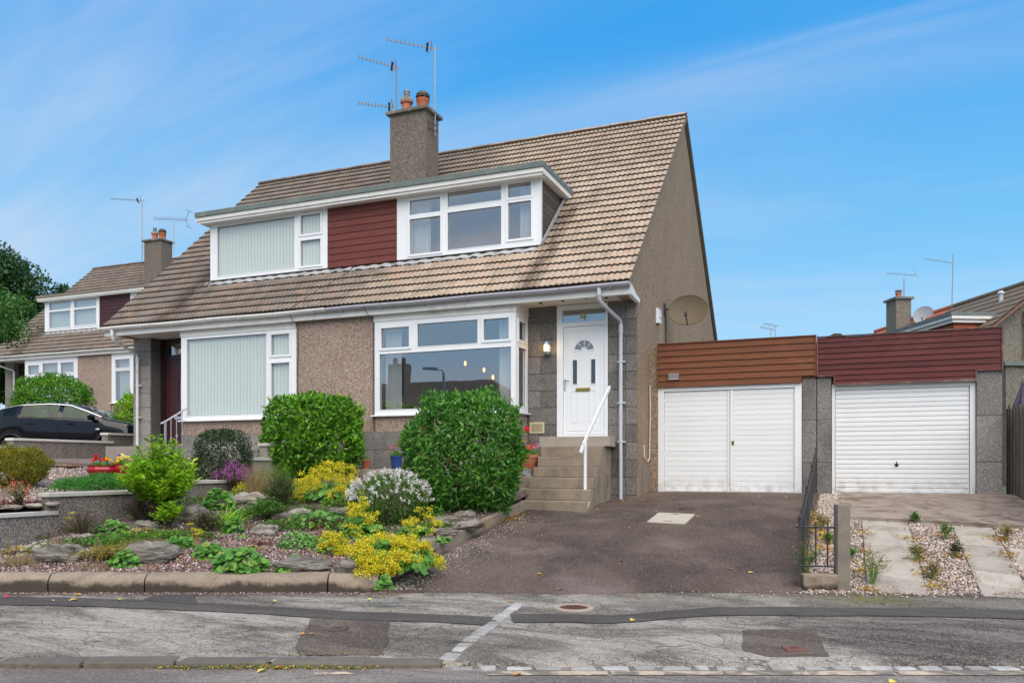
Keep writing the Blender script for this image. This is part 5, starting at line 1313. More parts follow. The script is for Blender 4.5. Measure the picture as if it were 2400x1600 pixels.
for z in (.345, .775): m = MB(); m.tube([L3(0, z), L3(1, z)], .011, 6); m.build('rail', iron, rg)
for t in (.22, .52, .82): m = MB(); m.tube([L3(t, .345), L3(t, .83)], .009, 5); m.build('baluster', iron, rg)
m = MB(); m.tube([L3(1, .345), L3(1, .22)], .012, 5); m.build('foot', iron, rg)
cp = thing('concrete_post', 'square weathered concrete gate post between the two drives', 'post', street(3.6, 8.86, .1))
x, y, _ = street(3.60, 8.90)
m = MB(); ux = Vector((ca, sa, 0)); uy = Vector((-sa, ca, 0))
m.obox((x, y, .50), ux*.072, uy*.06, (0, 0, .53)); m.build('shaft', simple('post_concrete', (.20,.175,.14), .95, var=.25, scale=10, bump=.7, bscale=90, dirt=(.09,.08,.06), dirt_amt=.5), cp, bevel=.012)
kb = thing('kerb_block', 'short pinkish concrete block at the foot of the post', 'kerb', street(3.37, 8.87, .1))
x, y, _ = street(3.345, 8.90); m = MB(); m.obox((x, y, .16), ux*.19, uy*.07, (0, 0, .11)); m.build('block', kerb_m, kb, bevel=.02)

# timber fence and folded parasol on the right
fn = thing('timber_fence', 'weathered timber board fence at the right edge', 'fence', (2.6, 14, .8))
y = 16.3; k = 0
while y > 10.4:
    z0_ = xy_z(drive_z, 2.6, max(10, y))-.05; wv = random.uniform(-.02, .02)
    m = MB(); xo = 2.60 if k % 2 else 2.68
    if y > 12.6: m.box(xo, xo+.022, y-.15, y, z0_, 2.42+wv); m.build('board', fence_wood, fn)
    y -= .125; k += 1
for y in (16.1, 14.6, 13.1):
    m = MB(); m.box(2.625, 2.675, y-.05, y+.05, .6, 2.5); m.build('post', fence_wood, fn)
ps = thing('folded_parasol', 'folded purple grey garden parasol standing behind the fence', 'parasol', (3.0, 16.8, .9))
m = MB(); m.tube([(3.0, 17.0, .8), (3.0, 17.0, 3.0)], .022, 8); m.build('pole', fence_wood, ps)
m = MB(); n = 16; V = []; F = []
prof = [(.015, 2.98), (.06, 2.80), (.13, 2.55), (.17, 2.25), (.12, 1.9), (.14, 1.6)]
for r, z in prof:
    for q in range(n): g = 2*math.pi*q/n; rr_ = r*(1.25 if q % 2 else .75); V.append((3.0+rr_*math.cos(g), 17.0+rr_*math.sin(g), z))
for i in range(len(prof)-1):
    for q in range(n): F.append((i*n+q, i*n+(q+1) % n, (i+1)*n+(q+1) % n, (i+1)*n+q))
m.add(V, F); m.build('canopy', simple('purple_cloth', (.085,.07,.12), .85), ps)

# ------------------------------------------------------------------ planting
rng = np.random.default_rng(5)
def nrm(a): return a/np.maximum(np.linalg.norm(a, axis=1, keepdims=True), 1e-9)
def leaves(P, A, Nn, L, W, fold=.25):
    """folded rhombus leaves: P base points, A axes, Nn rough normals"""
    A = nrm(A); B = nrm(np.cross(A, Nn)); Nn = nrm(np.cross(B, A)); n = len(P)
    L = (L*rng.uniform(.65, 1.25, n))[:, None]; W = (W*rng.uniform(.7, 1.2, n))[:, None]
    V = np.empty((n, 4, 3)); V[:, 0] = P; V[:, 2] = P+A*L-Nn*L*.12
    V[:, 1] = P+A*L*.45+B*W*.5+Nn*W*fold; V[:, 3] = P+A*L*.45-B*W*.5+Nn*W*fold
    return V.reshape(-1, 3), np.arange(n*4).reshape(n, 4)
def lobed(P, Nn, rad, k=12, depth=.18):
    Nn = nrm(Nn); T = nrm(np.cross(Nn, np.tile([0.3, .9, .2], (len(P), 1)))); B = np.cross(Nn, T); n = len(P)
    rad = rad*rng.uniform(.6, 1.2, n); V = np.empty((n, k, 3)); ph = rng.uniform(0, 6.28, n)
    for i in range(k):
        g = ph+2*np.pi*i/k; r = rad*(1 if i % 2 else 1-depth); r = r*(.45 if i == 0 else 1)
        V[:, i] = P+T*(np.cos(g)*r)[:, None]+B*(np.sin(g)*r)[:, None]+Nn*((.18 if i % 2 else .05)*rad)[:, None]
    return V.reshape(-1, 3), np.arange(n*k).reshape(n, k)
def blades(P, D, L, W, droop=.5, seg=3):
    n = len(P); D = nrm(D); S = nrm(np.cross(D, np.tile([0, 0, 1.], (n, 1)))+rng.normal(0, .3, (n, 3))); L = L*rng.uniform(.55, 1.15, n)
    V = np.empty((n, seg+1, 2, 3)); H = D.copy(); H[:, 2] = 0
    for i in range(seg+1):
        t = i/seg; c = P+D*(L*t)[:, None]+(H*.6-np.array([0, 0, 1]))*(L*droop*t*t)[:, None]*.6
        w_ = W*(1-t*.85)/2; V[:, i, 0] = c-S*w_; V[:, i, 1] = c+S*w_
    F = []
    for i in range(seg): b = np.arange(n)*(2*(seg+1))+2*i; F.append(np.stack([b, b+1, b+3, b+2], 1))
    return V.reshape(-1, 3), np.concatenate(F)
def shell(n, c, half, p=2.6, r0=.7, lump=.09, zmin=-1., seed=0, lfreq=2.2):
    """points in the outer shell of a superellipsoid with lumps; returns points and outward normals"""
    U = nrm(rng.normal(size=(int(n*1.6), 3))); U = U[U[:, 2] > zmin][:n]; n = len(U)
    r = (np.abs(U)**p).sum(1)**(-1/p)
    lum = np.array([mnoise.noise((u[0]*lfreq+seed, u[1]*lfreq, u[2]*lfreq)) for u in U[:, :]])*lump*2
    k = r0+(1-r0)*rng.random(n)**.45
    Pn = U*(r*k*(1+lum))[:, None]
    N_ = nrm(np.sign(U)*np.abs(Pn)**(p-1)/np.array(half))
    return np.array(c)+Pn*np.array(half), N_
def stuff(name, parts, mat, root):
    kd = 'stuff' if name in ('flowers', 'seeds') else None
    V = []; F = []; o = 0
    for v, f in parts: V.append(v); F.append(f+o); o += len(v)
    return npmesh(name, np.concatenate(V), np.concatenate(F), mat, root, kind=kd)
def stems(root, base, tops, r=.012, mat=None):
    m = MB()
    for t in tops:
        t = Vector(t); b = Vector(base); mid = (b+t)/2+Vector((random.uniform(-.05, .05), random.uniform(-.05, .05), .04))
        m.tube([b, mid, t], [r, r*.7, r*.35], 5)
    return m.build('stems', mat or twig, root)
ANCH = []
def plant(name, label, cat, s, d, z, group=None):
    p = street(s, d, z); ANCH.append(p); return thing(name, label, cat, p, 0, group), np.array(p)
def bush(name, label, cat, s, d, z, half, n, L, W, mat, p=2.6, r0=.66, lump=.09, zc=None, zmin=-.95, seed=0, up=.25, out_=.5, group=None, rot=True, lfreq=2.2):
    t, b = plant(name, label, cat, s, d, z, group)
    c = b+np.array([0, 0, zc if zc is not None else half[2]])
    P, N_ = shell(n, (0, 0, 0), half, p, r0, lump, zmin, seed, lfreq)
    if rot: Rm = np.array([[ca, -sa, 0], [sa, ca, 0], [0, 0, 1]]); P = P @ Rm.T; N_ = N_ @ Rm.T
    keep = np.array([mnoise.noise((q[0]*3.4+seed*7, q[1]*3.4, q[2]*3.4)) for q in P]) < .20
    keep |= rng.random(len(P)) < .22
    P = P[keep]; N_ = N_[keep]
    P = P+c
    A = N_*out_+rng.normal(0, .55, P.shape)+np.array([0, 0, up])
    stuff('foliage', [leaves(P, A, N_+rng.normal(0, .45, P.shape), L, W)], mat, t)
    tops = c+(P[rng.integers(0, len(P), 12)]-c)*.7
    stems(t, b-np.array([0, 0, .1]), tops, .018)
    return t, b, c, P, N_
GZ = lambda s, d: garden_z(s, d)
def sdpx(u, v, fn=None):                    # pixel of the survey photo -> street position on a ground sheet
    fn = fn or garden_z; a = (u-1204.9)/1900; b = (1091.6-v)/1900; d = 5.
    while d < 30 and 1.45+b*d > fn(a*d, d): d += .01
    return a*d, d, fn(a*d, d)
# clipped shrubs
s, d, z = sdpx(1087, 1208)
big = bush('clipped_shrub', 'largest clipped green shrub, left of the concrete steps under the bay window', 'shrub', s-.03, d+.55, z-.05, (.85, .72, .90), 21000, .088, .034, L_hedge, 2.9, .62, .10, seed=1, zc=.95, lfreq=2.6)
s, d, z = sdpx(743, 1108)
mid_ = bush('clipped_shrub', 'bright green clipped shrub in front of the pink pebbledash wall', 'shrub', s, d-.35, z-.05, (.90, .5, .72), 10500, .105, .05, L_bright, 3.2, .6, .09, seed=2)
s, d, z = sdpx(506, 1150)
bush('clipped_shrub', 'small dark box-shaped shrub with tiny leaves below the left bay window', 'shrub', s, d+.3, z-.03, (.46, .38, .53), 11000, .038, .022, L_box, 3.6, .6, .05, seed=3)
# small dead flower heads on the largest shrub
def shoots(root, P, N_, n, k, L, W, mat, ln=.12):
    i = rng.integers(0, len(P), n); B0, D = P[i], nrm(N_[i]*.7+rng.normal(0, .35, (n, 3))+[0, 0, .45]); t_ = np.tile(np.linspace(.2, 1, k), n)[:, None]
    Q = np.repeat(B0, k, 0)+np.repeat(D*rng.uniform(.4, 1.2, (n, 1)), k, 0)*t_*ln
    stuff('shoots', [leaves(Q, np.repeat(D, k, 0)+rng.normal(0, .7, Q.shape), rng.normal(0, 1, Q.shape), L, W)], mat, root)
shoots(mid_[0], mid_[3], mid_[4], 260, 7, .08, .035, L_lime, .10)
shoots(big[0], big[3], big[4], 420, 7, .07, .026, L_bright, .13)
t_, b_, c_, P_, N2_ = big
sel = P_[(P_ @ np.array([sa, -ca, 0]) > (c_ @ np.array([sa, -ca, 0])+.1))]
C = sel[rng.integers(0, len(sel), 15)]; F = np.repeat(C, 55, 0)+rng.normal(0, 1, (len(C)*55, 3))*.035
stuff('flowers', [leaves(F, rng.normal(0, 1, F.shape), rng.normal(0, 1, F.shape), .02, .016)], P_brown, t_)
# bright loose azalea
def loose(name, label, cat, s, d, z, w_, h, nst, nl, L, W, mat, spread=1.0, stm=None, group=None, flower=None, seed=0):
    """open shrub: many stems, leaves in whorls along their outer half"""
    t, b = plant(name, label, cat, s, d, z, group); r_ = random.Random(seed+int(abs(s)*100)); m = MB(); Ps = []; As = []; tips = []
    for i in range(nst):
        a = r_.uniform(0, 6.28); rr_ = w_/2*math.sqrt(r_.random())*spread; hh = h*(1-.45*(rr_/(w_/2))**2)*r_.uniform(.72, 1.05)
        tip = Vector(b)+Vector((rr_*math.cos(a), rr_*math.sin(a), hh)); mid = Vector(b)+Vector((rr_*.35*math.cos(a), rr_*.35*math.sin(a), hh*.55))
        sr = min(1, h/.6); m.tube([Vector(b)-Vector((0, 0, .05)), mid, tip], [.012*sr, .007*sr, .003*sr], 4, False); tips.append(np.array(tip))
        for k in range(nl):
            q = .35+.65*(k/nl)+r_.uniform(-.04, .04); q = min(1, q)
            pt = mid.lerp(tip, (q-.35)/.65)+Vector((r_.gauss(0, .02), r_.gauss(0, .02), r_.gauss(0, .015)))
            g = k*2.4+r_.uniform(-.4, .4); ax = Vector((math.cos(g), math.sin(g), .35+.7*(q-.35))); Ps.append(pt); As.append(ax)
    m.build('stems', stm or twig, t)
    P = np.array([tuple(p) for p in Ps]); A = np.array([tuple(a) for a in As])
    stuff('foliage', [leaves(P, A, np.tile([0, 0, 1.], (len(P), 1))+rng.normal(0, .35, P.shape), L, W)], mat, t)
    if flower:
        fm, fs, fn_, fr = flower; tt = np.array(tips)[rng.random(len(tips)) < fr]
        F = np.repeat(tt, fn_, 0)+rng.normal(0, fs*1.1, (len(tt)*fn_, 3))*np.array([1, 1, 1.6])
        stuff('flowers', [leaves(F, rng.normal(0, 1, F.shape)+[0, 0, .6], rng.normal(0, 1, F.shape), fs, fs*.8)], fm, t)
    return t
s, d, z = sdpx(375, 1228)
loose('azalea', 'loose lime green leafy shrub in front of the left porch', 'shrub', s, d, z, 1.10, 1.18, 95, 40, .10, .042, L_lime, seed=3)
s, d, z = sdpx(372, 1230)
loose('azalea', 'low lime green shoots at the foot of the loose leafy shrub', 'shrub', s+.25, d-.25, z-.04, .5, .38, 18, 18, .085, .034, L_lime, seed=8)
# gold froth plants
def rosette(name, label, cat, u, v, w_, h, n, rad, mat, dep=None, group=None, froth=None, fmat=None, lobes=12):
    s, d, z = sdpx(u, v); dep = dep or w_*.7; d += dep*.35
    t, b = plant(name, label, cat, s, d, garden_z(s, d)-.02, group)
    U = nrm(rng.normal(size=(n, 3))); U[:, 2] = np.abs(U[:, 2]); k = (.55+.45*rng.random(n)**.5)[:, None]
    Q = U*k*np.array([w_/2, dep/2, h]); Q = Q @ np.array([[ca, -sa, 0], [sa, ca, 0], [0, 0, 1]]).T; P = Q+b
    for i in range(n): P[i, 2] = max(P[i, 2], xy_z(garden_z, P[i, 0], P[i, 1])+.012)
    stuff('foliage', [lobed(P, Q*np.array([.6, .6, .4])+np.array([0, 0, h*.9])+rng.normal(0, h*.35, Q.shape)+np.array([sa, -ca, 0])*h*.45, rad, lobes)], mat, t)
    if froth:
        fw, fh, nf, cl = froth
        C = nrm(rng.normal(size=(cl*3, 3))); C[:, 2] = np.abs(C[:, 2]); C = C[np.array([mnoise.noise((c[0]*1.9+u*.01, c[1]*1.9, c[2]*1.9)) for c in C]) > -.04][:int(cl*.8)]; cl = len(C); C = C*np.array([fw/2, dep/2*1.05, fh])*rng.uniform(.78, 1.16, (cl, 1))
        C = C @ np.array([[ca, -sa, 0], [sa, ca, 0], [0, 0, 1]]).T+b
        F = np.repeat(C, nf//cl, 0); F = F+rng.normal(0, 1, F.shape)*np.array([.026, .026, .020])
        for i in range(0, len(F), 1): F[i, 2] = max(F[i, 2], b[2]-.05)
        stuff('flowers', [leaves(F, rng.normal(0, 1, F.shape), rng.normal(0, 1, F.shape), .020, .018)], fmat or P_yel, t)
        m = MB()
        for c in C[::3]: m.tube([Vector(b), (Vector(b)+Vector(c))/2+Vector((0, 0, .03)), Vector(c)], .003, 3, False)
        m.build('stems', simple('green_stem', (.12,.2,.04), .8), t)
    return t
rosette('ladys_mantle', 'frothy yellow flowering mound spilling over the kerb corner', 'plant', 910, 1345, 1.02, .33, 260, .055, L_ger, .85, froth=(1.02, .36, 17000, 300))
rosette('ladys_mantle', 'small frothy yellow clump left of the big yellow mound', 'plant', 775, 1304, .36, .26, 30, .04, L_ger, .3, froth=(.34, .27, 3400, 60))
rosette('ladys_mantle', 'upright yellow flower sprays below the white-flowered bush', 'plant', 838, 1262, .55, .30, 150, .065, L_ger, .4, froth=(.5, .48, 2400, 50))
rosette('ladys_mantle', 'thin yellow flower sprays by the slate stones at the drive edge', 'plant', 985, 1262, .34, .2, 40, .05, L_ger, .35, froth=(.5, .36, 1300, 34))
rosette('ladys_mantle', 'wide frothy yellow plant below the bright green clipped shrub', 'plant', 765, 1182, 1.05, .30, 150, .06, L_ger, .8, froth=(1.12, .58, 11000, 190))
rosette('ladys_mantle', 'tiny yellow flower tuft by the rock at the rockery centre', 'plant', 560, 1160, .25, .12, 12, .03, L_ger, .2, froth=(.24, .16, 450, 14))
for (u, v, w_, h, n, r_, lab) in ((553, 1348, .62, .30, 230, .05, 'largest geranium clump leaning over the kerb stones'), (480, 1314, .42, .2, 110, .042, 'geranium clump left of the largest one near the kerb'),
        (692, 1288, .55, .22, 340, .022, 'dense ferny green cushion on the plum gravel'), (417, 1287, .42, .17, 130, .035, 'geranium cushion right of the big split rock'),
        (288, 1332, .44, .2, 150, .036, 'geranium clump before the big split rock'), (250, 1256, .5, .2, 130, .036, 'geranium patch at the foot of the rendered garden wall'),
        (505, 1195, .52, .32, 190, .045, 'upright geranium clump beside the purple heath'), (735, 1238, .95, .22, 190, .032, 'sprawling strawberry-like plant over bronze leaves'),
        (1020, 1211, .32, .16, 200, .018, 'fine bright green tuft above the slate stones'), (1037, 1274, .22, .12, 46, .03, 'little leafy rosette growing on the drive edging'),
        (686, 1321, .24, .12, 60, .022, 'small green tuft above the flat kerbside rock'), (661, 1343, .2, .1, 34, .028, 'tiny leafy tuft on the flat kerbside rock'),
        (566, 1262, .16, .07, 30, .022, 'tiny lime seedling in the gravel centre'), (545, 1252, .3, .24, 90, .036, 'geranium tuft under the strappy lime leaves'), (898, 1382, .18, .16, 34, .036, 'green leaves hanging over the corner of the kerb')):
    rosette('geranium', lab, 'plant', u, v, w_, h, n, r_, L_ger)
s, d, z = sdpx(735, 1240)
t, b = plant('bronze_leaves', 'rusty bronze leaf litter under the sprawling plant', 'plant', s+.05, d+.2, z)
P = b+np.stack([rng.normal(0, .28, 400), rng.normal(0, .14, 400), rng.uniform(.0, .05, 400)], 1); P[:, 2] = [xy_z(garden_z, p[0], p[1])+.01+.04*random.random() for p in P]
stuff('foliage', [leaves(P, rng.normal(0, 1, P.shape)*[1, 1, .3], np.tile([0, 0, 1.], (400, 1)), .05, .03)], leafm('bronze', [(0, (.07,.02,.012)), (.6, (.19,.06,.03)), (1, (.34,.14,.05))]), t)
for (u, v, w_, h, n, r_, mt, lab) in ((600, 1210, .4, .2, 120, .03, L_ger, 'leafy mound between the strappy leaves and the fern'), (690, 1165, .45, .25, 140, .03, L_fern, 'green mound under the wide yellow plant'),
        (800, 1160, .4, .22, 120, .03, L_ger, 'leafy mound right of the wide yellow plant'), (395, 1205, .4, .25, 110, .03, L_olive, 'olive mound behind the shaded rock'), (610, 1140, .5, .3, 160, .028, L_fern, 'fresh green mound before the low wall'),
        (120, 1250, .4, .12, 110, .024, L_olive, 'creeping olive plant at the foot of the far wall'), (30, 1305, .4, .14, 90, .022, L_gold, 'golden creeping plant at the far left'), (850, 1225, .5, .2, 160, .05, L_ger, 'broad leaves below the white-flowered bush'),
        (960, 1262, .4, .18, 110, .045, L_ger, 'broad leaves beside the slate stones'), (590, 1290, .2, .08, 40, .02, L_gold, 'tiny golden cushion in the gravel'), (745, 1290, .26, .12, 60, .028, L_ger, 'small leafy tuft left of the small yellow clump'), (320, 1262, .5, .14, 130, .02, L_gold, 'golden cushion above the big split rock')):
    rosette('cushion_plant', lab, 'plant', u, v, w_, h, n, r_, mt)
# white hebe
s, d, z = sdpx(905, 1236)
t, b, c, P, N_ = bush('white_flowered_bush', 'rounded bush covered in small white flower spikes', 'bush', s, d+.3, z-.02, (.53, .48, .38), 17000, .036, .015, L_hebe, 2.2, .62, .07, zc=.36, up=.6)
U = nrm(rng.normal(size=(1400, 3))); U = U[(U[:, 2] > .0)][:330]
U = U[(U[:, 2]+.7*rng.random(len(U))) > .45]
C = c+(U*np.array([.54, .49, .40])*rng.uniform(.95, 1.12, (len(U), 1))) @ np.array([[ca, -sa, 0], [sa, ca, 0], [0, 0, 1]]).T
F = np.repeat(C, 14, 0); k = np.tile(np.arange(14), len(C))[:, None]/14
Ax = np.repeat(nrm(U+[0, 0, .8]), 14, 0); F = F+Ax*k*.055+rng.normal(0, .007, F.shape)
stuff('flowers', [leaves(F, rng.normal(0, 1, F.shape), rng.normal(0, 1, F.shape), .022, .018)], P_white, t)
# heathers, ferns, grasses
def heather(label, u, v, w_, h, n, mat, fl=None, name='heather', L=.022, W=.008, nl=30, cat='plant', zf=None, dd=0):
    s, d, z = sdpx(u, v, zf); return loose(name, label, cat, s, d+dd+w_*.25, z, w_, h, n, nl, L, W, mat, flower=fl)
heather('brown wiry heather against the rendered garden wall', 320, 1232, .55, .45, 90, L_olive, (P_purp, .008, 8, .25))
heather('sparse pink heather at the foot of the garden wall', 175, 1268, .62, .40, 46, L_olive, (P_pink, .008, 6, .3), nl=18)
heather('magenta flowering heath right of the small dark shrub', 548, 1150, .70, .50, 70, L_hebe, (P_purp, .022, 30, .8), dd=-.2)
heather('dark heather clump left of the strappy lime leaves', 478, 1252, .48, .32, 80, L_olive, (P_white, .007, 4, .3))
heather('olive broom-like bush right of the tall bronze grass', 650, 1192, .55, .60, 90, L_hebe, None, 'broom', .03, .007, 34)
heather('green spruce seedling in front of the magenta heath', 526, 1135, .30, .55, 22, L_fern, None, 'conifer_seedling', .05, .012, 40)
heather('feathery green fern beside the rock at the centre', 615, 1226, .60, .36, 50, L_fern, None, 'fern', .05, .016, 40)
heather('bushy fern right of the centre rocks', 650, 1178, .5, .3, 34, L_fern, None, 'fern', .045, .014, 34)
heather('mat of golden thyme flowers between the front rocks', 235, 1322, .62, .20, 120, L_gold, (P_yel, .010, 10, .5), 'thyme', .02, .012, 22)
heather('green and gold carpet plant behind the golden thyme', 250, 1285, .95, .16, 120, L_ger, (P_yel, .008, 6, .25), 'carpet_plant', .026, .018, 18)
heather('small red tinted sedum in the gravel', 612, 1282, .3, .07, 40, leafm('red_sedum', [(0, (.12,.02,.02)), (1, (.28,.08,.06))]), None, 'sedum', .016, .010, 10)
def tuft(name, label, u, v, n, L, W, mat, spread=.10, lean=.5, droop=.5, zf=None, dd=0):
    s, d, z = sdpx(u, v, zf); t, b = plant(name, label, 'grass' if 'grass' in name else 'plant', s, d+dd, z)
    P = b+rng.normal(0, 1, (n, 3))*[spread, spread, 0]; D = np.stack([rng.normal(0, lean, n), rng.normal(0, lean, n), np.ones(n)], 1)
    stuff('blades', [blades(P, D, L, W, droop)], mat, t); return t, b
tuft('strappy_plant', 'clump of long strappy lime green leaves at the centre', 535, 1232, 120, .42, .022, L_lime, .07, .75, .5)
tuft('grass_tuft', 'fine soft green grass tuft behind the big split rock', 380, 1258, 900, .22, .004, L_grass, .12, .7, .7)
tuft('grass_tuft', 'flattened golden grass tuft over the big split rock', 330, 1284, 1100, .30, .004, L_gold, .16, .95, .9)
tuft('grass_tuft', 'tall bronze grass clump left of the wide yellow plant', 605, 1158, 700, .62, .004, L_straw, .10, .28, .3)
tuft('grass_tuft', 'dry straw grass at the far left of the kerb', 45, 1322, 350, .26, .005, L_straw, .10, .8, .8)
tuft('grass_tuft', 'dry grass at the edging below the largest shrub', 1125, 1236, 200, .28, .004, L_straw, .06, .5, .8)
tuft('grass_tuft', 'straw coloured grass before the golden thyme', 235, 1332, 160, .22, .004, L_straw, .1, .9, .9)
tuft('grass_tuft', 'upright green stems before the house wall right of the bronze grass', 655, 1130, 260, .5, .005, L_grass, .12, .25, .3)
for (u, v, lab) in ((170, 1262, 'two yellow yarrow heads in the heather'), (460, 1290, 'yellow yarrow heads left of the geraniums')):
    s, d, z = sdpx(u, v); t, b = plant('yarrow', lab, 'flower', s, d, z); m = MB(); hd = []
    for k in range(5 if u > 300 else 2):
        h = random.uniform(.2, .34); o = Vector((random.uniform(-.09, .09), random.uniform(-.05, .05), h)); m.tube([Vector(b), Vector(b)+o*.6, Vector(b)+o], .004, 4, False); hd.append(np.array(b)+np.array(o))
    m.build('stems', simple('tan_stem', (.30,.18,.06), .8), t)
    H = np.repeat(np.array(hd), 50, 0)+rng.normal(0, 1, (len(hd)*50, 3))*[.022, .022, .005]
    stuff('flowers', [leaves(H, rng.normal(0, 1, H.shape), np.tile([0, 0, 1.], (len(H), 1)), .014, .014)], P_lemon if False else P_yel, t)
for k, (u, v) in enumerate(((125, 1300), (225, 1302), (160, 1330), (628/2.613, 1322), (345/2.613, 1292), (20, 1300))):
    s, d, z = sdpx(u, v); t, b = plant('seed_head', ['dry seed head between the first two front rocks', 'dry seed head before the golden thyme', 'dry seed head in front of the dark pointed rock', 'dry seed head beside the front geranium clump', 'dry seed head above the creeping carpet plant', 'dry seed head at the far left of the rockery'][k], 'plant', s, d, z, 'dry seed heads along the kerb'); m = MB(); top = Vector(b)+Vector((random.uniform(-.03, .03), 0, random.uniform(.14, .2))); m.tube([Vector(b), top], .003, 4, False); m.build('stalk', simple('tan_stem', ()), t)
    H = np.array(top)+rng.normal(0, 1, (70, 3))*[.014, .014, .03]; stuff('seeds', [leaves(H, rng.normal(0, 1, H.shape), rng.normal(0, 1, H.shape), .014, .010)], L_straw, t)

# rocks
def rock_mat(name, a, b_, lich):
    t = NT(name); v = t.map((1, 1, 5.5), (.5, .25, 0)); st = t.noise(3.2, 7, .65, .7, v)
    col = t.mix(t.ramp(st, .35, .65), a, b_); col = t.val(col, .78, 1.25, t.noise(26, 4, .7))
    col = t.mix(t.math('MULTIPLY', t.noise(5, 6, .7, .3, None, .58, .66), .65), col, lich)
    t.bump(t.math('ADD', st, t.math('MULTIPLY', t.noise(40, 4), .25)), .9, .03); return t.done(col, .85, .3)
rk1 = rock_mat('schist_rock', (.085,.078,.066), (.235,.215,.18), (.42,.39,.33)); rk2 = rock_mat('warm_rock', (.17,.15,.125), (.36,.325,.28), (.5,.48,.42)); rkw = rock_mat('white_stone', (.62,.61,.58), (.75,.74,.72), (.6,.6,.55))
def rock(label, u, v, w_, h, dep, mat, seed, tilt=0, sink=.25, zf=None, rzo=0):
    s, d, z = sdpx(u, v, zf); d += dep*.4; z = (zf or garden_z)(s, d)
    p = street(s, d, z); bm = bmesh.new(); bmesh.ops.create_icosphere(bm, subdivisions=4, radius=1)
    for vv in bm.verts:
        c = vv.co.copy(); q = c*1.3+Vector((seed*3.1, seed*1.7, 0))
        k = 1+.34*mnoise.noise(q)+.20*abs(mnoise.noise(q*2.3))+.10*abs(mnoise.noise(q*5))+.04*mnoise.noise(q*9)
        c = Vector((c.x, c.y, max(-1, min(1, c.z))))*k
        ax = max(abs(c.x), abs(c.y)); c = c*(1-.12*math.cos(4*math.atan2(c.y, c.x)))
        zz = c.z; stp = .22; zz = stp*(round(zz/stp)*.55+zz/stp*.45); c.z = zz
        vv.co = Vector((c.x*w_/2, c.y*dep/2, c.z*h/2+h*(.5-sink)+c.x*w_/2*tilt))
    me = bpy.data.meshes.new('rock'); bm.to_mesh(me); bm.free(); me.materials.append(mat)
    me.polygons.foreach_set('use_smooth', [True]*len(me.polygons))
    try: me.set_sharp_from_angle(angle=R(13))
    except Exception: pass
    o = bpy.data.objects.new('rock', me); COL.objects.link(o); o.location = p; o.rotation_euler = (0, 0, VIEW+rzo); tag(o, label, 'rock'); return o
RK = [('large dark pointed rock at the front left of the rockery', 132, 1322, .58, .28, .36, 0, .0), ('large split grey rock behind the front geranium clump', 338, 1324, .66, .34, .42, 0, .02),
      ('small pale rock behind the dark pointed one', 68, 1298, .36, .13, .25, 1, 0), ('pale rock left of the golden thyme', 180, 1270, .32, .14, .22, 1, 0), ('long grey rock above the green tufts', 330, 1246, .42, .2, .25, 0, .0),
      ('angular tan rock at the middle of the gravel', 617, 1254, .36, .2, .26, 1, 0), ('broad flat grey rock just behind the kerb', 705, 1340, .68, .2, .34, 0, 0), ('blunt grey rock left of the big yellow mound', 816, 1344, .38, .2, .26, 0, 0),
      ('shaded rock behind the dark heather', 432, 1225, .5, .36, .4, 0, 0), ('tan boulder between the magenta heath and bronze grass', 575, 1182, .56, .26, .35, 1, 0), ('grey rock beside the fern', 655, 1218, .34, .16, .22, 0, 0),
      ('rock above the sprawling plant', 700, 1210, .38, .16, .25, 1, 0), ('dark slab rock left of the white-flowered bush', 790, 1208, .42, .17, .25, 0, 0), ('rock under the lower left of the white-flowered bush', 780, 1226, .3, .14, .22, 0, 0), ('dark rock under the white-flowered bush', 850, 1248, .4, .18, .25, 0, 0),
      ('lower left slate stone at the drive edge', 1038, 1232, .46, .2, .3, 0, .05), ('lower right slate stone at the drive edge', 1092, 1243, .46, .18, .26, 0, .12), ('topmost slate stone below the largest shrub', 1060, 1194, .32, .16, .24, 0, 0),
      ('upper right slate stone below the largest shrub', 1088, 1214, .34, .16, .24, 0, .1), ('flat slate stone above the leafy rosette', 1040, 1256, .38, .15, .22, 0, .03), ('pointed slate beside the big yellow mound', 1003, 1288, .24, .24, .22, 0, 0),
      ('small stone behind the geranium cushion', 455, 1278, .12, .07, .1, 1, 0), ('tan rock left of the strappy leaves', 452, 1222, .2, .18, .2, 1, 0)]
for k, (lab, u, v, w_, h, dep, mt, ti) in enumerate(RK): rock(lab, u, v, w_*.9, h*.78, dep*.9, rk2 if mt else rk1, k+1, ti)
rock('smooth white stone above the slate stones', 1033, 1173, .13, .06, .1, rkw, 40)
for k, (u, v, w_) in enumerate(((20, 1200, .5), (75, 1196, .45), (120, 1192, .3))):
    rock(['flat stone edging the bark bed at the far left', 'flat stone edging the bark bed, middle one', 'flat stone edging the bark bed beside the wall step'][k], u, v-8, w_*.5, .05, .12, rk2, 50+k, zf=lambda s, d: left_z(s, d)-.02)

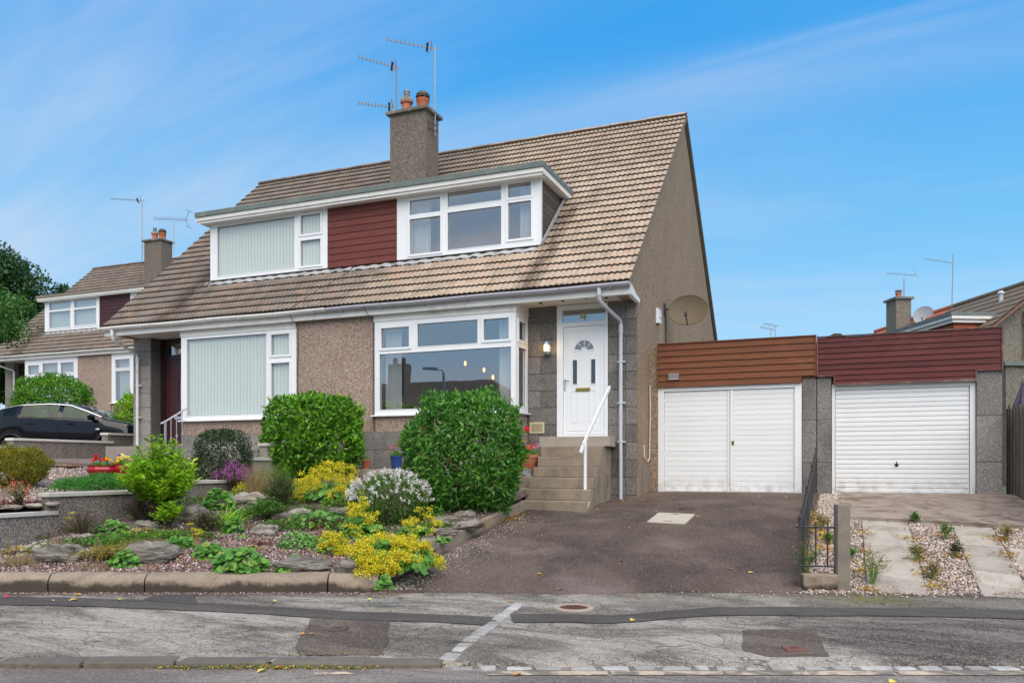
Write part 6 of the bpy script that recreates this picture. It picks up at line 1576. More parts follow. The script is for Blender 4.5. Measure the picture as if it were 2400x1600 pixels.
# left garden
def lpx(u, v): return sdpx(u, v, left_z)
s, d, z = lpx(12, 1148)
bush('gold_conifer', 'rounded golden green conifer at the left edge', 'shrub', s-.05, d+.3, z, (.48, .4, .32), 20000, .04, .012, L_conifer, 2.3, .55, .12, zc=.32, up=.9, out_=.8)
s, d, z = lpx(45, 1182)
loose('variegated_shrub', 'small cream variegated shrub with red tips in the bark bed', 'shrub', s, d, z, .42, .30, 34, 16, .045, .012, L_varieg, flower=(P_coral, .03, 8, .45))
s, d, z = lpx(215, 1150)
bush('juniper', 'low spreading dark green juniper behind the garden wall', 'shrub', s+.12, d+.3, z-.04, (.85, .5, .17), 14000, .055, .009, L_jun, 2.0, .3, .12, zc=.10, up=.35, out_=.9, zmin=-.3)
n = 1500; P = np.stack([rng.uniform(-1, 1, n), rng.uniform(-1, 1, n)], 1)
C = np.array([street(lpx(35, 1185)[0]+p[0]*.62, lpx(35, 1185)[1]+.05+p[1]*.42) for p in P]); C = C[C[:, 0] < -9.76]; n = len(C); C[:, 2] = [xy_z(left_z, c[0], c[1])+.02*random.random() for c in C]
o = npmesh('bark_chippings', *leaves(C, rng.normal(0, 1, C.shape)*[1, 1, .2], np.tile([0, 0, 1.], (n, 1)), .055, .022, .1), barkchip, kind='stuff')
def bowl(label, s, d, z, r, mat, flowers, h=.17, name='flower_pot', cat='flower pot', prof=None, fol=L_ger, nf=500, group=None, oval=1.0):
    t = thing(name, label, cat, street(s, d, z), VIEW, group)
    pr = prof or [(r*.72, 0), (r*.9, h*.25), (r*1.0, h*.55), (r*.92, h*.85), (r*.97, h*.92), (r*1.02, h), (r*.94, h*1.0), (r*.9, h*.85)]
    m = MB(); m.lathe((0, 0, 0), pr, 28); m.v = [(p[0]*oval, p[1], p[2]) for p in m.v]; m.build('bowl', mat, t, smooth=True, world=False)
    m = MB(); m.lathe((0, 0, pr[-1][1]-.03), [(r*.9, 0), (r*.9, .008)], 20); m.v = [(p[0]*oval, p[1], p[2]) for p in m.v]; m.build('compost', soil, t, world=False)
    b = np.array(street(s, d, z)); top = pr[-1][1]; ex = np.array([ca, sa, 0]); ey = np.array([-sa, ca, 0])
    U = nrm(rng.normal(size=(nf, 3))); U[:, 2] = np.abs(U[:, 2]); Q = U*[r*.95*oval, r*.95, .10]*rng.uniform(.4, 1, (nf, 1)); P = b+[0, 0, top-.02]+Q[:, :1]*ex+Q[:, 1:2]*ey+Q[:, 2:]*[0, 0, 1]
    stuff('foliage', [leaves(P, U+rng.normal(0, .5, U.shape), U+rng.normal(0, .4, U.shape), .05, .018)], fol, t)
    for (x, y, zz, sp, n_, mt, sz) in flowers:
        c = b+ex*x+ey*y+np.array([0, 0, top+zz]); nc = max(1, n_//9); Cc = c+rng.normal(0, 1, (nc, 3))*sp
        F = np.repeat(Cc, 6, 0); Nn = np.repeat(nrm(rng.normal(0, .6, (nc, 3))+[sa, -ca, .5]), 6, 0)
        stuff('flowers', [lobed(F+rng.normal(0, .006, F.shape), Nn+rng.normal(0, .35, F.shape), sz, 8, .1)], mt, t)
    return t
s, d, z = lpx(232, 1112)
bowl('red glazed bowl of red and orange pansies on the landing', s-.02, d+.15, z-.0, .235, red_glaze, [(-.09, -.06, .13, .03, 50, P_red, .030), (.04, -.05, .14, .025, 40, P_red, .028), (.16, -.08, .12, .035, 60, P_gold, .026)], oval=1.15)
bowl('red glazed bowl of yellow and violet pansies right of the other one', s+.33, d+.25, z+.02, .2, red_glaze, [(.05, -.05, .13, .045, 110, P_lemon, .028), (-.06, .03, .16, .035, 70, P_viol, .026), (-.10, -.1, .11, .03, 30, P_gold, .026)])
s, d, z = lpx(328, 1112); bowl('red glazed bowl with dark foliage half behind the lime shrub', s, d+.2, z, .19, red_glaze, [], fol=leafm('dark_red_leaf', [(0, (.04,.015,.015)), (.7, (.12,.03,.03)), (1, (.3,.2,.2))]))
s, d, z = lpx(340, 1120); bowl('little pot of white alyssum beside the red bowls', s, d-.1, z, .09, terracotta, [(0, 0, .04, .04, 160, P_white, .014)], h=.1, nf=100)
s, d, z = sdpx(929, 1104)
bowl('blue glazed pot of pink flowers left of the largest shrub', s, d, z-.0, .115, blue_glaze, [(-.1, 0, .16, .03, 24, P_pink, .018), (.02, 0, .22, .03, 20, P_coral, .018), (-.17, -.02, .06, .02, 9, P_pink, .016)], h=.29, prof=[(.075, 0), (.085, .04), (.105, .16), (.112, .26), (.125, .275), (.125, .295), (.11, .295)], nf=260)
s, d, z = sdpx(855, 1100); bowl('small terracotta pot at the right of the bright clipped shrub', s, d+.1, z, .09, terracotta, [], h=.2, prof=[(.065, 0), (.09, .16), (.1, .17), (.1, .2), (.088, .2)], nf=60)
# terracotta pot on its ledge by the steps
x, y = -5.14, 13.42
x -= .03; s, d = to_street(x, y)
bowl('large terracotta pot of coral geraniums beside the concrete steps', s, d, 1.33, .18, terracotta, [(-.02, 0, .12, .05, 150, P_coral, .022), (.12, .02, .17, .03, 50, P_pink, .018), (-.05, .04, .44, .022, 90, P_red, .026)], h=.32,
     prof=[(.11, 0), (.12, .01), (.16, .22), (.165, .235), (.165, .26), (.185, .265), (.19, .32), (.165, .32)], nf=420, fol=L_ger)
m = MB(); m.box(-5.55, -4.93, 12.86, 14.45, .6, 1.27); tag(m.build('pot_ledge', step_m, bevel=.01), 'concrete ledge carrying the terracotta pot beside the steps', 'ledge')
pq = thing('garden_plaque', 'small grey stone garden ornament beside the terracotta pot', 'ornament', (-5.07, 12.95, 1.27))
m = MB(); m.prism([(-5.12, 12.95, 1.275), (-4.96, 12.95, 1.275), (-4.96, 12.99, 1.40), (-5.11, 12.99, 1.41)], (0, .03, 0)); m.build('plaque', simple('grey_plaque', (.09,.10,.10), .8, var=.5, scale=40, dirt=(.4,.42,.42), dirt_amt=.7), pq, bevel=.006)
for k, (dx, r_) in enumerate(((-.16, .045), (-.21, .035), (-.12, .03))):
    m = MB(); m.lathe((-4.96+dx, 12.93, 1.272), [(r_*.7, 0), (r_, r_*.6), (r_*.8, r_*1.3), (r_*.2, r_*1.9)], 8); m.build('leaf_scroll', simple('grey_plaque', ()), pq)

# loose chips
def chips(name, n, pf, zf, mat, size=(.010, .026)):
    C = np.array([pf() for _ in range(n)]); C = np.array([(x, y, xy_z(zf, x, y)) for x, y in C])
    base = np.array([(1, 0, 0), (-1, 0, 0), (0, 1, 0), (0, -1, 0), (0, 0, .6), (0, 0, -.6)], float)
    F0 = np.array([(0, 2, 4), (2, 1, 4), (1, 3, 4), (3, 0, 4), (2, 0, 5), (1, 2, 5), (3, 1, 5), (0, 3, 5)])
    Rr = rng.normal(0, 1, (n, 3, 3)); Q, _ = np.linalg.qr(Rr); sz = rng.uniform(size[0], size[1], (n, 1, 1))*rng.uniform(.6, 1.2, (n, 1, 3))
    V = np.einsum('nij,kj->nki', Q, base)*sz+C[:, None, :]+np.array([0, 0, .006])
    F = (F0[None]+np.arange(n)[:, None, None]*6).reshape(-1, 3)
    return npmesh(name, V.reshape(-1, 3), F, mat, kind='stuff')
def in_bed():
    while True:
        x = random.uniform(-9.5, -4.85); y = random.uniform(5, 12.6); s, d = to_street(x, y)
        if 8.95 < d and random.random() < (11.5-d)/2.6+.25: return x, y
chips('plum_gravel_chips', 16000, in_bed, garden_z, chips_plum)
def in_drive():
    while True:
        x = random.uniform(-.38, 2.6); y = random.uniform(9.3, 15.4); s, d = to_street(x, y)
        if d < 8.76: continue
        if .06 < x and y > 12.62: continue
        if .22 < x < .84 and 9.6 < y and random.random() < .97: continue
        if 1.36 < x < 1.86 and 9.75 < y and random.random() < .97: continue
        return x, y
chips('pink_gravel_chips', 12000, in_drive, lambda s, d: drive_z(s, d)-.012, chips_pink)
def in_left():
    while True:
        x = random.uniform(-14.5, -9.8); y = random.uniform(5.5, 12.5); s, d = to_street(x, y)
        if d > 9.5 and s > -9.5: return x, y
chips('pale_pink_gravel_chips', 6000, in_left, left_z, chips_pink)
def spill():
    while True:
        s = random.gauss(4.6, 1.0); d = random.gauss(8.72, .12)
        if d < 8.95: return street(s, d)[:2]
chips('spilled_gravel', 900, spill, lambda s, d: pave_z(s, d)+.008 if d < 8.78 else drive_z(s, d), chips_pink, (.007, .018))
chips('kerb_grit', 1500, lambda: (lambda s: street(s, random.gauss(8.66, .05))[:2])(random.uniform(-5.8, -1.2)), lambda s, d: pave_z(s, d)+.006, chips_plum, (.005, .012))
chips('drive_grit', 900, lambda: (lambda q: street(-1.42+q*1.5+abs(random.gauss(0, .22)), 8.8+q*3.6)[:2])(random.random()**1.6), lambda s, d: drive_z(s, d)+.012, stones_attr('pale_grit', [(0, (.45,.40,.33)), (1, (.75,.70,.6))]), (.004, .010))

# fallen leaves
def leaf_mesh(mat):
    m = MB(); n = 9; V = []; F = []
    for i in range(n):
        t = i/(n-1); w_ = .38*math.sin(math.pi*min(1, t*1.05))**.8*(1-.25*t); z = .10*math.sin(t*3)+.02
        V += [(t-.5, -w_, z+.12*w_), (t-.5, 0, z), (t-.5, w_, z+.16*w_)]
    for i in range(n-1): F += [(3*i, 3*i+3, 3*i+4, 3*i+1), (3*i+1, 3*i+4, 3*i+5, 3*i+2)]
    me = bpy.data.meshes.new('leaf'); me.from_pydata(V, [], F); me.materials.append(mat); return me
LM = [leaf_mesh(L_dead), leaf_mesh(L_deady), leaf_mesh(simple('red_petal_litter', (.6,.04,.04), .6))]
zdr = lambda s, d: drive_z(s, d)+.016; zpv = lambda s, d: pave_z(s, d)+.012; zrd = lambda s, d: .006
FL = [('drive', zdr, [(1264,1345,0,1.1),(1312,1381,0,1.2),(1455,1315,0,1),(1713,1333,1,1.2),(1761,1342,1,1.2),(1474,1237,0,.8),(1537,1196,0,.9),(1634,1210,0,.9),(1701,1194,0,.8),(1247,1208,2,1.2),(1266,1211,1,.9),(1580,1165,0,.8),(1617,1163,2,1),(1665,1161,1,.8),(1730,1167,0,.8),(1780,1163,1,.7),(1842,1165,0,.8),(1560,1172,1,.8),(1775,1185,2,.7),(1400,1192,1,.8),(1507,1170,0,.9),(1450,1172,0,1.2),(1462,1174,0,1.3),(1477,1172,0,1)]),
      ('pavement', zpv, [(1495,1396,0,.9),(1673,1396,1,1),(1482,1452,1,1.1),(1199,1408,0,1.2),(282,1404,1,1.3),(122,1407,1,1),(172,1406,1,1.5),(354,1387,0,1),(17,1398,2,1),(527,1393,0,.8),(706,1485,0,1.1),(730,1485,0,1),(866,1404,1,.9),(2113,1381,1,1),(184,1393,0,1.1),(113,1391,0,.9),(643,1408,1,.9),(2335,1380,0,1)]),
      ('road', zrd, [(1213,1580,0,1.2),(2092,1597,1,1.1),(650,1566,0,1.4),(613,1572,1,1.3),(540,1560,2,1)])]
for place, zf, L in FL:
    for (u, v, k, sz) in L:
        s, d, z = sdpx(u, v, zf) if place != 'pavement' else sdpx(u, v, zpv)
        o = bpy.data.objects.new('fallen_leaf', LM[k]); COL.objects.link(o); o.location = street(s, d, z); q = .062*sz
        o.scale = (q, q, q); o.rotation_euler = (random.uniform(-.25, .25), random.uniform(-.2, .2), random.uniform(0, 6.3))
        tag(o, ['small curled orange leaf', 'small yellow leaf', 'small red petal'][k]+' lying on the '+{'drive': 'dark tarmac drive', 'pavement': 'grey pavement', 'road': 'road by the kerb'}[place], 'leaf', ['orange leaves', 'yellow leaves', 'red petals'][k]+' fallen on the '+place)
def litter(name, label, pts, n, sp, zf, mats, sz=.04, kind='stuff', lift=(0, .02)):
    for mi, mt in enumerate(mats):
        P = []
        for (u, v) in pts:
            s, d, z = sdpx(u, v, zf)
            for _ in range(n):
                ss, dd = s+random.gauss(0, sp[0]), d+random.gauss(0, sp[1]); P.append(street(ss, dd, zf(ss, dd)+random.uniform(*lift)))
        P = np.array(P); o = npmesh(name, *leaves(P, rng.normal(0, 1, P.shape)*[1, 1, .2], np.tile([0, 0, 1.], (len(P), 1))+rng.normal(0, .3, P.shape), sz, sz*.5), mt, kind=kind)
litter('leaf_litter', '', [(1196, 1212), (1210, 1205), (1180, 1217)], 22, (.10, .07), zdr, [L_dead, L_deady], .05)
litter('leaf_litter', '', [(1905, 1212), (1922, 1225), (1915, 1245), (1940, 1260), (1925, 1280)], 26, (.06, .12), zdr, [L_dead, L_deady], .05)
litter('leaf_litter', '', [(2010, 1245), (2025, 1330), (2200, 1350), (2150, 1300), (2235, 1300), (2350, 1265)], 9, (.08, .08), zdr, [L_dead, L_deady], .045)
litter('gutter_weeds', '', [(u, 1560) for u in range(20, 1030, 45)], 26, (.08, .02), zrd, [L_gold, L_straw], .03)
litter('gutter_weeds', '', [(u, 1565) for u in range(380, 860, 26)], 11, (.06, .015), zrd, [L_ger, L_gold, L_deady], .022)
litter('pavement_moss', '', [(u, 1533) for u in range(440, 1040, 40)], 16, (.09, .015), zpv, [L_gold], .02)
gc = [(60,1262),(130,1290),(215,1275),(300,1265),(150,1245),(375,1300),(420,1262),(470,1262),(500,1240),(590,1205),(600,1175),(560,1215),(640,1200),(680,1180),(720,1200),(690,1240),(760,1215),(640,1235),(520,1170),(470,1180),(430,1190),(770,1270),(790,1240),(1000,1220),(1015,1240),(930,1230),(880,1250),(560,1140),(620,1130),(690,1140),(800,1190),(1010,1190),(345,1215),(300,1290)]
litter('ground_cover', '', gc, 70, (.16, .10), garden_z, [L_ger, L_bright, L_olive], .055, lift=(.015, .09))
litter('ground_cover', '', gc[::2], 50, (.18, .12), garden_z, [L_gold, L_fern], .035, lift=(.015, .07))
litter('leaf_litter', '', [(u, v) for u, v in ((735,1240),(420,1310),(560,1270),(650,1290),(110,1330),(350,1335),(1150,1225),(600,1240),(460,1330))], 16, (.2, .10), garden_z, [L_dead, L_straw], .04, lift=(.015, .04))
ap = [(2000+i*42, 1217+i*2.4) for i in range(9)]+[(2123+i*7, 1225+i*18) for i in range(8)]+[(2012+i*5, 1225+i*17) for i in range(8)]+[(2228+i*9, 1240+i*17) for i in range(8)]+[(2325+i*10, 1242+i*17) for i in range(7)]
litter('leaf_litter', '', [(1898,1200),(1912,1232),(1930,1262),(1960,1290),(2012,1290),(2020,1340),(2035,1380),(2140,1262),(2160,1310),(2170,1345),(2190,1372),(2215,1255),(2240,1300),(2340,1262),(2365,1300),(1895,1300)], 16, (.07, .07), zdr, [L_dead, L_gold, L_deady], .045)
litter('edge_weeds', '', ap, 9, (.03, .05), zdr, [L_gold, L_olive], .028)
for k, (u, v, lab, mt, h) in enumerate(((1888, 1350, 'tall pale weed at the foot of the railing corner', L_ger, .45), (2045, 1365, 'straggly weed right of the concrete post', L_gold, .42), (1996, 1305, 'small leafy green weed beside the concrete post', L_ger, .1), (1942, 1272, 'green leafy weed behind the short railing panel', L_ger, .14), (2150, 1312, 'weed between the slab strips, nearer one', L_gold, .22), (2215, 1262, 'weed between the slab strips, further one', L_fern, .22), (2185, 1352, 'yellow straggly weed low between the slab strips', L_straw, .2), (2360, 1262, 'yellow green weed right of the second slab strip', L_gold, .2), (2240, 1302, 'reddish weed beside the second slab strip', L_olive, .16), (2145, 1222, 'weed at the apron edge', L_fern, .12), (1925, 1240, 'yellow weed by the railing', L_gold, .25), (1900, 1374, 'low round weed before the kerb block', L_ger, .08))):
    s, d, z = sdpx(u, v, zdr); loose('weed', lab, 'weed', s, d, z, h*.9, h, 16, 12, .045, .016, mt, stm=simple('green_stem', (.14,.2,.06), .8))

# ------------------------------------------------------------------ parked car (rear to the left)
car = thing('parked_car', 'glossy black hatchback parked behind the stepped wall', 'car', street(-12.4, 23.0, 1.60), VIEW)
paint = simple('black_car_paint', (.006,.006,.008), .10, var=.05, spec=.5)
carglass = glass_mat('car_glass', (.42,.62,.50), .04, .7, 1.5, (.5,.6,.55)); trim_c = simple('car_chrome', (.75,.75,.75), .2, metal=1)
L0 = 4.35; xs_ = lin(-2.18, 2.17, 70)
def sil(x):                                # roof line, belt line
    top = np.interp(x, [-2.18, -2.05, -1.75, -1.2, -.4, .2, .75, 1.25, 1.75, 2.05, 2.17], [.82, 1.24, 1.44, 1.57, 1.62, 1.58, 1.36, 1.14, 1.05, .92, .60])
    belt = np.interp(x, [-2.18, -2.0, -1.5, 0, .9, 1.25, 1.75, 2.05, 2.17], [.78, 1.16, 1.20, 1.16, 1.12, 1.09, 1.0, .86, .56])
    return top, min(belt, top-.004)
def ring(x):
    top, belt = sil(x); hw = np.interp(x, [-2.18, -1.9, -1.2, 1.2, 1.8, 2.17], [.66, .84, .91, .91, .84, .60]); low = np.interp(x, [-2.18, -1.95, 1.9, 2.17], [.45, .24, .22, .34])
    for wx in (-1.33, 1.33):
        dx = abs(x-wx)
        if dx < .37: low = max(low, .33+math.sqrt(.37**2-dx*dx))
    g = top-belt; rw = hw-.10-.20*min(1, g/.5)
    half = [(hw-.03, low), (hw, min(low+.10, belt-.03)), (hw+.0, max(low+.11, (low+belt)/2)), (hw-.015, belt-.07), (hw-.04, belt), (hw-.06-(hw-.06-rw)*.9, belt+g*.86), (rw-.08, top-.015), (rw*.5, top)]
    return half
V = []; F = []; n8 = 8
for x in xs_:
    h = ring(x); V += [(x, -a, b) for a, b in h]+[(x, a, b) for a, b in reversed(h)]
k = 16
for i in range(len(xs_)-1):
    for q in range(k): F.append((i*k+q, (i+1)*k+q, (i+1)*k+(q+1) % k, i*k+(q+1) % k))
F += [tuple(range(k)), tuple((len(xs_)-1)*k+q for q in range(k))[::-1]]
# cut the side glass out of the shell so one can look through the cabin
def is_glass(x, q): return q in (4,) or q == 10
win_spans = [(-1.62, -1.22), (-1.10, -.12), (.02, 1.02)]
FF = []
for f in F:
    if len(f) == 4:
        q = f[0] % k; x = (xs_[f[0]//k]+xs_[f[1]//k])/2
        if q in (4, 10) and any(a < x < b for a, b in win_spans) and sil(x)[0]-sil(x)[1] > .16: continue
    FF.append(f)
m = MB(); m.add(V, FF); m.build('body', paint, car, smooth=True, world=False, fixn=False)
for (a, b) in win_spans:
    for q in (4, 10):
        g = MB(); ids = [i for i in range(len(xs_)-1) if a < (xs_[i]+xs_[i+1])/2 < b and sil((xs_[i]+xs_[i+1])/2)[0]-sil((xs_[i]+xs_[i+1])/2)[1] > .16]
        for i in ids: g.add([V[i*k+q], V[(i+1)*k+q], V[(i+1)*k+q+1], V[i*k+q+1]], [(0, 1, 2, 3)])
        if ids: g.build('side_window', carglass, car, smooth=True, world=False, fixn=False)
for q0, (xa, xb), nm in ((7, (.25, 1.05), 'windscreen'),):
    g = MB()
    for i in range(len(xs_)-1):
        if xa < xs_[i] < xb: g.add([tuple(np.array(V[i*k+7])+[0, 0, .004]), tuple(np.array(V[(i+1)*k+7])+[0, 0, .004]), tuple(np.array(V[(i+1)*k+8])+[0, 0, .004]), tuple(np.array(V[i*k+8])+[0, 0, .004])], [(0, 1, 2, 3)])
    g.build(nm, dark_glass, car, world=False, fixn=False)
m = MB(); m.tube([(x, -(ring(x)[5][0]+.012), ring(x)[5][1]) for x in lin(-1.72, 1.10, 24)], .012, 5); m.build('window_trim', trim_c, car, smooth=True, world=False)
m = MB(); m.tube([(x, -(ring(x)[4][0]+.01), ring(x)[4][1]) for x in lin(-1.62, 1.05, 20)], .009, 5); m.build('belt_trim', rubber, car, world=False)
for sx in (-1, 1):
    m = MB(); m.lathe((0, 0, 0), [(.03, 0), (.10, .03), (.11, .10), (.07, .16)], 12); m.v = [(.92+p[0]*.9, sx*(.92+p[2]*1.1), 1.17+p[1]*.8) for p in m.v]; m.build('wing_mirror', paint, car, smooth=True, world=False)
    for wx in (-1.33, 1.33):
        m = MB(); m.lathe((0, 0, 0), [(.20, 0), (.31, 0), (.33, .03), (.33, .19), (.31, .22), (.20, .22)], 28); m.v = [(wx+p[0], sx*(.66+p[2]), .33+p[1]) for p in m.v]; wh = m.build('wheel', rubber, car, smooth=True, world=False)
        m = MB(); m.lathe((0, 0, 0), [(.21, .12), (.21, .20), (.19, .20), (.05, .17), (.04, .19)], 20); m.v = [(wx+p[0], sx*(.66+p[2]), .33+p[1]) for p in m.v]; m.build('rim', galv, wh, smooth=True, world=False)
        m = MB(); m.tube([(wx+.385*math.cos(g), sx*.905, .33+.385*math.sin(g)) for g in lin(R(-5), R(185), 20)], .022, 6); m.build('arch_trim', rubber, car, world=False)
    for hx in (-.78, .30):
        m = MB(); m.tube([(hx-.10, sx*.915, 1.0), (hx-.05, sx*.94, 1.005), (hx+.06, sx*.94, 1.01), (hx+.10, sx*.915, 1.01)], .012, 6); m.build('door_handle', paint, car, smooth=True, world=False)
    m = MB(); m.prism([(1.96, sx*.62, .86), (1.76, sx*.82, .92), (2.02, sx*.68, .76), (2.10, sx*.54, .76)], (0, 0, .06)); m.build('headlight', simple('headlamp', (.75,.78,.8), .1), car, world=False)
    m = MB(); m.prism([(-2.16, sx*.55, .86), (-2.10, sx*.72, .86), (-1.72, sx*.885, .93), (-1.98, sx*.82, .76)], (0, 0, .10)); m.build('tail_light', simple('red_lamp', (.25,.01,.015), .15), car, world=False)
    m = MB(); m.box(1.0, 1.10, sx*.905-.012, sx*.905+.012, .84, .875); m.build('side_repeater', white, car, world=False)
    for dx in (-1.15, -.05, 1.02): m = MB(); m.box(dx-.003, dx+.003, sx*.912-.005, sx*.912+.005, .38, .93); m.build('door_gap', dark, car, world=False)
for sx in (-.38, .38):
    m = MB(); m.box(-.05, .42, sx-.22, sx+.22, .45, .62); m.box(-.18, -.04, sx-.22, sx+.22, .5, 1.12); m.build('seat', rubber, car, bevel=.04, world=False)
    m = MB(); m.box(-.20, -.10, sx-.13, sx+.13, 1.16, 1.36); m.build('headrest', rubber, car, bevel=.04, world=False)

# ------------------------------------------------------------------ house behind the garages
def house_r():
    Wt = math.atan2(1081-1204.9, 1900)
    ang = VIEW-Wt
    ex = Vector((math.cos(ang), math.sin(ang), 0)); ey = Vector((-math.sin(ang), math.cos(ang), 0))
    o = Vector(street(18.6, 28.0, 0))         # below the near apex
    t = thing('shingled_house', 'house behind the garages with red shingled dormer and part orange roof', 'house', tuple(o), 0)
    Pn = lambda x, y, z: tuple(o+ex*x+ey*y+Vector((0, 0, z)))
    zr = 8.0; sl_ = .795
    def rp(x, y, o_=0): return Pn(x, y, zr-sl_*abs(x)+o_)
    hw = 6.2
    m = MB(); m.prism([Pn(-5.6, .15, .5), Pn(5.6, .15, .5), Pn(5.6, .15, zr-sl_*5.6-.1), Pn(0, .15, zr-.1), Pn(-5.6, .15, zr-sl_*5.6-.1)], tuple(ey*11.5)); m.build('gable_wall', far_dash, t)
    newt = simple('orange_tile', (.42,.13,.07), .85, var=.15, scale=3); oldt = simple('brown_tile', (.15,.11,.075), .9, var=.3, scale=5, bump=.3, dirt=(.30,.26,.2), dirt_amt=.4)
    rf_ = MB(); rf_.add([rp(-hw, -.1), rp(0, -.1), rp(0, 12), rp(-hw, 12), rp(hw, -.1), rp(hw, 12)], [(0, 1, 2, 3), (1, 4, 5, 2)]); Rf = rf_.build('roof', oldt, t, fixn=False)
    nr = 20; L = hw*math.hypot(1, sl_)
    for (ya, yb, mt) in ((-.1, 5.7, oldt), (5.7, 12, newt)):   # long courses, each a real lapped step
        for k in range(nr):
            x0 = -hw*(1-k/nr); x1 = -hw*(1-(k+1)/nr)-.0
            a0 = Vector(rp(x0-.05, ya, .075)); 
            m = MB(); m.add([rp(x0-.04, ya, .02), rp(x0-.04, yb, .02), rp(x0-.04, yb, .085), rp(x0-.04, ya, .085), rp(x1, ya, .035), rp(x1, yb, .035)], [(0, 1, 2, 3), (3, 2, 5, 4)]); m.build('tile_course', mt, Rf, fixn=False)
    m = MB(); m.tube([rp(0, -.1, .06), rp(0, 5.7, .06)], .11, 8); m.build('ridge', oldt, Rf)
    m = MB(); m.tube([rp(0, 5.7, .06), rp(0, 12, .06)], .11, 8); m.build('ridge', newt, Rf)
    m = MB(); m.beam(rp(-hw, -.14, -.02), rp(0, -.14, -.02), .05, .16, tuple(ey)); m.build('barge_board', simple('brown_barge', (.20,.10,.065), .8), t)
    # dormer
    xf, y0, y1, zt, zb_ = -2.95, .8, 10.6, 6.82, 4.9
    m = MB()
    P = [(xf, zb_), (xf, zt-.32), (-1.35, zt-.32), (-1.35, zb_+1)]
    m.prism([Pn(x, y0+.12, z) for x, z in P], tuple(ey*(y1-y0-.24))); m.build('dormer', shingle_red, t)
    for k in range(7):
        z = zt-.42-k*.15
        m = MB(); m.prism([Pn(xf-.035, y0+.11, z-.06), Pn(xf-.012, y0+.11, z+.085), Pn(xf-.0, y0+.11, z+.085), Pn(xf, y0+.11, z-.06)], tuple(ey*2.6)); m.build('shingle_course', shingle_red, t)
        m = MB(); m.prism([Pn(xf-.03, y0+.075, z-.06), Pn(xf-.03, y0+.10, z+.085), Pn(xf-.03, y0+.12, z+.085), Pn(xf-.03, y0+.12, z-.06)], tuple(ex*1.9)); m.build('shingle_course', shingle_red, t)
    m = MB(); m.prism([Pn(xf-.30, y0-.18, zt-.08), Pn(-1.2, y0-.18, zt-.08), Pn(-1.2, y0-.18, zt+.03), Pn(xf-.30, y0-.18, zt+.03)], tuple(ey*(y1-y0+.3))); m.build('dormer_roof', felt, t)
    for (a, b, oo) in ((zt-.20, zt-.085, .26), (zt-.32, zt-.205, .18)):
        m = MB(); m.prism([Pn(xf-oo, y0-oo+.1, a), Pn(-1.3, y0-oo+.1, a), Pn(-1.3, y0-oo+.1, b), Pn(xf-oo, y0-oo+.1, b)], tuple(ey*.04)); m.build('fascia', white_paint, t)
        m = MB(); m.prism([Pn(xf-oo, y0-oo+.14, a), Pn(xf-oo, y1, a), Pn(xf-oo, y1, b), Pn(xf-oo, y0-oo+.14, b)], tuple(ex*.04)); m.build('fascia', white_paint, t)
    for yw_ in (3.5, 7.2):
        m = MB(); frame_cells(m, [(yw_+.15, yw_+1.2, zb_+.5, zt-.48)], (yw_, yw_+1.35, zb_+.3, zt-.33), lambda u, w_, n: Pn(xf-.06+n, u, w_), .06); wn = m.build('window', white, t, fixn=False)
        m = MB(); m.add([Pn(xf-.03, yw_+.15, zb_+.5), Pn(xf-.03, yw_+1.2, zb_+.5), Pn(xf-.03, yw_+1.2, zt-.48), Pn(xf-.03, yw_+.15, zt-.48)], [(0, 1, 2, 3)]); m.build('pane', dark_glass, wn, fixn=False)
    m = MB(); m.obox(Pn(-1.05, 8.0, 7.6), tuple(ex*.34), tuple(ey*.42), (0, 0, 1.16)); ch = m.build('chimney', far_dash, t)
    m = MB(); m.obox(Pn(-1.05, 8.0, 8.80), tuple(ex*.43), tuple(ey*.52), (0, 0, .045)); m.build('chimney_cap', felt, ch)
    m = MB(); m.lathe(Pn(-1.05, 8.0, 8.85), [(.14, 0), (.12, .06), (.12, .2), (.14, .22), (.14, .25)], 14); m.build('chimney_pot', chim_pot, ch, smooth=True)
    m = MB(); m.lathe(Pn(-1.05, 8.0, 9.17), [(.16, 0), (.13, .05), (.03, .07)], 12); m.tube([Pn(-1.15, 8, 9.05), Pn(-1.15, 8, 9.18)], .012, 4); m.tube([Pn(-.95, 8, 9.05), Pn(-.95, 8, 9.18)], .012, 4); m.build('cowl', rust, ch)
    m = MB(); p = Pn(-.75, 1.6, zr-sl_*.75); m.lathe(p, [(.075, -.1), (.075, .30), (.12, .31), (.12, .36), (.06, .42)], 12); m.build('vent_pipe', pipe_g, t, smooth=True)
    m = MB()
    m.tube([Pn(-.9, .08, 6.9-.1), Pn(-.9, .08, 4.95)], .075, 12); m.tube([Pn(-.9, .08, 6.45), Pn(-.9, .08, 6.35)], .10, 12); m.tube([Pn(-.9, .08, 5.1), Pn(-.9, .08, 5.0)], .10, 12)
    m.build('soil_pipe', simple('rusting_pipe', (.52,.42,.28), .7, var=.2, scale=4, dirt=(.42,.17,.04), dirt_amt=1.0), t)
    m = MB(); m.prism([Pn(-4.2, -3.6, .5), Pn(3, -3.6, .5), Pn(3, -3.6, 4.42), Pn(-4.2, -3.6, 4.42)], tuple(ey*3.6)); m.build('extension', far_dash, t)
    m = MB(); m.prism([Pn(-4.3, -3.7, 4.43), Pn(3, -3.7, 4.43), Pn(3, -3.7, 4.55), Pn(-4.3, -3.7, 4.55)], tuple(ey*3.75)); m.build('extension_roof', felt, t)
    a5 = thing('satellite_dish', 'grey satellite dish beside the chimney behind the garages', 'satellite dish', Pn(-.5, 7.6, 7.8))
    c = Vector(Pn(-.35, 7.2, 7.95)); dish(a5, c, (-.25, -.9, .25), .42, 1.0, simple('grey_dish', (.28,.30,.33), .5), rubber)
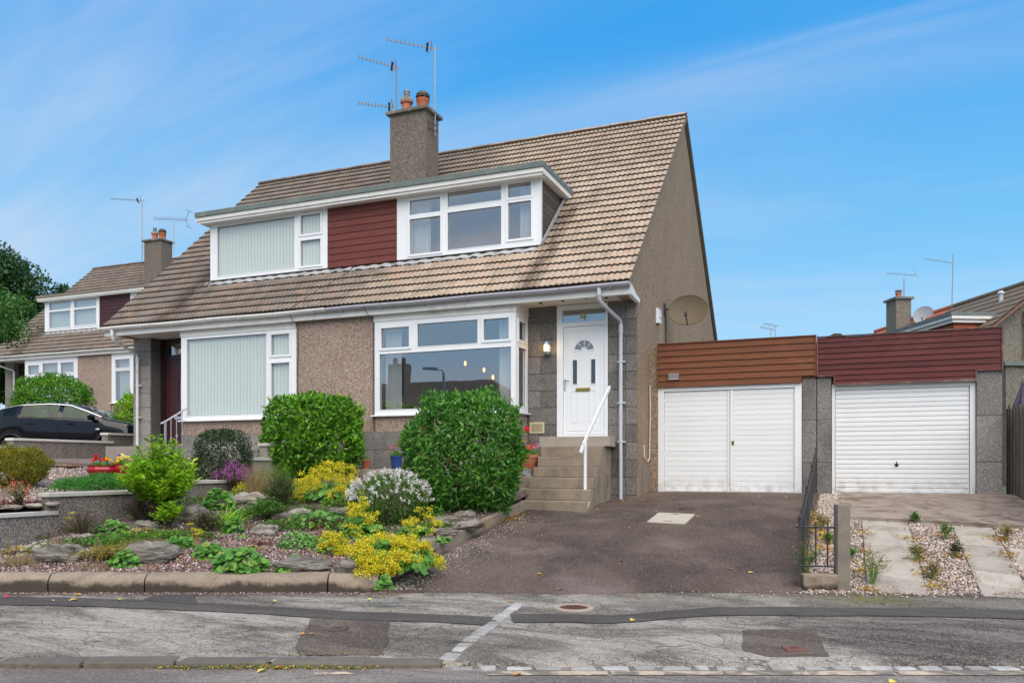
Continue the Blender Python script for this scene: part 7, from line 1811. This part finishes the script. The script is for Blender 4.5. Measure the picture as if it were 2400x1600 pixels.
    m = MB(); m.tube([Pn(-.35, 7.3, 7.95), Pn(-.72, 7.8, 7.98)], .025, 6); m.build('wall_mount', galv, a5)
    a6 = thing('tv_aerial', 'tv aerial on the chimney behind the garages', 'aerial', Pn(-.75, 8, 8.8))
    pt = Vector(Pn(-.80, 8.0, 0)); m = MB(); m.tube([pt+Vector((0, 0, 8.7)), pt+Vector((0, 0, 9.75))], .022, 6); m.build('mast', galv, a6)
    rv = Vector((ca, sa, 0)); yagi(a6, pt-rv*.75+Vector((0, 0, 9.98)), pt+rv*.65+Vector((0, 0, 9.88)), 12, .07, refl=False)
    m = MB(); q = pt+rv*.5+Vector((0, 0, 9.9)); m.tube([q, q+rv*-.1+Vector((0, 0, .42))], .014, 4); m.tube([q, q-rv*.08+Vector((0, 0, -.4))], .014, 4); m.build('reflector', galv, a6)
    a7 = thing('tv_aerial', 'tall thin tv aerial above the brown roof at the right', 'aerial', Pn(.3, 5.3, 8))
    p = Pn(-.1, 5.6, 0); m = MB(); m.tube([(p[0], p[1], 7.9), (p[0]+.05*ca, p[1]+.05*sa, 10.25)], .020, 6); m.build('mast', galv, a7)
    pp = Vector(p); yagi(a7, pp-rv*1.15+Vector((0, 0, 10.02)), pp+rv*.05+Vector((0, 0, 9.85)), 8, .05, refl=False)
    pot = thing('chimney_pot', 'pair of low clay pots showing over the brown roof ridge', 'chimney', Pn(.6, 5.9, 7.3))
    for k in (0, 1):
        m = MB(); m.lathe(Pn(.45, 5.5+k*1.0, 7.5), [(.14, 0), (.14, .62), (.17, .64), (.17, .72)], 12); m.build('pot', chim_pot, pot, smooth=True)
house_r()
for k, (u, v0, v1, bu) in enumerate(((1817, 762, 797, 1790), (1807, 770, 797, 1782))):
    d = 36.; X_ = lambda uu, vv: Vector(street((uu-1204.9)/1900*d, d, 1.45+(1091.6-vv)*d/1900))
    t = thing('tv_aerial', ['taller distant tv aerial above the brown garage cladding', 'lower distant tv aerial above the brown garage cladding'][k], 'aerial', tuple(X_(u, 800)))
    m = MB(); m.tube([X_(u, 812), X_(u, v0)], .022, 5); m.build('mast', galv, t)
    yagi(t, X_(bu, v0-4), X_(u+8, v0+3), 9, .07, refl=False)
fr_ = thing('hipped_house', 'distant hipped roof peak just showing over the maroon cladding', 'house', street(15, 38, 4))
p0 = Vector(street((1970-1204.9)/1900*38., 38, 1.45+(1091.6-781)*38/1900)); m = MB()
m.add([p0, p0+Vector(street(-3.4, 1, -1.5)), p0+Vector(street(3.0, 1, -1.5)), p0+Vector(street(0, 5, -1.5)), p0+Vector(street(-.3, 0, 0))], [(4, 1, 2, 0), (0, 2, 3), (4, 3, 1), (4, 0, 3)]); m.build('roof', simple('brown_tile', ()), fr_)
m = MB(); m.box(p0.x-2.4, p0.x+2.4, p0.y-.5, p0.y+3.5, 1.0, p0.z-1.45); m.build('wall', far_dash, fr_)

# ------------------------------------------------------------------ trees and shrubs behind
def tree(name, label, s, d, z, h, r, n, mat, L=.13, W=.07, clumps=40, trunk=.22, seed=0, rz_=1.0, lo=.3):
    t = thing(name, label, 'tree', street(s, d, z)); b = Vector(street(s, d, z)); r_ = random.Random(seed)
    m = MB(); m.tube([b-Vector((0, 0, .5)), b+Vector((.05, 0, h*.3)), b+Vector((-.1, .1, h*.6)), b+Vector((0, 0, h*.9))], [trunk, trunk*.8, trunk*.5, trunk*.12], 9)
    cs_ = []
    for k in range(clumps):
        a = r_.uniform(0, 6.28); q = r_.uniform(lo, 1.0); prof = math.sin(math.pi*min(.97, (q-lo)/(1-lo)*.86+.12))**.7
        rr_ = r*prof*math.sqrt(r_.uniform(.15, 1)); c = b+Vector((rr_*math.cos(a), rr_*math.sin(a)*rz_, h*q)); cs_.append(c)
        if k % 2 == 0: m.tube([b+Vector((0, 0, h*min(.8, q*.7))), (b+Vector((0, 0, h*q*.8))).lerp(c, .6), c], [trunk*.25, trunk*.12, .01], 5, False)
    m.build('trunk', bark, t)
    C = np.array([tuple(c) for c in cs_]); idx = rng.integers(0, len(C), n); cr = r*.30
    U = nrm(rng.normal(size=(n, 3))); P = C[idx]+U*(cr*rng.random((n, 1))**.4)*[1, 1, .62]
    stuff('crown', [leaves(P, U*.5+rng.normal(0, .6, P.shape)+[0, 0, -.15], U+rng.normal(0, .5, P.shape)+[0, 0, .6], L, W)], mat, t)
    return t
tree('broadleaf_tree', 'tall dark broadleaf tree behind the far house at the left', -28.0, 42, 2.6, 10.0, 4.1, 60000, L_tree, .20, .11, 95, .35, 1)
tree('broadleaf_tree', 'second dark tree close to the left edge, lower than the tall one', -25.2, 38, 2.6, 7.2, 3.0, 36000, L_treelit, .18, .10, 60, .3, 2)
tree('conifer', 'small conifer tip showing over the far dormer roof', -23.7, 42.5, 2.8, 8.0, .9, 3500, L_tree, .22, .06, 34, .16, 3, lo=.25)
# overhanging branch close to the left edge
t = thing('overhanging_branch', 'light green branch hanging in from the left edge before the far roof', 'branch', street(-18.5, 27, 6))
m = MB(); C = []
for k in range(26):
    u = random.uniform(-90, 42); v = 700+random.random()*115-max(0, 20-u)*.35*random.random(); d = 27+random.uniform(-.6, .6)
    if u > 20 and v < 760: continue
    p = Vector(street((u-1204.9)/1900*d, d, 1.45+(1091.6-v)*d/1900)); C.append(np.array(p)); m.tube([Vector(street(-19.5, 27, 6.6)), Vector(street(-18.4, 27, 6.2)).lerp(p, .4), p], [.04, .02, .006], 5, False)
m.build('twigs', bark, t); C = np.array(C); idx = rng.integers(0, len(C), 2600); P = C[idx]+rng.normal(0, 1, (2600, 3))*[.22, .22, .17]
stuff('foliage', [leaves(P, rng.normal(0, .6, P.shape)+[0, 0, -.6], rng.normal(0, .6, P.shape)+[0, 0, 1], .15, .07)], L_treelit, t)
d = 27.5; sx = (123-1204.9)/1900*d
bush('clipped_shrub', 'wide rounded yellow green shrub before the far house, above the black car', 'shrub', sx, d, 2.3, (1.22, .8, .85), 12000, .10, .05, L_bright, 2.8, .6, .1, seed=9, zc=1.35)
d = 25.; sx = (305-1204.9)/1900*d
bush('golden_shrub', 'yellow green shrub beside the far house, above the car bonnet', 'shrub', sx+.1, d, 2.0, (.50, .45, .75), 3500, .10, .055, L_lime, 2.3, .5, .2, seed=10, zc=.95)

# ------------------------------------------------------------------ across the street (seen only in the window reflections)
op = thing('bungalow', 'hip-roofed bungalow across the street, reflected in the bay window', 'house', (-25, -17, 0))
bx0, bx1, by0, by1 = -36.0, -15.2, -24.0, -14.0
m = MB(); m.box(bx0, bx1, by0, by1, -.3, 3.0); m.build('wall', grey_dash, op)
m = MB(); m.add([(bx0-.5, by0-.5, 2.9), (bx1+.5, by0-.5, 2.9), (bx1+.5, by1+.5, 2.9), (bx0-.5, by1+.5, 2.9), (bx0+5.3, -19, 6.9), (bx1-5.3, -19, 6.9)], [(0, 1, 5, 4), (1, 2, 5), (2, 3, 4, 5), (3, 0, 4), (0, 3, 2, 1)]); m.build('roof', simple('brown_tile', ()), op)
m = MB(); m.box(-27.2, -26.0, -18.4, -17.6, 5.0, 8.0); oc = m.build('chimney', far_dash, op)
for x in (-26.9, -26.3): m = MB(); m.lathe((x, -18, 8.0), [(.15, 0), (.13, .4)], 12); m.build('chimney_pot', chim_pot, oc)
for x in (-33, -28.5, -24, -19): 
    m = MB(); frame_cells(m, [(x+.08, x+1.5, 1.0, 2.3)], (x, x+1.58, .9, 2.4), lambda u, w_, n: (u, by1+.03-n, w_), .05); wn = m.build('window', white, op, fixn=False)
    m = MB(); m.add([(x+.08, by1+.015, 1.0), (x+1.5, by1+.015, 1.0), (x+1.5, by1+.015, 2.3), (x+.08, by1+.015, 2.3)], [(0, 1, 2, 3)]); m.build('pane', dark_glass, wn, fixn=False)
lp = thing('street_lamp', 'street lamp across the road, reflected in the bay window', 'street lamp', (-16.5, -4.5, 0))
m = MB(); m.tube([(-16.5, -4.5, 0), (-16.5, -4.5, 1.2), (-16.5, -4.5, 5.6)], [.09, .07, .055], 10); m.tube([(-16.5, -4.5, 5.6), (-16.55, -4.45, 5.70), (-16.8, -4.2, 5.74)], .035, 6); m.build('pole', galv, lp)
m = MB(); m.obox((-16.95, -4.05, 5.75), (.25, -.2, 0), (.06, .08, 0), (0, 0, .05)); m.build('lantern', galv, lp)
